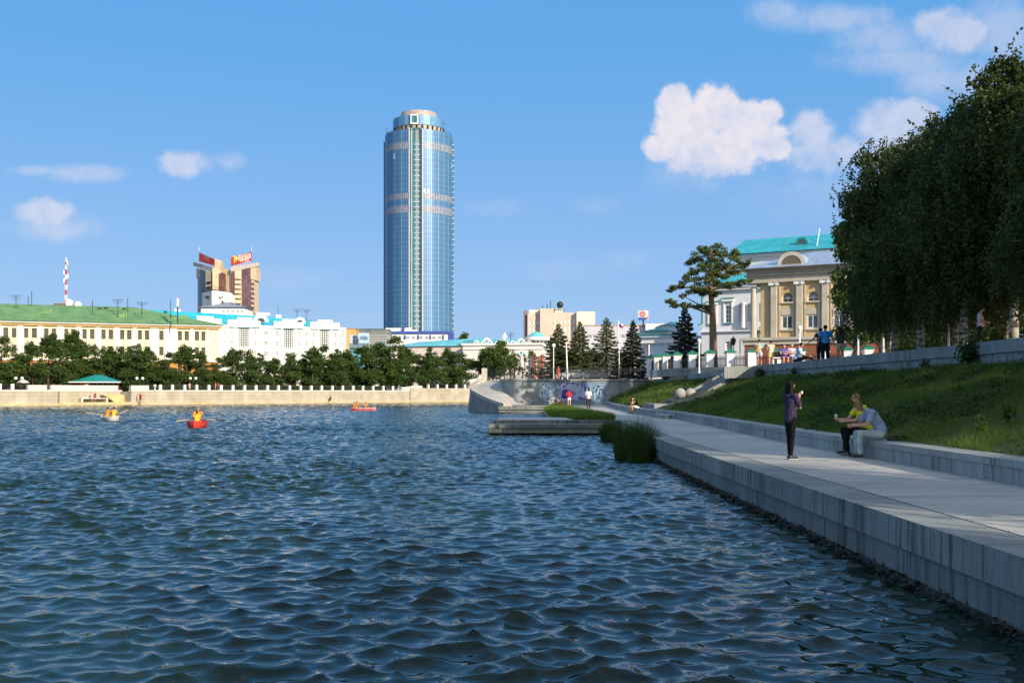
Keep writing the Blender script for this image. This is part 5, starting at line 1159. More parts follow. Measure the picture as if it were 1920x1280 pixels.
MB().box(f(-130), f(1010), -.75, -.01, -1, .22).build('base_ledge', M_ylw, ew)
MB().box(f(112), f(246), .01, 3.99, -1, .42).build('landing', M_ylw, ew)
for k in range(6): MB().box(f(226)-k*.35, f(246)-.01, 2.4, 3.98, .42+k*.22, .42+(k+1)*.22-.003).build('landing_step', M_ylw, ew)
MB().box(f(168), f(214), 2.6, 3.99, 1.0, 1.15).box(f(166), f(169), 2.6, 3.99, .42, 1.15).box(f(213), f(216), 2.6, 3.99, .42, 1.15).build('landing_bench', M_embp, ew)
for a, c in ((52, 88), (95, 115), (116.5, 241), (246, 279)): o2 = 4.0 if 112 < a < 240 else 0; MB().box(f(a), f(c), -.05+o2, .7+o2, ZW+.253, ZW+1.05).build('parapet_block', M_embp, ew)
fr_ = FS.root('shore_railing', 'black railing with pale stone posts on top of the far embankment wall', 'railing')
posts = [-70, -45, -20, 1, 24.5]+[302, 324.5, 347.5, 370, 393, 416, 438, 460, 481.5, 503, 523.5, 544.5, 565, 585, 604.5, 624.5, 644, 663.5, 682, 701, 720, 738]
for p_ in posts: MB().box(f(p_)-.22, f(p_)+.22, .1, .55, ZW+.252, ZW+1.2).build('stone_post', M_whitepaint, fr_)
for p_ in (804.5, 821.5, 839, 856.5, 873, 889, 905): MB().box(f(p_)-.22, f(p_)+.22, .1, .55, ZW+.752, ZW+1.6).build('stone_post', M_whitepaint, fr_)
def rail_panel(x0, x1, z):
    mb = MB(); mb.box(x0, x1, .30, .34, z+.78, z+.85).box(x0, x1, .30, .34, z+.08, z+.14); x = x0+.15
    while x < x1: mb.box(x-.02, x+.02, .30, .34, z+.14, z+.78); x += .28
    return mb
for a, c in list(zip(posts[:-1], posts[1:]))+[(738, 753)]:
    if c == 302: a, c = 280, 302
    rail_panel(f(a)+.22, f(c)-.22, ZW+.25).build('rail_panel', M_black, fr_)
rail_panel(f(25)+.2, f(51), ZW+.25).build('rail_panel', M_black, fr_)
rail_panel(f(790), f(1005), ZW+.75).build('rail_panel', M_black, fr_)
# ground behind the embankment, reaching the horizon
o_ = FS.o; u_ = FS.u; n_ = FS.n
def fp(t, s, z=0): q = o_+u_*t+n_*s; return (q.x, q.y, z)
M_ground = mat('city_ground', (.10, .10, .085), (.16, .15, .13), scale=.05, rough=.95)
MB().poly([fp(-60, .7, ZW-.05), fp(f(112)-.2, .7, ZW-.05), fp(f(112)-.2, 4.5, ZW-.05), fp(f(246)+.2, 4.5, ZW-.05), fp(f(246)+.2, .7, ZW-.05), fp(180, .7, ZW-.05), fp(3500, 1500, ZW-.05), fp(1500, 5000, ZW-.05), fp(-3500, 4000, ZW-.05), fp(-2500, .7, ZW-.05)]).build('city_ground', M_ground)['kind'] = 'structure'
MB().add([fp(-2500, .72, ZW-.06), fp(-60, .72, ZW-.06), fp(-60, .72, -3), fp(-2500, .72, -3)], [(0, 1, 2, 3)]).build('shore_edge', M_emb)['kind'] = 'structure'
MB().poly([(-4000, -4000, -2.5), (4000, -4000, -2.5), (4000, 400, -2.5), (-4000, 400, -2.5)]).build('pond_bed', mat('pond_bed', (.01, .015, .012)))['kind'] = 'structure'
MB().poly([(120, -2500, TZ-.05), (3500, -2500, TZ-.05), (3500, 3500, TZ-.05), (30, 600, TZ-.05), (60, 190, TZ-.05), (120, 190, TZ-.05)]).build('city_ground', M_ground)['kind'] = 'structure'
# kiosk with green roof
kk = Frame(178, 188, R(8)); kq = kk.root('kiosk', 'low red kiosk with dark green hipped roof on the far embankment', 'kiosk')
x0_, x1_ = kk.t(133), kk.t(222); zE_ = kk.z(178, 717)
MB().box(x0_, kk.t(150), 0, 5, ZW-.1, zE_).build('dark_wall', mat('kiosk_dark', (.10, .02, .015)), kq)
MB().box(kk.t(150), kk.t(166), -.3, 5, ZW-.1, zE_).build('red_wall', mat('kiosk_red', (.55, .10, .03), (.65, .14, .05)), kq)
MB().box(kk.t(166), x1_, 3, 5, ZW-.1, zE_).build('rear_wall', M_dark, kq)
for p_ in (167, 181, 192, 202, 212, 221): MB().box(kk.t(p_)-.12, kk.t(p_)+.12, .2, .44, ZW-.1, zE_).build('post', mat('kiosk_post', (.35, .10, .05)), kq)
MB().box(kk.t(160), kk.t(167), -.45, -.31, ZW+.4, ZW+1.5).build('counter_board', M_whitepaint, kq)
hip(MB(), kk.t(128), kk.t(228), -1.2, 6, zE_, kk.z(178, 702.5, 2), 3.6, 3.9).build('roof', M_teal, kq)
MB().box(kk.t(128), kk.t(229), -1.26, -1.21, zE_-.02, zE_+.16).build('fascia', M_whitepaint, kq)

# ================================================================== FOLIAGE
def quads(P, S, g, elong=.6, up=0.0):
    n = len(P); a = g.normal(size=(n, 3)); a /= np.linalg.norm(a, axis=1)[:, None]
    b_ = g.normal(size=(n, 3)); b_ -= a*(a*b_).sum(1)[:, None]; b_ /= np.linalg.norm(b_, axis=1)[:, None]
    S = np.broadcast_to(S, (n,))[:, None]; A = a*S; B = b_*S*elong
    V = np.stack([P-A, P-B, P+A, P+B], 1).reshape(-1, 3); return V
def cloud_mesh(name, P, S, m, g, elong=.6):
    V = quads(P, S, g, elong); F = np.arange(len(V)).reshape(-1, 4); return np_mesh(name, V, F, m)
M_leafA = leafmat('leaf_mid_green', (.030, .062, .014), (.085, .135, .030), .28, .5)
M_leafB = leafmat('leaf_light_green', (.040, .075, .015), (.10, .15, .035), .3, .5)
M_leafD = leafmat('birch_leaf', (.016, .032, .009), (.09, .12, .034), .28, 1.1)
M_need = leafmat('spruce_needles', (.030, .052, .016), (.095, .12, .034), .1, .7)
M_needD = leafmat('dark_spruce_needles', (.006, .013, .010), (.016, .026, .016), .05, .7)
M_pine = leafmat('pine_needles', (.038, .060, .012), (.11, .15, .034), .12, .7)
M_bark = mat('bark', (.06, .045, .035), (.11, .085, .065), scale=6, rough=.95, bump=.8)
M_barkp = mat('pine_bark', (.14, .09, .055), (.22, .15, .10), scale=6, rough=.95, bump=.8)
def birch_bark():
    m = bpy.data.materials.new('birch_bark'); m.use_nodes = True; b = NB(m.node_tree); p = m.node_tree.nodes['Principled BSDF']
    tc = b.n('ShaderNodeTexCoord').outputs['Object']
    n1 = b.noise(b.mapv(tc, (2, 2, 9)), 1.2, 4, .7)[0]
    b.l(b.mix(b.ramp(n1, .47, .57), (.46, .42, .33), (.05, .045, .035)), p.inputs['Base Color']); p.inputs['Roughness'].default_value = .8; return m
M_birch = birch_bark()
def tree_proto(name, label, cat, H, Rd, base, nclump, nleaf, size, mleaf, mbark, seed, trunk=.16, flat=.75, shape='round', group=None, hidden=True):
    g = np.random.default_rng(seed); gr = random.Random(seed)
    r = thing(name, label, cat, (0, 0, 0), 0, group); mb = MB()
    lean = (gr.uniform(-.3, .3), gr.uniform(-.3, .3)); tp_ = [(lean[0]*t*t, lean[1]*t*t, H*.9*t) for t in (0, .25, .5, .75, 1)]
    mb.tube(tp_, [trunk, trunk*.8, trunk*.55, trunk*.35, trunk*.12], 7)
    Ps = []; cl = []
    for i in range(nclump):
        h = gr.uniform(0, 1)**.85; z = base+(H-base)*h*.95
        env = math.sin(math.pi*min(1, .18+.82*h)**.8)**.7 if shape == 'round' else (1-h)**.6*.95+.1
        a = gr.uniform(0, 6.283); rad = Rd*env*gr.uniform(.25, .85); cr = Rd*gr.uniform(.24, .42)*(1.05-.45*h)
        c = np.array((rad*math.cos(a)+lean[0]*h, rad*math.sin(a)+lean[1]*h, z)); cl.append((c, cr))
        zt = max(base*.6, z-rad*.8-.2); mb.tube([(lean[0]*h*h, lean[1]*h*h, zt), tuple((c+np.array((0, 0, zt)))/2*np.array((1, 1, 1))), tuple(c)], [trunk*.3, trunk*.18, trunk*.06], 5)
    wts = np.array([q[1]**2 for q in cl]); wts /= wts.sum()
    for (c, cr), w in zip(cl, wts):
        k = max(6, int(nleaf*w)); d = g.normal(size=(k, 3)); d /= np.linalg.norm(d, axis=1)[:, None]
        rr_ = cr*(g.uniform(.15, 1.0, k)**.45)[:, None]*(1+.25*g.normal(size=(k, 1))); p_ = d*rr_; p_[:, 2] *= flat; Ps.append(c+p_)
    P = np.concatenate(Ps); S = size*g.uniform(.6, 1.3, len(P))
    link_mesh('crown', cloud_mesh('crown', P, S, mleaf, g, .6), r); mb.build('trunk', mbark, r, True)
    return r
ORD = ['first', 'second', 'third', 'fourth', 'fifth', 'sixth', 'seventh', 'eighth', 'ninth', 'tenth', 'eleventh', 'twelfth', 'thirteenth', 'fourteenth', 'fifteenth', 'sixteenth', 'seventeenth', 'eighteenth', 'nineteenth', 'twentieth']
# far shore row
protos = [tree_proto('shore_tree', 'x', 'tree', 10, 3.1, 1.6, 34, 5600, .17, M_leafA, M_bark, 100+i, shape='round' if i % 2 else 'cone', group='trees lining the far shore') for i in range(5)]
far_trees = [(-25, 640), (2, 628), (30, 652), (62, 640), (90, 622), (112, 634), (134, 616), (166, 634), (190, 652), (209, 650), (233, 640), (257, 643), (281, 650), (318, 658), (350, 643), (379, 658), (412, 668), (436, 650), (458, 645), (486, 660), (512, 668), (541, 652), (566, 662), (585, 650), (606, 645), (627, 652), (650, 656), (670, 650), (692, 645), (716, 632), (738, 628), (762, 644), (786, 655), (811, 648), (838, 652), (862, 652)]
near_ = ['the green roofed building', 'the white cyan roofed building', 'the billboard', 'the long turquoise roof']
cnt = {}
for i, (px_, py_) in enumerate(far_trees):
    zone = 0 if px_ < 400 else 1 if px_ < 655 else 2 if px_ < 725 else 3
    cnt[zone] = cnt.get(zone, 0)+1; lab = 'bushy shore tree before %s, %s from the left' % (near_[zone], ORD[cnt[zone]-1])
    s_ = (15 if 105 < px_ < 250 else 7)+4*((i*37) % 5)/5; tt = f(px_, s_); q = fp(tt, s_, ZW-.1); H = Zat(py_, q[1])-ZW
    sc1 = H/10.3; k = (1.15+.28*((i*13) % 3)/2); sc1 *= 1.04
    if i < 5: c = protos[i]; c.location = q; c.scale = (sc1*k, sc1*k, sc1); c.rotation_euler = (0, 0, i*1.3); c['label'] = lab
    else: clone(protos[(i*3+i//5) % 5], q, i*1.9, lab, None, (sc1*k, sc1*k, sc1))
# smaller understorey trees close the gaps near the ground
un = tree_proto('young_tree', 'x', 'tree', 5.2, 2.3, .5, 22, 3600, .16, M_leafA, M_bark, 140, trunk=.08, group='young trees under the shore row')
cnt = {}
for i in range(23):
    px_ = 20+i*37+((i*17) % 9); zone = 0 if px_ < 400 else 1 if px_ < 655 else 2 if px_ < 725 else 3
    if 120 < px_ < 235: sb = 22
    else: sb = 12
    cnt[zone] = cnt.get(zone, 0)+1; lab = 'low young shore tree by %s, %s from the left' % (near_[zone], ORD[cnt[zone]-1])
    q = fp(f(px_, sb), sb, ZW-.1)
    if i == 0: c = un; c.location = q; c['label'] = lab
    else: c = clone(un, q, i*2.1, lab, None, (.85+.1*((i*7) % 5), .85+.1*((i*5) % 4), .8+.1*((i*11) % 5)))
# clipped hedge behind the railing
def hedge():
    g = np.random.default_rng(5); n = 26000; t = g.uniform(f(281), f(735), n); s = 3.2+g.uniform(-.5, .5, n); z = ZW+g.uniform(.0, 1.15, n)+.06*np.sin(t*.8)
    P = np.stack([o_.x+u_.x*t+n_.x*s, o_.y+u_.y*t+n_.y*s, z], -1); return cloud_mesh('hedge', P, .14, M_leafA, g)
tag(link_mesh('hedge', hedge()), 'long clipped dark green hedge behind the far railing', 'hedge')
# lamps
M_globe = mat('lamp_globe', (.80, .78, .70), (.86, .84, .78), rough=.35)
def lamp(px, d, pyg, label, zb=TZ, name='street_lamp', two=False, r=.24, group=None, capd=True):
    t = thing(name, label, 'street lamp', (X(px, d), d, zb), 0, group); h = Zat(pyg, d)-zb
    if two:
        MB().tube([(0, 0, 0), (0, 0, h)], .05, 8).tube([(-.5, 0, h-.1), (.5, 0, h-.1)], .03, 6).build('pole', M_black, t)
        for s_ in (-1, 1): MB().ball((s_*.5, 0, h+.08), .26, 10).build('globe', M_globe, t, True)
    else:
        MB().tube([(0, 0, 0), (0, 0, .5), (0, 0, .52), (0, 0, h-r)], [.09, .085, .06, .05], 10).build('pole', M_whitepaint, t, True)
        MB().lathe([(.05, h-r-.1), (.11, h-r-.02), (.08, h-r+.03)], n=10).build('collar', M_whitepaint, t, True)
        MB().ball((0, 0, h), r, 14).build('globe', M_globe, t, True)
    return t
for px_, lb in ((35.5, 'double globed black lamp by the far railing left of the kiosk'), (262, 'double globed black lamp by the far railing just right of the kiosk'), (362, 'double globed black lamp before the right end of the green roofed building')):
    s_ = 2.0; q = fp(f(px_, s_), s_); lamp(px_, q[1], 710, lb, ZW, two=True, group='double globe lamps on the far shore')
lamp(290.5, 178, 723, 'single low white globe lamp behind the far railing right of the kiosk', ZW, r=.24)
lamp(515.5, 216, 718, 'stout white lamp post among the far shore trees before the white building', ZW, r=.3)
lamp(1038, 131, 647.5, 'white globe lamp on the terrace beside the leftmost spruce', r=.24); lamp(1020.5, 140, 648, 'white globe lamp in front of the ornate house rotunda', r=.27)
lamp(1161, 140, 640, 'white globe lamp between the two right hand spruces under the flag', r=.28)
lamp(1311, 88, 638.5, 'tall white globe lamp in front of the white fence pillars and dark spruce', TZ-.2, r=.17); lamp(1499.5, 68, 615.5, 'white globe lamp in front of the beige building above the seated people', r=.17)
t = thing('street_lamp', 'bare white lamp pole without globe among the terrace spruces', 'street lamp', (X(1064, 126), 126, TZ)); MB().tube([(0, 0, 0), (-.15, 0, Zat(643, 126)-TZ)], [.11, .07], 8).build('pole', M_whitepaint, t); MB().cbox((-.15, 0, Zat(643, 126)-TZ), .3, .2, .1).build('bracket', M_whitepaint, t)
for px_, d_, yt, lb in ((1609, 60, 628, 'slim white pole just right of the striped top woman'), (1656.5, 56, 634, 'grey slim pole among the left birch trunks'), (1778.5, 45, 607, 'pale grey pole beside the brightest birch trunk'), (1906, 40, 600, 'thin grey pole at the right edge behind the parapet')):
    t = thing('pole', lb, 'pole', (X(px_, d_), d_, TZ)); MB().tube([(0, 0, 0), (0, 0, Zat(yt, d_)-TZ)], [.065, .05], 8).build('shaft', M_whitepaint, t); MB().tube([(0, 0, 0), (0, 0, .25)], .1, 8).build('foot', M_whitepaint, t)
t = thing('lantern', 'small black old style lantern in front of the palace wing doorway', 'street lamp', (X(1375, 104), 104, TZ)); hL = Zat(640, 104)-TZ
MB().tube([(0, 0, 0), (0, 0, hL-.35)], [.07, .04], 8).build('pole', M_black, t); MB().lathe([(.05, hL-.4), (.18, hL-.3), (.27, hL+.15), (.30, hL+.2), (.05, hL+.42), (.01, hL+.6)], n=6).build('lantern_head', M_black, t)
fl = thing('flagpole', 'white flagpole with a small white, blue and red flag above the spruces', 'flagpole', (X(1159, 150), 150, TZ)); hF = Zat(600, 150)-TZ
MB().tube([(0, 0, 0), (0, 0, hF)], [.12, .08], 8).build('pole', M_whitepaint, fl); zf = Zat(603, 150)-TZ
for k, mm in enumerate((M_whitepaint, mat('flag_blue', (.03, .06, .30)), mat('flag_red', (.60, .05, .05)))):
    mb = MB(); n = 9
    top_ = [(i*.09, .12*math.sin(i*.9), zf-.22*k-i*.05+(.04*math.sin(i))) for i in range(n)]
    mb.add(top_+[(x, y, z-.22) for x, y, z in top_], [(i, i+1, n+i+1, n+i) for i in range(n-1)]); mb.build('flag_stripe', mm, fl)

# ---- terrace: iron fence, stone posts, spruces
fe = thing('iron_fence', 'black wrought iron fence with round ornaments along the terrace above the graffiti wall', 'fence')
fpth = [(X(913, 128.5), 128.3), (X(928, 128), 127.8), (X(944, 127), 126.9)]+[(q[0]+.25, q[1]+.35) for q in ic[4:40:6]]
fpth = [(X(913, 128.5), 128.3), (-1.9, 127.9), (-.9, 127.4), (-.2, 125.5), (.3, 123.5), (1.2, 121.8)]
xx = 2.2
while xx < 15.3: fpth.append((xx, 120.6)); xx += 1.12
hf = 1.32
def fence_panel(a, b_, z0):
    mb = MB(); A = Vector((*a, z0)); B = Vector((*b_, z0)); up = Vector((0, 0, 1)); L = (B-A).length
    for h in (.1, .28, 1.05, 1.22): mb.bar(A+up*h, B+up*h, .035)
    n = max(3, int(L/.135))
    for i in range(1, n): q = A.lerp(B, i/n); mb.bar(q+up*.1, q+up*1.22, .022)
    c = A.lerp(B, .5)+up*.66; dr = (B-A).normalized()
    pts = [c+dr*(.22*math.cos(t*math.pi/6))+up*(.22*math.sin(t*math.pi/6)) for t in range(13)]; mb.tube(pts, .02, 5, False)
    pts = [c+dr*(.1*math.cos(t*math.pi/4))+up*(.1*math.sin(t*math.pi/4)) for t in range(9)]; mb.tube(pts, .025, 5, False); return mb
for a, c in zip(fpth[:-1], fpth[1:]): fence_panel(a, c, 3.6).build('fence_panel', M_black, fe)
for q in fpth:
    MB().box(q[0]-.06, q[0]+.06, q[1]-.06, q[1]+.06, 3.6, 3.6+hf).cbox((q[0], q[1], 3.6+hf+.05), .16, .16, .08).build('fence_post', M_black, fe)
gp = thing('stone_post', 'stone gate post at the right end of the iron fence, one face sunlit', 'post', (X(1231, 118), 118, 3.4))
MB().box(-.55, .55, -.4, .5, 0, Zat(679, 118)-3.4).build('shaft', MATS['pale_coping'], gp); MB().box(-.6, .6, -.45, .55, Zat(679, 118)-3.4+.002, Zat(679, 118)-3.25).build('cap', MATS['pale_coping'], gp)
def spruce(name, label, H, Rb, mleaf, seed, n=9000, size=.16, zb=.3, dens=1.0):
    g = np.random.default_rng(seed); r = thing(name, label, 'spruce', (0, 0, 0)); mb = MB(); mb.tube([(0, 0, 0), (0, 0, H*.97)], [Rb*.07, .02], 8)
    Ps = []; nb = int(H*14)
    for i in range(nb):
        h = (i+.5)/nb; z = zb+(H-zb)*h; L = Rb*(1-h)**.82*g.uniform(.72, 1.12)+.10; a = i*2.399+g.uniform(-.3, .3)
        m = max(8, int(n*(L**1.3)/(nb*(Rb*.55)**1.3))); t = g.uniform(.05, 1, m)**.6
        droop = -.28*L*t+.18*L*t**3; w = .22*L*(1-t*.75)+.05
        side = g.normal(size=m)*w*.6; x = L*t*math.cos(a)-side*math.sin(a); y = L*t*math.sin(a)+side*math.cos(a)
        Ps.append(np.stack([x, y, z+droop-np.abs(g.normal(size=m))*.07], -1))
        if L > .5: mb.tube([(0, 0, z), (L*.5*math.cos(a), L*.5*math.sin(a), z-.12*L), (L*.95*math.cos(a), L*.95*math.sin(a), z-.1*L)], [.035, .025, .01], 4)
    P = np.concatenate(Ps); link_mesh('crown', cloud_mesh('crown', P, size*g.uniform(.6, 1.2, len(P)), mleaf, g, .35), r); mb.build('trunk', M_bark, r); return r
for i, (px_, py_, d_, w_, lb) in enumerate(((1047, 606, 140, 3.5, 'broad green spruce on the terrace, leftmost of the four'), (1087, 601, 138, 3.1, 'green spruce on the terrace in front of the beige panel building'),
        (1137, 594, 142, 3.9, 'tallest spreading spruce on the terrace left of the flagpole'), (1187, 599, 141, 2.7, 'narrow dark spruce on the terrace right of the flagpole'))):
    s_ = spruce('spruce_tree', lb, Zat(py_, d_)-TZ, w_, M_need if i != 3 else M_needD, 300+i, n=26000, size=.13, zb=.2); s_.location = (X(px_, d_), d_, TZ); s_['group'] = 'spruces on the terrace'
s_ = spruce('spruce_tree', 'very dark dense spruce behind the white fence pillars below the pine', Zat(572, 106)-TZ, 2.5, M_needD, 310, n=26000, size=.12, zb=.1); s_.location = (X(1284, 106), 106, TZ)
# understorey on the terrace left of the spruces: airy light tree, dense light tree
for px_, py_, d_, w_, dens, lb in ((938, 640, 142, 2.9, 5200, 'light green bushy tree behind the ramp pillar'), (915, 652, 146, 2.6, 5200, 'green bushy tree left of the ramp pillar in front of the ornate house'), (965, 650, 150, 1.4, 420, 'thin airy young tree in front of the ornate house, left one'), (992, 655, 150, 1.6, 520, 'thin airy young tree in front of the ornate house by the red columns'),
        (1112, 655, 146, 2.4, 3600, 'low green tree filling the gap between the middle spruces'), (1070, 660, 146, 2.2, 3600, 'low green tree filling the gap between the two left spruces'), (1165, 662, 148, 2.0, 2600, 'low green bush tree behind the lamp under the flag')):
    t = tree_proto('terrace_tree', lb, 'tree', Zat(py_, d_)-TZ, w_, 1.0, 26 if dens > 1000 else 16, dens, .15, M_leafB if dens < 6000 and px_ < 1000 else M_leafA, M_bark, int(px_), trunk=.1); t.location = (X(px_, d_), d_, TZ)
# hill foliage behind the dome
t = tree_proto('terrace_tree', 'rounded green tree crown showing behind the turquoise dome', 'tree', 15, 7, 5, 30, 7000, .35, M_leafA, M_bark, 78); t.location = (X(1032, 300), 300, ZW)
t = tree_proto('terrace_tree', 'distant round tree top peeking over the long turquoise roof', 'tree', 18, 5, 9, 24, 3500, .35, M_leafA, M_bark, 79); t.location = (X(873, 330), 330, ZW)

# ---- the crooked pine
def pine():
    d0 = 100; r = thing('pine_tree', 'tall crooked pine with spreading clumped crown left of the beige building', 'pine', (X(1338, d0), d0, TZ)); g = np.random.default_rng(9); k = d0/FPX
    bx_, bz = X(1338, d0), TZ; mb = MB()
    L = lambda px, py, dy=0: np.array((X(px, d0)-bx_, dy, Zat(py, d0)-bz))
    tk = [L(1338, 697), L(1337.5, 640), L(1336, 590), L(1333, 545), L(1331, 510), L(1331, 478)]
    mb.tube([tuple(q) for q in tk], [.42, .36, .30, .24, .15, .05], 9)
    cl = [(1316, 468, 17, 10), (1338, 466, 14, 9), (1352, 474, 18, 10), (1372, 480, 15, 10), (1388, 496, 15, 9), (1307, 484, 17, 11), (1330, 490, 20, 11), (1352, 494, 20, 11), (1373, 505, 18, 9), (1318, 505, 18, 11), (1344, 512, 20, 9), (1300, 508, 13, 9), (1290, 524, 15, 8), (1314, 526, 18, 9), (1384, 530, 17, 6), (1360, 536, 20, 6), (1338, 530, 18, 8), (1274, 538, 15, 7), (1261, 541, 8, 5), (1298, 545, 18, 7), (1322, 549, 18, 7), (1345, 553, 14, 5), (1254, 567, 10, 6), (1268, 571, 12, 6), (1286, 574, 12, 5), (1308, 574, 11, 5), (1325, 577, 9, 5), (1283, 556, 9, 6), (1395, 500, 8, 5), (1363, 518, 14, 7), (1400, 528, 7, 4)]
    Ps = []
    for (px, py, rx, ry) in cl:
        for _ in range(7):
            c = L(px+g.uniform(-.75, .75)*rx, py+g.uniform(-.7, .7)*ry, g.uniform(-1.5, 1.5)); n = int(62*rx*ry/150)+20; dv = g.normal(size=(n, 3)); dv /= np.linalg.norm(dv, axis=1)[:, None]
            Ps.append(c+dv*np.array((rx*k*.46, rx*k*.46, ry*k*.5))*(g.uniform(.1, 1.25, (n, 1))**.7))
        c = L(px, py); j = min(range(1, 6), key=lambda q: abs(tk[q][2]-(c[2]-abs(c[0])*.25))); mid_ = (tk[j]*.45+c*.55); mid_[2] += .15*abs(c[0])*.3
        mb.tube([tuple(tk[j]), tuple(mid_), tuple(c)], [.10, .065, .03], 5)
    P = np.concatenate(Ps); link_mesh('crown', cloud_mesh('crown', P, .13*g.uniform(.6, 1.2, len(P)), M_pine, g, .4), r); mb.build('trunk', M_barkp, r, True)
pine()

# ---- white pillars with teal caps
wf = thing('pillar_fence', 'white pillars with green pyramid caps and iron lattice between them in front of the palace', 'fence'); fpts = [(X(p_, d), d) for p_, d in FD]; M_cap = mat('green_cap_sheet', (.008, .13, .08), (.012, .17, .11), scale=2, rough=.4)
for i, (fx, fy) in enumerate(fpts):
    w = .33; q = MB().box(fx-w, fx+w, fy-w, fy+w, TZ, TZ+1.78).box(fx-w-.06, fx+w+.06, fy-w-.06, fy+w+.06, TZ+1.782, TZ+1.88).box(fx-w-.05, fx+w+.05, fy-w-.05, fy+w+.05, TZ, TZ+.2).build('pillar', M_whitepaint, wf)
    c = w+.13; z = TZ+1.882; MB().add([(fx-c, fy-c, z), (fx+c, fy-c, z), (fx+c, fy+c, z), (fx-c, fy+c, z), (fx-c, fy-c, z+.08), (fx+c, fy-c, z+.08), (fx+c, fy+c, z+.08), (fx-c, fy+c, z+.08), (fx, fy, z+.38)], [(3, 2, 1, 0), (0, 1, 5, 4), (1, 2, 6, 5), (2, 3, 7, 6), (3, 0, 4, 7), (4, 5, 8), (5, 6, 8), (6, 7, 8), (7, 4, 8)]).build('cap', M_cap, q)
for a, c in zip(fpts[:-1], fpts[1:]):
    A = Vector((*a, 0)); B = Vector((*c, 0)); dr = (B-A).normalized(); A = A+dr*.36; B = B-dr*.36; up = Vector((0, 0, 1)); mb = MB(); n = max(4, int((B-A).length/.13))
    MB().bar(A+up*(TZ+.35), B+up*(TZ+.35), .3, .7).build('fence_base', M_cop, wf)
    for z in (.85, 1.4): mb.bar(A+up*(TZ+z), B+up*(TZ+z), .045)
    for k in range(1, n): q = A.lerp(B, k/n); mb.bar(q+up*(TZ+.7), q+up*(TZ+1.62), .045)
    mb.build('lattice_panel', M_black, wf)

# ---- birches along the upper promenade
def birch(seed, H, Rd, n_str, name='birch_tree'):
    g = np.random.default_rng(seed); gr = random.Random(seed); r = thing(name, 'x', 'birch', (0, 0, 0)); mb = MB()
    lx_, ly_ = gr.uniform(-.5, .5), gr.uniform(-.4, .4)
    def tr(t): return np.array((lx_*t**1.6+.12*math.sin(t*5), ly_*t**1.6, H*.93*t))
    mb.tube([tuple(tr(t)) for t in np.linspace(0, 1, 9)], [.17, .155, .14, .12, .10, .075, .05, .03, .012], 10)
    tips = []
    for i in range(30):
        t0_ = gr.uniform(.16, .9); a = i*2.4+gr.uniform(-.4, .4); L = Rd*(1.12-.85*max(0, t0_-.22))*gr.uniform(.6, 1.1); p0 = tr(t0_)
        up_ = L*gr.uniform(.5, 1.1)*(1.15-t0_*.5); pts = [p0]
        for s_ in (.35, .7, 1.0): pts.append(p0+np.array((L*s_*math.cos(a), L*s_*math.sin(a), up_*(s_**.8)-(.25*L*s_**3))))
        mb.tube([tuple(q) for q in pts], [.05*(1.1-t0_)+.012, .03*(1.1-t0_)+.01, .016, .006], 6); tips.append(pts)
    crown_top = H; Ps = []; base_z = H*.075
    for i in range(150):
        pts = tips[gr.randrange(len(tips))]; h_ = gr.uniform(.35, 1.0); st_ = pts[3]+g.normal(size=3)*.25 if i % 3 else tr(h_)+np.array((0, 0, .1))
        d_ = np.array((gr.gauss(.35, .5), gr.gauss(0, .5), gr.uniform(.3, 1.0))); d_ /= np.linalg.norm(d_); Ls = gr.uniform(.7, 1.5); m = 26; t = g.uniform(0, 1, m)[:, None]
        P = st_+d_*t*Ls+np.array((.30, 0, -.22))*t*t*Ls+g.normal(0, 1, (m, 3))*(.075*(1.15-t)); Ps.append(P)
    for i in range(n_str):
        if gr.random() < .72:
            pts = tips[gr.randrange(len(tips))]; s_ = gr.uniform(.3, 1.0)*3; j = min(2, int(s_)); st_ = pts[j]*(1-(s_-j))+pts[j+1]*(s_-j)+g.normal(size=3)*np.array((.42, .42, .35))
        else:
            h = gr.uniform(.15, 1.0)**.8; a = gr.uniform(0, 6.283); env = min(1, (h+.1)*3)**.5*max(.02, 1-h)**.42*1.12; rr_ = Rd*env*gr.uniform(.55, 1.0)*(.82+.22*math.sin(3*a+h*9)); st_ = tr(h)+np.array((rr_*math.cos(a), rr_*math.sin(a), 0))
        Ls = gr.uniform(.5, 1.5)*(1 if st_[2] < H*.8 else .55); m = int(22*Ls)+6; t = g.uniform(0, 1, m)
        dx, dy_ = g.normal(0, .10, 2)+np.array((.10, 0)); wind = .28*gr.random()
        sgn = -1 if st_[2] < H*.86 or gr.random() < .35 else .55
        x = st_[0]+dx*t+wind*t*t*Ls; y = st_[1]+dy_*t; z = st_[2]+sgn*Ls*t
        P = np.stack([x, y, z], -1)+g.normal(0, .055, (m, 3)); Ps.append(P[P[:, 2] > base_z*gr.uniform(.7, 1.3)])
    P = np.concatenate(Ps); link_mesh('crown', cloud_mesh('crown', P, .066*g.uniform(.65, 1.25, len(P)), M_leafD, g, .68), r); mb.build('trunk', M_birch, r, True); return r
bp = [birch(501, 11.0, 2.9, 3600), birch(502, 10.2, 2.7, 3400), birch(503, 11.6, 3.0, 3800)]
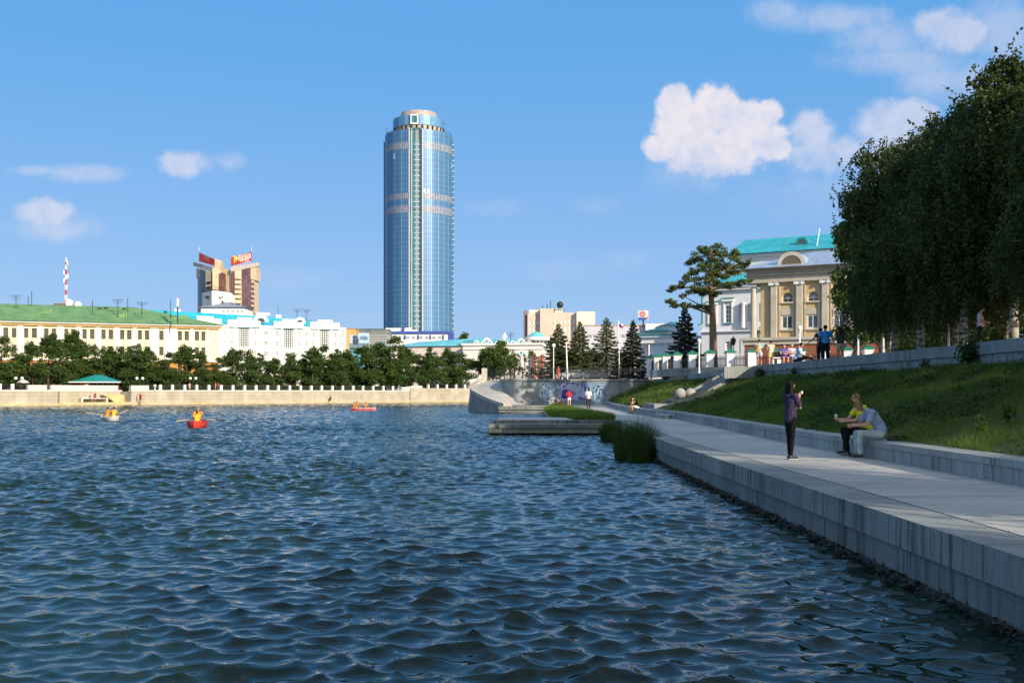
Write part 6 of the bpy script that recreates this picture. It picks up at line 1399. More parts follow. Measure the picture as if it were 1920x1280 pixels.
# (x, y, height, rotation, label)
br = [(18.3, 51.6, 8.4, 2, 4.9, 'low birch at the far end of the row with tips hanging before the beige building'), (16.9, 47.2, 9.9, 0, 0.4, 'birch at the left end of the promenade row with loose hanging tips'), (16.7, 43.6, 9.7, 1, 1.4, 'second birch from the left in the promenade row'), (17.1, 40.4, 9.7, 2, 2.9, 'birch in the middle of the promenade row behind the parapet'),
      (16.5, 38.9, 9.6, 0, 4.0, 'birch with the brightest sunlit trunk beside the pale pole'), (17.0, 36.2, 10.3, 1, 5.2, 'tallest birch rising at the right edge of the photo'), (19.4, 41.8, 9.6, 2, .8, 'birch standing one row behind the brightest trunk'), (19.2, 46.0, 9.0, 1, 2.2, 'birch one row back between the two left birches'),
      (20.0, 37.5, 10.2, 0, 3.3, 'tall birch one row back at the right edge'), (17.0, 31.6, 9.6, 2, 1.9, 'birch just beyond the right edge of the frame'), (16.8, 26.8, 10.2, 0, 5.9, 'birch outside the frame shading the seated couple'), (17.0, 22.0, 10.4, 1, 3.5, 'birch outside the frame shading the near walkway'), (17.1, 17.6, 10.2, 2, 4.4, 'birch outside the frame shading the near bench wall'), (17.1, 13.0, 9.8, 0, 1.1, 'birch outside the frame at the first gap of light'),
      (16.8, 2.2, 9.8, 1, 2.6, 'birch outside the frame between the gaps of light'), (17.0, -7.9, 10.4, 2, .2, 'birch outside the frame behind the camera'), (17.0, -12.6, 10.4, 0, 1.2, 'farthest birch outside the frame behind the camera')]
used = set(); Hs = [11.0, 10.2, 11.6]
for x, y, h, k, rz, lb in br:
    s_ = h/Hs[k]
    if k not in used: used.add(k); c = bp[k]; c.location = (x, y, TZ); c.rotation_euler = (0, 0, rz); c.scale = (s_,)*3; c['label'] = lb; c['group'] = 'birches along the upper promenade'
    else: clone(bp[k], (x, y, TZ), rz, lb, 'birches along the upper promenade', s_)
# tall trees added behind the birches to shade the graffiti wall; lit shrubs seen between the trunks
lm_ = tree_proto('added_shade_tree', 'x', 'tree', 16.5, 3.0, 3, 60, 16000, .20, M_leafA, M_bark, 600, trunk=.25, group='tall trees added to shade the graffiti wall')
for i, (x, y, h, lb) in enumerate(((27.8, 86.5, 15.4, 'tall dense tree added behind the birches to shade the wall, farthest one'), (31, 89.5, 15.8, 'tall dense tree added behind the birches to shade the wall, middle one'), (34.5, 91.5, 16, 'tall dense tree added behind the birches to shade the wall, nearest one'))):
    if i == 0: c = lm_; c.location = (x, y, TZ); c['label'] = lb; c.scale = (.9, .9, h/16.5)
    else: clone(lm_, (x, y, TZ), i*2, lb, None, h/16.5)
sh = tree_proto('garden_shrub', 'x', 'shrub', 3.6, 1.9, .2, 18, 2600, .10, M_leafB, M_bark, 610, trunk=.05, group='garden shrubs behind the birches')
for i, (px_, d_, s_, lb) in enumerate(((1715, 60, 1.0, 'sunlit garden shrub between the second and third birch trunks'), (1758, 58, 1.1, 'sunlit garden shrub left of the brightest birch trunk'), (1815, 56, 1.2, 'garden shrub behind the pink shirted man'), (1850, 54, 1.0, 'garden shrub right of the pink shirted man'), (1893, 52, 1.3, 'garden shrub at the right edge behind the parapet'), (1690, 66, 1.1, 'garden shrub behind the left birch trunks'), (1960, 50, 1.2, 'garden shrub just outside the right edge'))):
    if i == 0: c = sh; c.location = (X(px_, d_), d_, TZ); c['label'] = lb
    else: clone(sh, (X(px_, d_), d_, TZ), i*1.7, lb, None, s_)

# ================================================================== GRASS
M_grass = leafmat('grass_blades', (.034, .082, .014), (.17, .23, .044), .42, .32)
M_weed = leafmat('bank_weeds', (.014, .040, .011), (.065, .11, .022), .28, .8)
def blades(P, h, w, g, lean=.4):
    n = len(P); a = g.uniform(0, 6.283, n); dx = np.cos(a)*w; dy_ = np.sin(a)*w; l1 = g.normal(0, lean, n)*h; l2 = g.normal(0, lean, n)*h
    V = np.stack([P-np.stack([dx, dy_, 0*dx], -1), P+np.stack([dx, dy_, 0*dx], -1), P+np.stack([l1, l2, h], -1)], 1).reshape(-1, 3); return V, np.arange(3*n).reshape(-1, 3)
def grass():
    g = np.random.default_rng(31); n = 330000; y = 8+(g.uniform(0, 1, n)**1.55)*112; t = g.uniform(0, 1, n); x0 = xb(y)+.56; x = x0+(15.35-x0)*t
    keep = ~((y > 66.6) & (y < 73.9) & (x > 10.2)) & ~((y > 62) & (y < 74) & (x < 12.7) & (x > 8.8)); x, y, t = x[keep], y[keep], t[keep]
    z = bankz(x, y); P = np.stack([x, y, z-.01], -1); lod = np.clip(y/26, .75, 3.2)
    patch = .6+.5*np.sin(x*1.3+np.sin(y*.7)*2)*np.sin(y*.9+x*.4)+.35*np.sin(x*3.1-y*2.2)
    h = g.uniform(.06, .17, len(x))*np.clip(patch+.5, .5, 1.5)*(1+.25*lod); w = .006*lod*g.uniform(.7, 1.5, len(x))
    V, F = blades(P, h, w, g, .55); return np_mesh('bank_grass', V, F, M_grass)
tag(link_mesh('bank_grass', grass()), 'rough green grass covering the bank', 'grass', kind='stuff')
def weeds():
    g = np.random.default_rng(32); Ps = []; Ss = []
    for i in range(5200):
        y = 9+(g.uniform()**1.5)*108; t = g.uniform(); x0 = xb(y)+.7; x = x0+(15.2-x0)*t
        if 62 < y < 74.2 and x > 8.6: continue
        if np.sin(x*1.1+y*.35)+np.sin(y*.8-x*.6)+g.normal()*.6 < .35: continue
        s_ = g.uniform(.10, .26)*(1+min(y, 80)/90); m = 34; z = float(bankz(x, y)); d = g.normal(size=(m, 3)); d[:, 2] = np.abs(d[:, 2])*.65
        Ps.append(np.array((x, y, z))+d*s_*.6); Ss.append(np.full(m, .026*(1+min(y, 80)/32)))
    P = np.concatenate(Ps); return cloud_mesh('bank_weeds', P, np.concatenate(Ss), M_weed, g, .6)
tag(link_mesh('bank_weeds', weeds()), 'dark leafy weeds in patches over the bank', 'weeds', kind='stuff')
def tuft(poly_fn, n, h0, h1, w, m, name, seed, lab, z0=QZ, lean=.3):
    g = np.random.default_rng(seed); P = poly_fn(g, n); P = np.concatenate([P, np.full((len(P), 1), z0)], 1); V, F = blades(P, g.uniform(h0, h1, len(P)), w*g.uniform(.6, 1.3, len(P)), g, lean); return tag(link_mesh(name, np_mesh(name, V, F, m)), lab, 'grass', kind='stuff')
def edgepatch(g, n):
    y = 55.4+g.uniform(0, 1, n)**1.2*50; lo = np.interp(y, [55, 61, 61.6, 80, 98, 106], [3.2, 3.0, 2.2, 2.4, 3.7, 4.0]); hi = np.interp(y, [55, 60, 66, 90, 106], [5.35, 5.5, 5.45, 4.95, 4.6]); return np.stack([lo+(hi-lo)*g.uniform(0, 1, n), y], -1)
tuft(edgepatch, 42000, .12, .42, .014, M_grass, 'waterside_grass', 33, 'tall grass patch between the inlet and the path')
def sprout(px, d, h, lb, m=None, seed=1, z0=QZ, name='weed_plant', n=60):
    g = np.random.default_rng(seed); t = thing(name, lb, 'plant', (X(px, d), d, z0)); mb = MB()
    for k in range(5): a = g.uniform(0, 6.28); mb.tube([(0, 0, 0), (.12*h*math.cos(a), .12*h*math.sin(a), h*.6), (.25*h*math.cos(a), .25*h*math.sin(a), h*g.uniform(.8, 1.05))], [.012, .01, .004], 4)
    mb.build('stem', M_moss, t); P = g.normal(size=(n, 3))*np.array((.16*h, .16*h, .22*h))+np.array((0, 0, .62*h)); link_mesh('foliage', cloud_mesh('foliage', P, .06*h+.015, m or M_weed, g), t); return t
M_rust = leafmat('rusty_dock', (.16, .05, .015), (.35, .12, .03), .2)
sprout(1042, 97, 1.0, 'rust red flowering dock plant beside the inlet, left one', M_rust, 2, n=120); sprout(1051, 96, .75, 'rust red flowering dock plant beside the inlet, right one', M_rust, 3, n=80)
sprout(1302, 97, .9, 'dark bush on the bank against the far parapet', None, 4, 2.7, 'bank_bush', 200); 
for i, (px_, d_, z_, h_, lb) in enumerate(((1816, 35.5, 2.8, 1.0, 'dark bush under the dark notch of the upper parapet'), (1735, 39, 2.75, .55, 'spiky weed sprouting against the upper parapet'), (1490, 57, 2.8, .6, 'weed clump against the upper parapet above the standing woman'), (1425, 64, 2.75, .8, 'grey green weed clump at the top of the stairs'), (1890, 21, 1.45, .5, 'sunlit leafy weed clump low on the bank at the right edge'), (1840, 20.5, 1.25, .35, 'sunlit low weed clump beside the bench wall coping'))):
    sprout(px_, d_, h_, lb, M_weed if i < 4 else M_grass, 20+i, z_, 'bank_bush', 420 if i in (0, 3) else 160)
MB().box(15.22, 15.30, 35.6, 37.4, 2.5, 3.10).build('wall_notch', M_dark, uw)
# reeds
M_reed = leafmat('reed_blades', (.014, .040, .008), (.065, .11, .020), .3)
def reeds(cx, cy, rx, ry, n, h, seed, lb, blow=.25):
    g = np.random.default_rng(seed); a = g.uniform(0, 6.283, n); r_ = np.sqrt(g.uniform(0, 1, n)); x = cx+rx*r_*np.cos(a); y = cy+ry*r_*np.sin(a); hh = h*(1-.5*r_**2.5)*(.82+.18*np.sin(x*9+y*4))*g.uniform(.5, 1.12, n)
    lx_ = g.normal(.02, .13, n)+blow*g.uniform(0, .6, n)+.28*r_*np.cos(a); ly_ = g.normal(0, .12, n)+.10*np.sin(a); wa = g.uniform(0, 6.283, n); w = .008*g.uniform(.7, 1.5, n); rows = []
    for t in (0, .35, .7, 1.0):
        cxx = x+lx_*hh*t**2; cyy = y+ly_*hh*t**2; cz = -.1+hh*(t-.12*t**3); ww = w*(1-t*.85)
        rows.append(np.stack([cxx-ww*np.cos(wa), cyy-ww*np.sin(wa), cz], -1)); rows.append(np.stack([cxx+ww*np.cos(wa), cyy+ww*np.sin(wa), cz], -1))
    V = np.stack(rows, 1).reshape(-1, 3); b0 = np.arange(n)[:, None]*8; F = np.concatenate([b0+np.array([[2*k, 2*k+1, 2*k+3, 2*k+2]]) for k in range(3)], 0)
    return tag(link_mesh('reeds', np_mesh('reeds', V, F, M_reed)), lb, 'reeds', kind='stuff')
reeds(3.98, 34.6, .62, 1.6, 5600, 1.68, 41, 'tall reeds growing against the quay wall')
reeds(4.35, 47.0, .40, 1.6, 2600, 1.4, 42, 'smaller clump of reeds beside the platform', .0)

def litter():
    g = np.random.default_rng(77); n = 900; y = 10+g.uniform(0, 1, n)**1.4*45; edge = g.uniform(0, 1, n) < .65; xr = np.interp(y, [q[1] for q in wall_line], [q[0] for q in wall_line])
    x = np.where(edge, xr-np.abs(g.normal(0, .10, n))-.01, g.uniform(5.1, 7.6, n)); P = np.stack([x, y, np.full(n, QZ+.011)], -1); V = quads(P, .014*g.uniform(.5, 1.5, n), g, .7).reshape(-1, 4, 3); V[:, :, 2] = QZ+.006+(V[:, :, 2]-QZ-.011)*.25+.006
    return np_mesh('fallen_leaves', V.reshape(-1, 3), np.arange(4*n).reshape(-1, 4), leafmat('dry_leaf', (.05, .04, .02), (.22, .17, .08), .1))
tag(link_mesh('fallen_leaves', litter()), 'dry leaves and bits scattered along the foot of the bench wall', 'leaves', kind='stuff')
# ================================================================== GRAFFITI
gr_blue = mat('spray_pale_blue', (.22, .36, .50), (.34, .48, .62), scale=3, rough=.8); gr_white = mat('spray_white', (.50, .58, .64), (.62, .68, .72), scale=3, rough=.8)
gr_vio = mat('spray_violet', (.035, .025, .20), (.08, .05, .30), scale=2, rough=.8); gr_navy = mat('spray_navy', (.03, .06, .12), (.06, .10, .18), scale=3, rough=.8); gr_lil = mat('spray_lilac', (.42, .36, .60), (.52, .46, .68), scale=3, rough=.8); gr_teal = mat('spray_teal', (.05, .14, .18), (.09, .20, .24), scale=2, rough=.8)
gr_base = mat('wall_blue_wash', (.12, .20, .31), (.18, .27, .38), scale=.8, rough=.8)
YG = 119.985
def gxy(x, y):  # region coordinates (12 px per photo pixel, origin 990,700) -> wall plane
    return (X(990+x/12, 120), Zat(700+y/12, 120))
def wall_y(xw): return np.interp(xw, [q[0] for q in ic[34:]], [q[1] for q in ic[34:]])
def stroke(mb, pts, w, lay):
    P = [np.array(gxy(*q)) for q in pts]; L = []; Rr = []
    for i, q in enumerate(P):
        a = P[max(i-1, 0)]; c = P[min(i+1, len(P)-1)]; d = c-a; d = d/(np.linalg.norm(d)+1e-9); nn = np.array((-d[1], d[0]))*w/2; L.append(q+nn); Rr.append(q-nn)
    n = len(P); vs = [(q[0], wall_y(q[0])-.006-.003*lay, q[1]) for q in L+Rr]; mb.add(vs, [(i, i+1, n+i+1, n+i) for i in range(n-1)])
def blob(mb, cx, cy, rx, ry, lay, seed, k=22):
    g = random.Random(seed); pts = []
    for i in range(k): a = 2*math.pi*i/k; r_ = 1+g.uniform(-.16, .16); q = gxy(cx+rx*r_*math.cos(a), cy+ry*r_*math.sin(a)); pts.append((q[0], wall_y(q[0])-.006-.003*lay, q[1]))
    mb.poly(pts)
mb = MB(); q0, q1 = gxy(20, 660), gxy(1750, 200); mb.add([(q0[0]+(q1[0]-q0[0])*i/12, wall_y(q0[0]+(q1[0]-q0[0])*i/12)-.004, z) for z in (q0[1], q1[1]) for i in range(13)], [(i, i+1, 14+i, 13+i) for i in range(12)]); mb.build('blue_wash', gr_base, gw)
g1 = MB(); blob(g1, 960, 320, 280, 110, 1, 1); blob(g1, 930, 480, 270, 130, 1.4, 2); blob(g1, 1180, 430, 150, 170, 1.8, 3); g1.build('violet_cloud', gr_vio, gw)
g1 = MB(); blob(g1, 1560, 430, 130, 150, 1, 4); blob(g1, 1400, 390, 110, 90, 1.3, 5); g1.build('navy_cloud', gr_navy, gw)
def letter(mb, pts, w, lay): stroke(mb, pts, w, lay)
fills = [[(790, 540), (800, 260)], [(800, 250), (880, 300), (850, 400), (800, 420)], [(790, 540), (900, 530), (960, 300), (930, 250)], [(1000, 540), (1060, 250)], [(1000, 440), (1090, 300)], [(1050, 550), (1190, 270), (1230, 420), (1220, 540)], [(1100, 540), (1110, 400)]]
g1 = MB()
for k, q in enumerate(fills): letter(g1, q, .55, 3+k*.3)
g1.build('letter_fill', gr_blue, gw)
outl = [[(730, 580), (760, 500), (755, 260), (800, 240), (880, 260), (905, 330), (880, 430), (900, 560)], [(730, 580), (900, 580), (1140, 580)], [(900, 300), (930, 230), (960, 270), (940, 480)], [(990, 570), (1010, 260), (1060, 235), (1105, 250), (1060, 420), (1000, 480)], [(1050, 560), (1180, 240), (1250, 300), (1250, 560)], [(1110, 560), (1160, 440), (1190, 430)], [(700, 540), (690, 440), (740, 390), (760, 480)], [(1200, 540), (1230, 450), (1250, 430)]]
g1 = MB()
for k, q in enumerate(outl): letter(g1, q, .13, 7+k*.3)
g1.build('letter_outline', gr_lil, gw)
left_f = [[(240, 400), (290, 230), (330, 400)], [(240, 480), (230, 580)], [(370, 560), (400, 230)], [(430, 520), (420, 260), (520, 250)], [(530, 560), (520, 260)], [(590, 520), (590, 230)], [(270, 520), (260, 440)], [(460, 480), (560, 430)]]
g1 = MB()
for k, q in enumerate(left_f): letter(g1, q, .42, 2+k*.3)
g1.build('letter_fill', gr_blue, gw)
left_o = [[(180, 600), (200, 420), (260, 230), (320, 200), (430, 220), (640, 200)], [(170, 595), (380, 600), (420, 612), (580, 622), (600, 520), (640, 220)], [(215, 400), (300, 400), (310, 300)], [(330, 560), (350, 430), (330, 300), (400, 240)], [(400, 560), (410, 400), (470, 240)], [(480, 560), (500, 440), (490, 260)], [(560, 600), (560, 420), (620, 300)], [(190, 520), (290, 470), (300, 560)], [(450, 520), (470, 500), (520, 520)]]
g1 = MB()
for k, q in enumerate(left_o): letter(g1, q, .10, 6+k*.3)
g1.build('letter_outline', gr_white, gw)
g1 = MB()
for k, q in enumerate([[(205, 425), (305, 430)], [(210, 585), (260, 590)], [(500, 605), (580, 605)], [(390, 470), (400, 400)], [(610, 440), (640, 340)], [(460, 520), (480, 510)], [(340, 560), (330, 500)]]): letter(g1, q, .2, 5+k*.2)
g1.build('letter_shadow', gr_navy, gw)
g1 = MB()
for k, q in enumerate([[(1310, 560), (1330, 330)], [(1420, 420), (1400, 300), (1480, 400), (1540, 290)], [(1500, 600), (1510, 420)], [(1560, 480), (1600, 320), (1660, 330)], [(1700, 350), (1720, 280), (1740, 360)], [(1610, 510), (1650, 470), (1640, 380)]]): letter(g1, q, .16, 4+k*.3)
g1.build('tag_strokes', gr_blue, gw)
g1 = MB()
for k, q in enumerate([[(1380, 470), (1450, 300)], [(1540, 560), (1570, 360)], [(1480, 540), (1490, 420)]]): letter(g1, q, .3, 3+k*.3)
g1.build('tag_shadow', gr_teal, gw)
sp_ = mat('sprayed_white_tag', (.55, .58, .58), rough=.8); mb = MB(); yq = 28.4; xf = 7.775
for a, c in (((0, .30), (.06, .33)), ((.06, .33), (.10, .28)), ((.10, .28), (.03, .22)), ((.03, .22), (.10, .20)), ((.04, .15), (.09, .08)), ((.09, .15), (.03, .08))): mb.bar((7.773+.0, 43.0-a[0]*1.2, .69+a[1]), (7.773, 43.0-c[0]*1.2, .69+c[1]), .02)
o = mb.build('white_tag', sp_, bw); o.location = (np.interp(43, [q[1] for q in wall_line], [q[0] for q in wall_line])-7.75-.0, 0, 0)

# ================================================================== PEOPLE
M_skin = mat('skin', (.50, .27, .17), (.56, .31, .20), scale=4, rough=.55); M_skin2 = mat('tanned_skin', (.38, .19, .11), (.44, .23, .14), scale=4, rough=.55)
M_hair = mat('black_hair', (.006, .005, .005), (.014, .011, .010), scale=20, rough=.7, stretch=(1, 1, .2), spec=.15); M_blond = mat('dark_blond_hair', (.14, .085, .035), (.26, .17, .08), scale=16, rough=.7, stretch=(1, 1, .2), spec=.2); M_brn = mat('brown_hair', (.04, .02, .012), (.07, .035, .018), scale=20, rough=.7, spec=.2)
M_shoeblk = mat('black_shoe', (.012, .012, .013), rough=.5); M_sole = mat('white_sole', (.65, .65, .63))
def cloth(name, c, c2=None, scale=6): return mat(name, c, c2, scale=scale, rough=.95, bump=.15, spec=.12)
def caps(mb, a, b, ra, rb, ell=(1, 1), n=12):
    """tapered capsule, ell = cross section scale along (side, front)"""
    a = Vector(a); b = Vector(b); d = (b-a); L = d.length or 1e-4; d = d/L; pts = []; rs = []
    for k in range(4): t = math.pi/2*k/4; pts.append(a-d*ra*math.cos(t)*min(1, 1)); rs.append(max(1e-3, ra*math.sin(t)))
    pts.append(a); rs.append(ra); pts.append(b); rs.append(rb)
    for k in range(1, 5): t = math.pi/2*k/4; pts.append(b+d*rb*math.sin(t)); rs.append(max(1e-3, rb*math.cos(t)))
    s0 = len(mb.v); mb.tube(pts, rs, n)
    if ell != (1, 1):
        for i in range(s0, len(mb.v)):
            v = Vector(mb.v[i]); t = max(0, min(L, (v-a).dot(d))); ax = a+d*t; w = v-ax; w.x *= ell[0]; w.y *= ell[1]; mb.v[i] = tuple(ax+w)
def voxel(mb, name, m, par, vs, it=3):
    o = mb.build(name, m, par); md = o.modifiers.new('r', 'REMESH'); md.mode = 'VOXEL'; md.voxel_size = vs; md.use_smooth_shade = True
    sm = o.modifiers.new('s', 'SMOOTH'); sm.factor = .5; sm.iterations = it
    dg = bpy.context.evaluated_depsgraph_get(); me = bpy.data.meshes.new_from_object(o.evaluated_get(dg)); o.modifiers.clear(); old = o.data; o.data = me; me.name = name; bpy.data.meshes.remove(old)
    if not me.materials: me.materials.append(m)
    return o
def hand(mb, w, d, palm, k=1.0, curl=.5):
    """w wrist, d direction of the hand, palm = palm normal; five unequal bent fingers, thumb from the side of the palm"""
    w = Vector(w); d = Vector(d).normalized(); palm = Vector(palm); palm = (palm-d*palm.dot(d)).normalized(); sd = d.cross(palm)
    for o_ in (-.022, 0, .022): caps(mb, w+d*.01*k+sd*o_*.6*k, w+d*.075*k+sd*o_*k, .015*k, .014*k)
    for i, (o_, L) in enumerate(((-.031, .060), (-.011, .074), (.010, .070), (.030, .055))):
        b_ = w+d*.085*k+sd*o_*k; m1 = b_+(d*math.cos(curl*.6)+palm*math.sin(curl*.6))*L*.5*k; m2 = m1+(d*math.cos(curl*1.6)+palm*math.sin(curl*1.6))*L*.5*k
        caps(mb, b_, m1, .0095*k, .0085*k, n=8); caps(mb, m1, m2, .0085*k, .007*k, n=8)
    t0_ = w+d*.03*k-sd*.028*k; t1_ = t0_+(d*.55-sd*.75+palm*.35)*.04*k; t2_ = t1_+(d*.85-sd*.1+palm*.5)*.032*k
    caps(mb, t0_, t1_, .012*k, .010*k, n=8); caps(mb, t1_, t2_, .010*k, .008*k, n=8)
def P0(**kw):
    J = dict(pel=(0, 0, .95), wst=(0, 0, 1.10), chs=(0, 0, 1.30), nck=(0, .01, 1.47), hd=(0, -.01, 1.635),
             shL=(-.175, 0, 1.42), elL=(-.23, .03, 1.14), wrL=(-.24, -.04, .89), shR=(.175, 0, 1.42), elR=(.23, .03, 1.14), wrR=(.24, -.04, .89),
             hpL=(-.085, 0, .91), knL=(-.095, -.01, .50), anL=(-.10, .03, .09), hpR=(.085, 0, .91), knR=(.095, -.01, .50), anR=(.10, .03, .09), toL=None, toR=None, hdL=None, hdR=None)
    J.update(kw); return J
def person(label, loc, yaw, J, H=1.75, skin=None, hair=None, hairkind='short', top=None, sleeve=.5, topend='hip', bottom=None, legs='long', shoes=None, vs=.016, group=None, female=False, curl=.5, face=(0, -1, 0), extras=None, loose=1.0, slim=False):
    s_ = H/1.75; r = thing('person', label, 'person', loc, yaw, group); r.scale = (s_, s_, s_)
    V_ = {k: Vector(v) for k, v in J.items() if v is not None}; L = lambda a, b, t: V_[a].lerp(V_[b], t)
    sk = skin or M_skin; b = MB(); fa = Vector(face).normalized(); hd = V_['hd']; sw = .92 if female else 1.0
    up = (hd-V_['nck']).normalized()
    # torso
    tilt = (V_['chs']-V_['pel'])
    caps(b, V_['pel']-Vector((0, 0, .01)), V_['wst'], .125, .105*sw, (1.15, .85)); caps(b, V_['wst'], V_['chs'], .108*sw, .125*sw, (1.18, .82))
    for q in 'LR': caps(b, V_['chs']+Vector((0, 0, .06)), V_['sh'+q], .085, .058)
    if female:
        for q in (-1, 1): sx = (V_['shR']-V_['shL']).normalized(); caps(b, V_['chs']+sx*q*.065+fa*.07, V_['chs']+sx*q*.065+fa*.10, .05, .045)
    caps(b, V_['nck']-up*.04, V_['nck']+up*.09, .052*sw, .050*sw)
    # head with nose, jaw, ears
    c0 = len(b.v); b.ball(hd+up*.02, 1, 14, (.072, .085, .098)); caps(b, hd-up*.035+fa*.025, hd-up*.065+fa*.045, .052, .034)
    caps(b, hd+up*.012+fa*.083, hd-up*.018+fa*.100, .010, .014); sx = up.cross(fa).normalized()
    for q in (-1, 1): caps(b, hd+sx*q*.074+up*.015, hd+sx*q*.076-up*.02, .012, .009)
    for q, sg in (('L', -1), ('R', 1)):
        caps(b, V_['sh'+q], V_['el'+q], .046*sw, .037*sw); caps(b, V_['el'+q], V_['wr'+q], .038*sw, .024)
        hv = V_['hd'+q] if ('hd'+q) in V_ else (V_['wr'+q]-V_['el'+q]).normalized(); pn = Vector((-sg, 0, 0)) if abs(hv.x) < .8 else Vector((0, 0, 1)); hand(b, V_['wr'+q], hv, pn, 1.0, curl)
        lk = .76 if slim else 1.0; caps(b, V_['hp'+q], V_['kn'+q], .088*sw*(.9 if slim else 1), .055*lk); caps(b, V_['kn'+q], L('kn'+q, 'an'+q, .3), .055*lk, .055*lk); caps(b, L('kn'+q, 'an'+q, .3), V_['an'+q], .055*lk, .034*lk)
        to = V_['to'+q] if ('to'+q) in V_ else V_['an'+q]+Vector((sg*.02, -.15, -.055)); caps(b, V_['an'+q]-Vector((0, 0, .045)), to, .034, .026)
    voxel(b, 'body', sk, r, vs*.62 if vs < .012 else vs)
    # hair
    if hairkind:
        h = MB(); bk = -fa
        h.ball(hd+up*.035+bk*.018, 1, 14, (.083, .090, .092))
        if hairkind in ('bob', 'long'):
            Lh = .13 if hairkind == 'bob' else .34
            for q in (-.06, -.03, 0, .03, .06): caps(h, hd+sx*q+bk*.05+up*.03, hd+sx*q*1.25+bk*.055-up*Lh, .045, .032 if hairkind == 'bob' else .02)
            for q in (-1, 1): caps(h, hd+sx*q*.068+bk*.01+up*.03, hd+sx*q*.078+bk*.005-up*(.10 if hairkind == 'bob' else .16), .030, .020)
        if hairkind == 'messy':
            gq = random.Random(3)
            for i in range(26):
                a = gq.uniform(0, 6.28); q = hd+up*gq.uniform(.0, .10)+sx*.07*math.cos(a)+bk*.075*abs(math.sin(a))+fa*.02*gq.uniform(0, 2.4); caps(h, q, q-up*gq.uniform(.08, .17)+fa*gq.uniform(-.03, .05)+sx*gq.uniform(-.03, .03), .018, .007, n=6)
        if hairkind == 'bun': caps(h, hd+bk*.10+up*.02, hd+bk*.12, .035, .03)
        voxel(h, 'hair', hair or M_hair, r, vs*.8)
    # top
    if top:
        t = MB(); e = .016*loose
        caps(t, V_['wst'], V_['chs'], .108*sw+e, .128*sw+e, (1.2, .86))
        for q in 'LR':
            caps(t, V_['chs']+Vector((0, 0, .05)), V_['sh'+q], .088+e*.6, .056+e)
            if sleeve > 0: caps(t, V_['sh'+q], L('sh'+q, 'el'+q, min(1, sleeve)), .050+e, .046+e*1.3)
            if sleeve > 1: caps(t, V_['el'+q], L('el'+q, 'wr'+q, sleeve-1), .042+e, .038+e)
        if topend == 'hip': caps(t, V_['pel'], V_['wst'], .125+e*1.1, .108+e, (1.18, .92))
        if topend == 'tunic':
            caps(t, V_['pel'], V_['wst'], .125+e, .106+e, (1.12, .92)); caps(t, V_['pel']+Vector((0, 0, -.03)), V_['pel'], .142, .14, (1.12, .95))
        if topend == 'seat': caps(t, V_['pel']+Vector((0, 0, .04)), V_['wst'], .130+e, .112+e, (1.15, .95))
        caps(t, V_['nck']-up*.05, V_['nck']-up*.01, .085, .066)
        voxel(t, 'top', top, r, vs)
    if bottom:
        t = MB(); e = .013*(loose if not slim else .6); kk_ = .82 if slim else 1.0; caps(t, V_['pel']-Vector((0, 0, .02)), V_['pel']+Vector((0, 0, .06)), .132+e, .122+e, (1.12, .9))
        for q in 'LR':
            f_ = 1.0 if legs == 'long' else .45 if legs == 'shorts' else .8
            caps(t, V_['hp'+q], L('hp'+q, 'kn'+q, f_), .092*sw+e, (.058*kk_ if legs == 'long' else .078)+e)
            if legs == 'long': caps(t, V_['kn'+q], L('kn'+q, 'an'+q, .35), .058*kk_+e, .058*kk_+e*.9); caps(t, L('kn'+q, 'an'+q, .35), L('kn'+q, 'an'+q, .93), .058*kk_+e*.9, .040*kk_+e)
        if legs == 'skirt': caps(t, V_['pel'], V_['pel']-Vector((0, 0, .36)), .135, .17)
        voxel(t, 'trousers' if legs == 'long' else 'shorts' if legs == 'shorts' else 'skirt', bottom, r, vs)
    for q, sg in (('L', -1), ('R', 1)):
        to = V_['to'+q] if ('to'+q) in V_ else V_['an'+q]+Vector((sg*.02, -.15, -.055)); h0 = V_['an'+q]-Vector((0, 0, .045)); bkd = (h0-to).normalized()
        t = MB(); caps(t, h0+bkd*.03, to, .043, .037, (1, 1))
        sh_ = voxel(t, 'shoe', shoes or M_shoeblk, r, vs*.8); t = MB(); caps(t, h0+bkd*.035-Vector((0, 0, .032)), to-Vector((0, 0, .022)), .040, .038)
        for i in range(len(t.v)):
            v = t.v[i]; base = h0.z-.032+(to.z-.022-h0.z+.032)*max(0, min(1, (Vector(v)-h0).dot(-bkd)/max(.05, (to-h0).length))); t.v[i] = (v[0], v[1], base+(v[2]-base)*.28)
        t.build('sole', M_sole, sh_, True)
    if vs < .012:
        for q in (-1, 1): MB().ball(hd+sx*q*.030+up*.022+fa*.074, .0125, 8).build('eye', M_whitepaint, r, True); MB().ball(hd+sx*q*.030+up*.022+fa*.083, .0065, 8).build('pupil', M_hair, r, True)
        m_ = MB(); caps(m_, hd-up*.047-sx*.018+fa*.083, hd-up*.047+sx*.018+fa*.083, .006, .006); m_.build('mouth', mat('lips', (.40, .13, .11)), r, True)
    if extras: extras(r, V_)
    return r
D = lambda py: 1.44*FPX/(py-HZ)
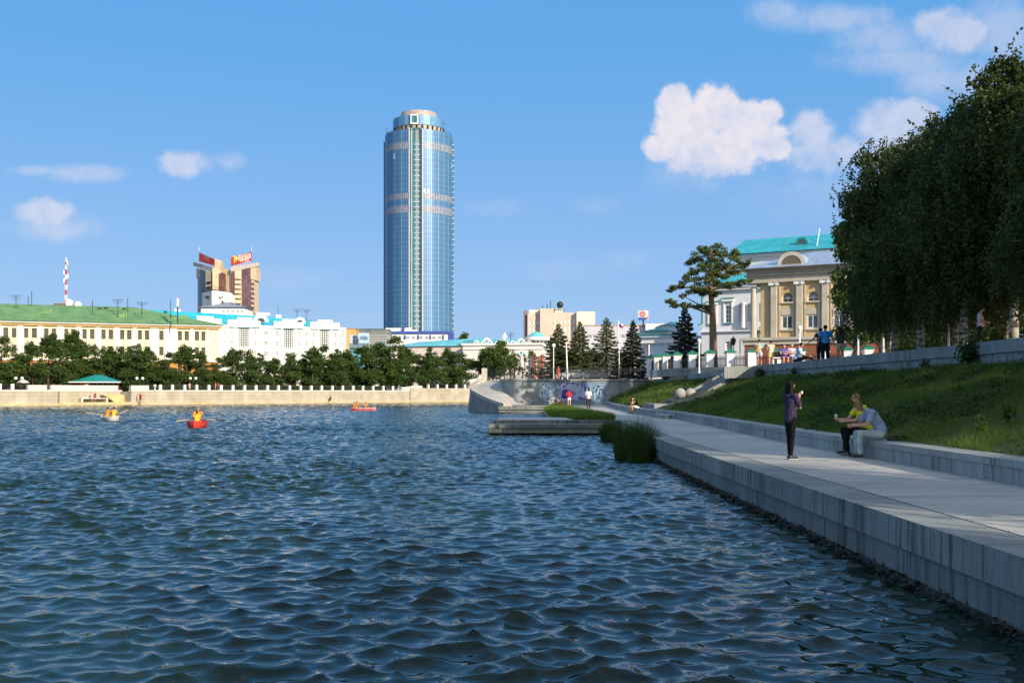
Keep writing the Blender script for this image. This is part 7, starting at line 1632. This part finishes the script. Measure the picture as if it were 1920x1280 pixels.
# 1 standing woman
def purple():
    m = bpy.data.materials.new('purple_print'); m.use_nodes = True; b = NB(m.node_tree); p = m.node_tree.nodes['Principled BSDF']; tc = b.n('ShaderNodeTexCoord').outputs['Object']
    n = b.noise(tc, 38, 3, .7)[0]; n2 = b.noise(b.mapv(tc, (1, 1, 1), (5, 3, 1)), 46, 2, .6)[0]
    c = b.mix(b.ramp(n, .50, .58), (.022, .018, .045), (.075, .065, .14)); c = b.mix(b.ramp(n2, .62, .68), c, (.16, .06, .08)); b.l(c, p.inputs['Base Color']); p.inputs['Roughness'].default_value = .95; p.inputs['Specular IOR Level'].default_value = .1; return m
def cup(r, V_):
    w = V_['wrR']+Vector((-.02, -.05, .10)); MB().lathe([(.001, -.03), (.022, -.03), (.028, .04), (.001, .04)], tuple(w), 12).build('paper_cup', M_whitepaint, r, True)
d1 = D(861.5)
J1 = P0(hdR=(.02, -.15, 1), hdL=(.9, -.25, .1), shR=(.165, 0, 1.42), elR=(.14, -.29, 1.15), wrR=(.10, -.36, 1.39), shL=(-.165, 0, 1.42), elL=(-.19, -.11, 1.16), wrL=(-.02, -.24, 1.16), hpL=(-.075, 0, .91), hpR=(.075, 0, .91), knL=(-.06, 0, .50), knR=(.06, -.02, .50), anL=(-.05, .03, .09), anR=(.06, -.03, .09))
person('woman in purple patterned tunic and black leggings standing on the walkway with one hand raised', (X(1482, d1), d1, QZ+.004), R(118), J1, 1.67, M_skin2, M_hair, 'bob', purple(), .75, 'tunic', cloth('black_leggings', (.008, .008, .009)), 'long', M_shoeblk, .0105, None, True, .9, loose=1.0, slim=True, extras=cup)
# 2, 3 seated pair: local -y is the way they face (towards -x in the world)
M_jean = cloth('pale_jeans', (.28, .36, .38), (.42, .50, .50), 5); M_greyt = cloth('blue_grey_tshirt', (.24, .30, .46), (.33, .39, .55), 4)
d2 = 23.25; base = 1.08-QZ
J2 = P0(pel=(0, .10, .56), wst=(0, .06, .72), chs=(0, -.08, .90), nck=(0, -.22, 1.02), hd=(0, -.36, 1.09), shL=(-.17, -.14, .98), shR=(.17, -.13, .98), elR=(.19, -.24, .72), wrR=(.08, -.46, .70), elL=(-.17, -.30, .72), wrL=(-.05, -.52, .70),
        hpL=(-.09, .06, .50), hpR=(.09, .06, .50), knL=(-.11, -.38, .53), knR=(.12, -.38, .54), anL=(-.12, -.36, .09), anR=(.12, -.38, .09), hdR=(-.5, -.8, 0), hdL=(.5, -.8, 0))
person('person with blond hair, blue-grey t-shirt and pale jeans bent forward on the bench wall', (7.93, d2, QZ+.004), R(-90), J2, 1.78, M_skin, M_blond, 'messy', M_greyt, .62, 'seat', M_jean, 'long', M_shoeblk, .0105, None, False, .9, face=(0, -.72, -.69), loose=1.15)
M_yel_t = cloth('yellow_tshirt', (.62, .58, .02), (.72, .68, .04), 4)
def shades(r, V_):
    hd = V_['hd']; m = MB()
    for q in (-1, 1): m.ball(hd+Vector((q*.032, -.082, .022)), .026, 10, (1, .4, .8))
    m.bar(hd+Vector((-.03, -.09, .03)), hd+Vector((.03, -.09, .03)), .008); m.build('sunglasses', M_black, r, True)
    MB().lathe([(.001, -.04), (.025, -.04), (.033, .05), (.001, .05)], tuple(V_['wrL']+Vector((.02, -.07, .06))), 12).build('paper_cup', M_whitepaint, r, True)
    MB().add([(-.07, -.145, 1.02), (.09, -.145, 1.02), (.06, -.150, 1.10), (-.05, -.150, 1.12)], [(0, 1, 2, 3)]).build('shirt_print', mat('shirt_print', (.30, .04, .08)), r)
J3 = P0(pel=(0, .10, .56), wst=(0, .06, .73), chs=(0, -.03, .94), nck=(0, -.10, 1.10), hd=(0, -.16, 1.25), shL=(-.18, -.06, 1.05), shR=(.18, -.06, 1.05), elR=(.20, -.24, .79), wrR=(.12, -.48, .76), elL=(-.20, -.26, .79), wrL=(-.02, -.55, .80),
        hpL=(-.09, .06, .50), hpR=(.09, .06, .50), knL=(-.12, -.40, .56), knR=(.12, -.40, .58), anL=(-.10, -.30, .09), anR=(.10, -.46, .14), hdL=(.1, -.9, .3), hdR=(-.5, -.8, .2), toR=(.12, -.62, .07))
person('person with sunglasses, bright yellow t-shirt and black trousers seated behind the blond one', (7.95, 24.15, QZ+.004), R(-84), J3, 1.80, M_skin, M_blond, 'short', M_yel_t, .5, 'seat', cloth('black_trousers', (.010, .010, .011)), 'long', cloth('teal_trainers', (.02, .05, .06)), .0105, None, False, .8, extras=shades)
bg = thing('backpack', 'flat olive bag lying on the bench wall behind the seated pair', 'bag', (8.20, 23.0, 1.085)); mb = MB(); caps(mb, (0, 0, .06), (.34, .05, .05), .07, .05, (1, 1)); caps(mb, (-.05, .1, .05), (.2, .2, .05), .05, .05); voxel(mb, 'bag_body', cloth('olive_canvas', (.05, .055, .035), (.09, .09, .06)), bg, .012); MB().bar((0, -.06, .1), (.3, -.02, .09), .025).build('strap', M_black, bg)
# 4 walking man, 5 red top
d4 = D(769); J4 = P0(knL=(-.10, -.14, .52), anL=(-.10, -.12, .10), knR=(.09, .02, .50), anR=(.09, .20, .12), elR=(.25, -.06, 1.14), wrR=(.25, -.20, .93), elL=(-.24, .10, 1.15), wrL=(-.25, .10, .90))
M_whs = cloth('white_shirt', (.70, .68, .72), (.78, .76, .78))
person('man in white shirt and dark grey trousers walking away towards the graffiti', (X(1103.5, d4), d4, QZ+.003), R(176), J4, 1.74, M_skin2, M_brn, 'short', M_whs, .7, 'hip', cloth('dark_grey_trousers', (.035, .045, .04), (.05, .06, .055)), 'long', None, .015, loose=1.3)
d5 = D(762.6); J5 = P0(elL=(-.27, .06, 1.18), wrL=(-.12, -.14, 1.08), elR=(.27, .06, 1.18), wrR=(.12, -.14, 1.08), knL=(-.11, -.05, .5), anL=(-.13, .02, .09))
person('woman in red top and white shorts standing before the graffiti wall', (X(1067, d5), d5, QZ+.003), R(170), J5, 1.70, M_skin, M_brn, 'short', cloth('red_top', (.60, .03, .04), (.70, .05, .06)), .5, 'hip', cloth('white_shorts', (.70, .68, .64)), 'shorts', M_shoeblk, .017, None, True)
# 6 seated woman in black
d6 = 71.5; J6 = P0(pel=(0, .10, .50), wst=(0, .07, .65), chs=(0, -.05, .84), nck=(0, -.13, .98), hd=(0, -.20, 1.10), shL=(-.16, -.09, .93), shR=(.16, -.09, .93), elR=(.12, -.36, .68), wrR=(.04, -.28, .98), elL=(-.10, -.38, .64), wrL=(-.10, -.40, .42),
        hpL=(-.08, .06, .47), hpR=(.08, .06, .47), knL=(-.08, -.38, .53), knR=(.08, -.36, .53), anL=(-.08, -.42, .09), anR=(.08, -.28, .09), hdR=(-.2, 0, 1))
person('woman in black top and white shorts seated on the far bench wall, head on hand', (8.33, d6, QZ+.003), R(-78), J6, 1.66, M_skin, M_brn, 'bun', cloth('black_top', (.008, .008, .009)), 0, 'seat', MATS['white_shorts'], 'shorts', M_shoeblk, .014, None, True)
# promenade group
def bagx(r, V_):
    m = MB(); caps(m, (.02, .17, 1.18), (.13, .16, 1.02), .10, .10, (1, .5)); voxel(m, 'yellow_bag', cloth('yellow_bag', (.62, .38, .06), (.72, .46, .08)), r, .018)
dA = 69.5; zA = TZ+.22
MB().box(13.2, 15.55, 66.3, 66.85, 3.0, 3.72).build('stair_head', M_cop, st)
person('man in pale t-shirt and white shorts with a yellow bag atop the stairs', (X(1424, dA), dA, zA), R(150), P0(elL=(-.25, -.1, 1.18), wrL=(-.12, -.28, 1.1), elR=(.25, -.06, 1.16), wrR=(.2, -.25, 1.02)), 1.80, M_skin2, M_brn, 'short', cloth('pale_grey_tshirt', (.45, .46, .44), (.60, .60, .58)), .6, 'hip', cloth('white_shorts2', (.66, .62, .62)), 'shorts', M_sole, .018, 'people on the upper promenade', extras=bagx, loose=1.3)
person('woman in yellow strappy top and yellow shorts beside the man with the bag', (X(1445.5, 69), 69, zA), R(185), P0(elL=(-.22, -.05, 1.14), wrL=(-.14, -.2, 1.0), elR=(.22, -.05, 1.14), wrR=(.14, -.2, 1.0)), 1.68, M_skin, M_brn, 'bun', cloth('pale_yellow_top', (.66, .58, .40)), 0, 'hip', cloth('yellow_shorts', (.72, .60, .18)), 'shorts', M_sole, .018, 'people on the upper promenade', True)
JS = P0(pel=(0, .0, .56), wst=(0, 0, .72), chs=(0, 0, .92), nck=(0, .01, 1.09), hd=(0, -.01, 1.255), shL=(-.17, 0, 1.04), shR=(.17, 0, 1.04), elL=(-.20, -.05, .78), wrL=(.0, -.20, .76), elR=(.20, -.05, .78), wrR=(.02, -.22, .80), hpL=(-.09, 0, .52), hpR=(.09, 0, .52), knL=(-.12, -.40, .54), knR=(.12, -.40, .54), anL=(-.12, -.42, .1), anR=(.12, -.42, .1))
bn_ = thing('park_bench', 'dark bench carrying the two women with white headbands', 'bench', (X(1478, 66), 66.1, TZ)); MB().box(-.9, .9, -.2, .25, .62, .68).build('seat', M_woodwin, bn_); MB().box(-.9, .9, .26, .31, .75, 1.1).build('backrest', M_woodwin, bn_)
for q in (-.75, .75): MB().box(q-.05, q+.05, -.15, .2, 0, .618).build('leg', M_black, bn_)
band = lambda r, V_: MB().lathe([(.095, -.012), (.097, .012)], tuple(V_['hd']+Vector((0, .01, .06))), 14).build('headband', M_whitepaint, r, True)
person('woman in violet top and red shorts with white headband seated on the bench, left one', (X(1470, 66), 66.0, TZ+.2), R(0), JS, 1.66, M_skin, M_brn, 'short', cloth('violet_top', (.10, .07, .38)), 0, 'seat', cloth('coral_shorts', (.62, .12, .10)), 'shorts', M_sole, .018, 'people on the upper promenade', True, extras=band)
person('woman in white lilac dress with white headband seated on the bench, right one', (X(1484.5, 66), 66.0, TZ+.24), R(8), JS, 1.68, M_skin, M_brn, 'short', cloth('lilac_dress', (.50, .42, .62), (.62, .55, .72)), 0, 'seat', MATS['lilac_dress'], 'shorts', M_sole, .018, 'people on the upper promenade', True, extras=band)
dM = 59.0; JM = P0(pel=(0, .05, .12), wst=(0, .0, .28), chs=(0, -.08, .48), nck=(0, -.12, .64), hd=(0, -.16, .79), shL=(-.18, -.1, .59), shR=(.18, -.1, .59), elL=(-.24, -.18, .33), wrL=(-.2, -.42, .30), elR=(.24, -.16, .33), wrR=(.2, -.40, .30), hpL=(-.09, .02, .10), hpR=(.09, .02, .10), knL=(-.12, -.42, .28), knR=(.14, -.42, .26), anL=(-.12, -.72, .02), anR=(.14, -.76, .0))
person('man in pale blue shirt sitting on the upper parapet with dark trousers stretched out', (X(1495, dM), dM, 3.77), R(70), JM, 2.1, M_hair if False else M_skin2, M_hair, 'short', cloth('pale_blue_shirt', (.42, .52, .78), (.52, .62, .86)), .6, 'seat', cloth('charcoal_trousers', (.018, .020, .022)), 'long', None, .018, 'people on the upper promenade')
dB = 53.2
person('man in black vest behind the blue shirted man, one arm held out', (X(1538.5, dB+.5), dB+.5, TZ), R(-165), P0(elL=(-.36, .05, 1.22), wrL=(-.52, -.05, 1.04), elR=(.36, .05, 1.22), wrR=(.55, -.02, 1.02)), 1.80, M_skin2, M_hair, 'short', cloth('black_vest', (.012, .012, .014)), .35, 'hip', MATS['charcoal_trousers'], 'long', None, .016, 'people on the upper promenade')
person('man in bright blue t-shirt and dark jeans seen from behind, holding a hand', (X(1547.5, dB), dB, TZ), R(-176), P0(elL=(-.27, .04, 1.15), wrL=(-.36, -.02, .92), elR=(.26, .04, 1.15), wrR=(.28, -.03, .91)), 1.92, M_skin2, M_hair, 'short', cloth('bright_blue_tshirt', (.05, .28, .66), (.08, .34, .74), 3), .6, 'hip', cloth('dark_navy_jeans', (.014, .018, .028)), 'long', None, .014, 'people on the upper promenade', loose=1.4)
person('woman with long black hair, striped top and pale shorts, hand in hand', (X(1576, dB-.6), dB-.6, TZ), R(-170), P0(elR=(.27, .03, 1.14), wrR=(.40, -.02, .94), elL=(-.30, .03, 1.14), wrL=(-.42, -.02, .92)), 1.80, M_skin2, M_hair, 'long', mat('striped_top', (.012, .012, .018), (.08, .07, .11), scale=12, rough=.9, stretch=(.3, .3, 5)), .1, 'hip', cloth('khaki_shorts', (.40, .36, .30), (.50, .46, .40)), 'shorts', None, .014, 'people on the upper promenade', True)
person('man in pale pink shirt with bowed head behind the parapet under the birches', (X(1838, 36.4), 36.4, TZ), R(60), P0(hd=(0, -.06, 1.61), elL=(-.24, -.06, 1.16), wrL=(-.1, -.26, 1.12), elR=(.24, -.06, 1.16), wrR=(.1, -.26, 1.12)), 1.50, M_skin, M_brn, 'short', cloth('pink_shirt', (.72, .46, .50), (.80, .54, .58)), .6, 'hip', MATS['charcoal_trousers'], 'long', None, .014)
person('person in red top strolling on the terrace behind the iron fence', (X(1047, 128), 128, TZ), R(30), P0(), 1.70, M_skin, M_brn, 'bun', cloth('brick_red_top', (.45, .08, .06)), .3, 'hip', cloth('brick_red_skirt', (.50, .14, .10)), 'skirt', None, .022, None, True)
for o in list(COL.objects):
    if o.get('group') == 'people on the upper promenade': o.scale = (o.scale[0]*1.18, o.scale[1]*1.18, o.scale[2])
# tiny people on the far shore
fj = {}
tiny = person('standing person in pink on the far landing, left of two', fp(f(172.5, 3), 3, .42), R(15), P0(), 1.7, M_skin, M_brn, 'short', cloth('pink_top', (.70, .40, .42)), .4, 'hip', cloth('cream_shorts', (.70, .60, .50)), 'shorts', None, .03, 'tiny people on the far shore')
JF = JS
tinyr = person('standing person in dark red on the far landing, right of two', fp(f(178.5, 3), 3, .42), R(-30), P0(elL=(-.3, -.1, 1.1)), 1.75, M_skin2, M_hair, 'short', cloth('dark_red_top', (.35, .04, .04)), .5, 'hip', MATS['charcoal_trousers'], 'shorts', None, .03, 'tiny people on the far shore')
for px_, s_, z_, src, lb in ((259, -.35, .22, tiny, 'small figure in pink on the ledge right of the landing, left of the pair'), (263.5, -.35, .22, tinyr, 'small figure in dark red on the ledge right of the landing, right of the pair'), (248.5, 2, .42, tinyr, 'small dark figure in the corner of the far landing'),
        (404, 2.5, ZW-.05, tiny, 'tiny walker in pink behind the far railing, left of two'), (409, 2.5, ZW-.05, tinyr, 'tiny walker in dark red behind the far railing, right of two'), (355.5, 2.5, ZW-.05, tiny, 'lone tiny walker behind the far railing before the green roofed building')):
    clone(src, fp(f(px_, s_), s_, z_), px_, lb)
sp2 = person('dark figure crouching on the ledge of the far embankment below the white building', fp(f(620, -.4), -.4, .22), R(-60), JS, 1.5, M_hair, M_hair, 'short', MATS['black_top'], 1.9, 'seat', MATS['charcoal_trousers'], 'long', None, .03)

# ================================================================== BOATS
def hull(mb, L, W, Hh, n=13, inner=False, th=.04):
    secs = []
    for i in range(n):
        t = i/(n-1)*2-1; w = W/2*(1-abs(t)**2.6)**.75+.012; sheer = Hh*(.82+.30*t*t); secs.append((t*L/2, w, sheer))
    k = 9; vs = []
    for (y, w, h) in secs:
        for j in range(k): a = math.pi*j/(k-1); c = math.cos(a); s_ = math.sin(a)**.6; vs.append((w*c, y, h-(h+.10)*s_ if not inner else h-(h+.02)*s_*.9))
    fs = [(i*k+j, i*k+j+1, (i+1)*k+j+1, (i+1)*k+j) for i in range(n-1) for j in range(k-1)]; mb.add(vs, fs); return secs
JR = P0(pel=(0, .05, .22), wst=(0, .02, .38), chs=(0, -.02, .58), nck=(0, -.03, .75), hd=(0, -.04, .915), shL=(-.18, -.02, .70), shR=(.18, -.02, .70), elL=(-.30, -.16, .50), wrL=(-.32, -.42, .50), elR=(.30, -.16, .50), wrR=(.32, -.42, .50), hpL=(-.1, 0, .18), hpR=(.1, 0, .18), knL=(-.14, -.40, .34), knR=(.14, -.40, .34), anL=(-.14, -.70, .12), anR=(.14, -.70, .12))
M_vest = cloth('orange_life_vest', (.85, .22, .02), (.92, .30, .04)); M_vesty = cloth('yellow_orange_vest', (.90, .42, .03), (.95, .50, .05))
def boat(label, px, d, yaw, L, W, Hh, hm, oars, name='rowing_boat'):
    t = thing(name, label, 'boat', (X(px, d), d, -.02), yaw); mb = MB(); secs = hull(mb, L, W, Hh); mb.build('hull', hm, t, True); mb = MB(); hull(mb, L*.97, W*.93, Hh*.98, inner=True); mb.build('inner_hull', hm, t, True)
    mb = MB(); 
    for q in (-1, 1): mb.tube([(q*w, y, h) for y, w, h in secs], .025, 6)
    mb.build('gunwale', M_whitepaint if hm is not M_rb else hm, t, True)
    for y in (-.35, .55): MB().box(-W*.42, W*.42, y-.12, y+.12, Hh*.55, Hh*.60).build('thwart', M_whitepaint, t)
    for i, (a, c, mblade) in enumerate(oars):
        o = MB().tube([a, c], .032, 6).build('oar', mat('oar_wood', (.45, .36, .22)), t); A = Vector(a); C_ = Vector(c); dr = (C_-A).normalized()
        m = MB().bar(C_-dr*.05, C_+dr*.5, .26, .05); m.build('blade', mblade, o)
    return t
M_rb = mat('red_hull', (.60, .04, .03), (.70, .06, .05), rough=.4); M_wb = mat('white_hull', (.62, .62, .60), (.72, .72, .70), rough=.4); M_pk = mat('pink_red_hull', (.65, .12, .14), (.75, .18, .18), rough=.45); M_bluebl = mat('blue_blade', (.02, .08, .40)); M_blk2 = M_black
b1 = boat('small white rowing boat with two people in orange vests near the far shore', 206, 80, R(38), 2.9, 1.05, .34, M_wb, (((-.5, -.2, .45), (-1.65, .5, .62), M_black), ((.5, -.2, .45), (1.35, -.25, .85), M_black)))
b2 = boat('small red rowing boat seen end on with outstretched blue and black oars', 370, 65.5, R(8), 2.9, 1.15, .38, M_rb, (((-.5, .1, .48), (-1.3, -.1, .36), M_bluebl), ((.5, .1, .48), (1.15, .1, .44), M_black)))
b3 = boat('long pinkish red kayak with three people in orange vests', 681, 125, R(84), 3.1, .85, .34, M_pk, (), 'kayak')
def crew(label, px, d, yaw, z, vest, hair=M_hair, H=1.7, hk='short', vs=.022):
    return person(label, (X(px, d), d, z), yaw, JR, H, M_skin2, hair, hk, vest, .15, 'seat', MATS['charcoal_trousers'], 'shorts', None, vs, 'people in the boats', loose=1.6)
crew('person in red-orange vest on the left in the white rowing boat', 201.5, 80.3, R(150), .02, M_vest, M_brn); crew('person with black hair and orange vest on the right in the white rowing boat', 213.5, 79.9, R(160), .04, M_vesty, M_hair)
crew('person in yellow vest rowing at the near end of the red boat', 369, 65.1, R(180), .04, M_vesty, M_brn, 1.6); crew('person in orange behind the rower in the red boat', 371.5, 66.2, R(10), .12, M_vest, M_blond, 1.85)
crew('person in orange vest at the left end of the kayak', 663.5, 125, R(80), 0, M_vest, M_hair, vs=.03); crew('person in pale top and orange vest second from left in the kayak', 668.5, 125.1, R(100), .04, M_vest, M_hair, 1.75, vs=.03); crew('person in orange vest alone at the right of the kayak', 685.5, 125, R(70), .02, M_vest, M_hair, vs=.03)

# ================================================================== VEHICLES
def car(name, label, cat, loc, yaw, paint, van=False, group=None):
    t = thing(name, label, cat, loc, yaw, group); H = 2.0 if van else 1.42; prof = [(-2.1, .35), (-2.15, .75), (-1.75, .92), (-1.1, 1.0), (-.55, 1.38), (.75, 1.40), (1.5, 1.02), (2.1, .95), (2.15, .4)] if not van else [(-2.3, .35), (-2.35, .95), (-1.9, 1.2), (-1.45, 1.95), (2.25, 2.0), (2.3, .4)]
    n = len(prof); mb = MB(); vs = []
    for s_ in (-1, 1): vs += [(x, s_*(.84 if z < 1.0 else .70), z) for x, z in prof]
    mb.add(vs, [tuple(range(n)), tuple(reversed(range(n, 2*n)))]+[(i, n+i, n+(i+1) % n, (i+1) % n) for i in range(n)]); mb.build('body', paint, t)
    g = MB()
    for s_ in (-1, 1): g.add([(-1.0, s_*.80, 1.03), (1.3, s_*.80, 1.03), (.7, s_*.73, 1.34), (-.5, s_*.73, 1.34)] if not van else [(-1.5, s_*.80, 1.2), (2.0, s_*.80, 1.2), (2.0, s_*.73, 1.75), (-1.3, s_*.73, 1.75)], [(0, 1, 2, 3)])
    g.build('side_windows', M_glass, t)
    for x in (-1.35, 1.35):
        for s_ in (-1, 1): w = MB().tube([(x, s_*.66, .32), (x, s_*.87, .32)], .32, 16).build('wheel', M_black, t); MB().tube([(x, s_*.872, .32), (x, s_*.885, .32)], .17, 12).build('rim', M_whitepaint, w)
    return t
M_silver = mat('silver_paint', (.38, .40, .42), rough=.3, metal=.4)
car('parked_car', 'silver car parked on the terrace behind the iron fence', 'car', (X(1072, 134), 134, TZ), R(4), M_silver); car('parked_car', 'grey car parked on the terrace right of the silver one', 'car', (X(1107, 135), 135, TZ), R(0), mat('grey_paint', (.16, .17, .18), rough=.3, metal=.4))
v0 = car('parked_van', 'pale van parked right beside the kiosk on the far shore', 'van', fp(f(121, 12), 12, ZW-.05), R(30), M_silver, True, 'vans on the far shore'); v0.scale = (.85,)*3
clone(v0, fp(f(62, 14), 14, ZW-.05), R(40), 'pale van parked farther left of the kiosk on the far shore')
um = thing('parasol', 'small pinkish white parasol behind the railing at the far left', 'parasol', fp(f(43, 4), 4, ZW-.05)); MB().tube([(0, 0, 0), (0, 0, 1.9)], .03, 6).build('pole', M_black, um); MB().lathe([(1.0, 1.45), (.7, 1.75), (.3, 1.93), (.01, 1.98)], n=12).build('canopy', cloth('parasol_cloth', (.75, .55, .52)), um, True)
bpy.context.view_layer.update()
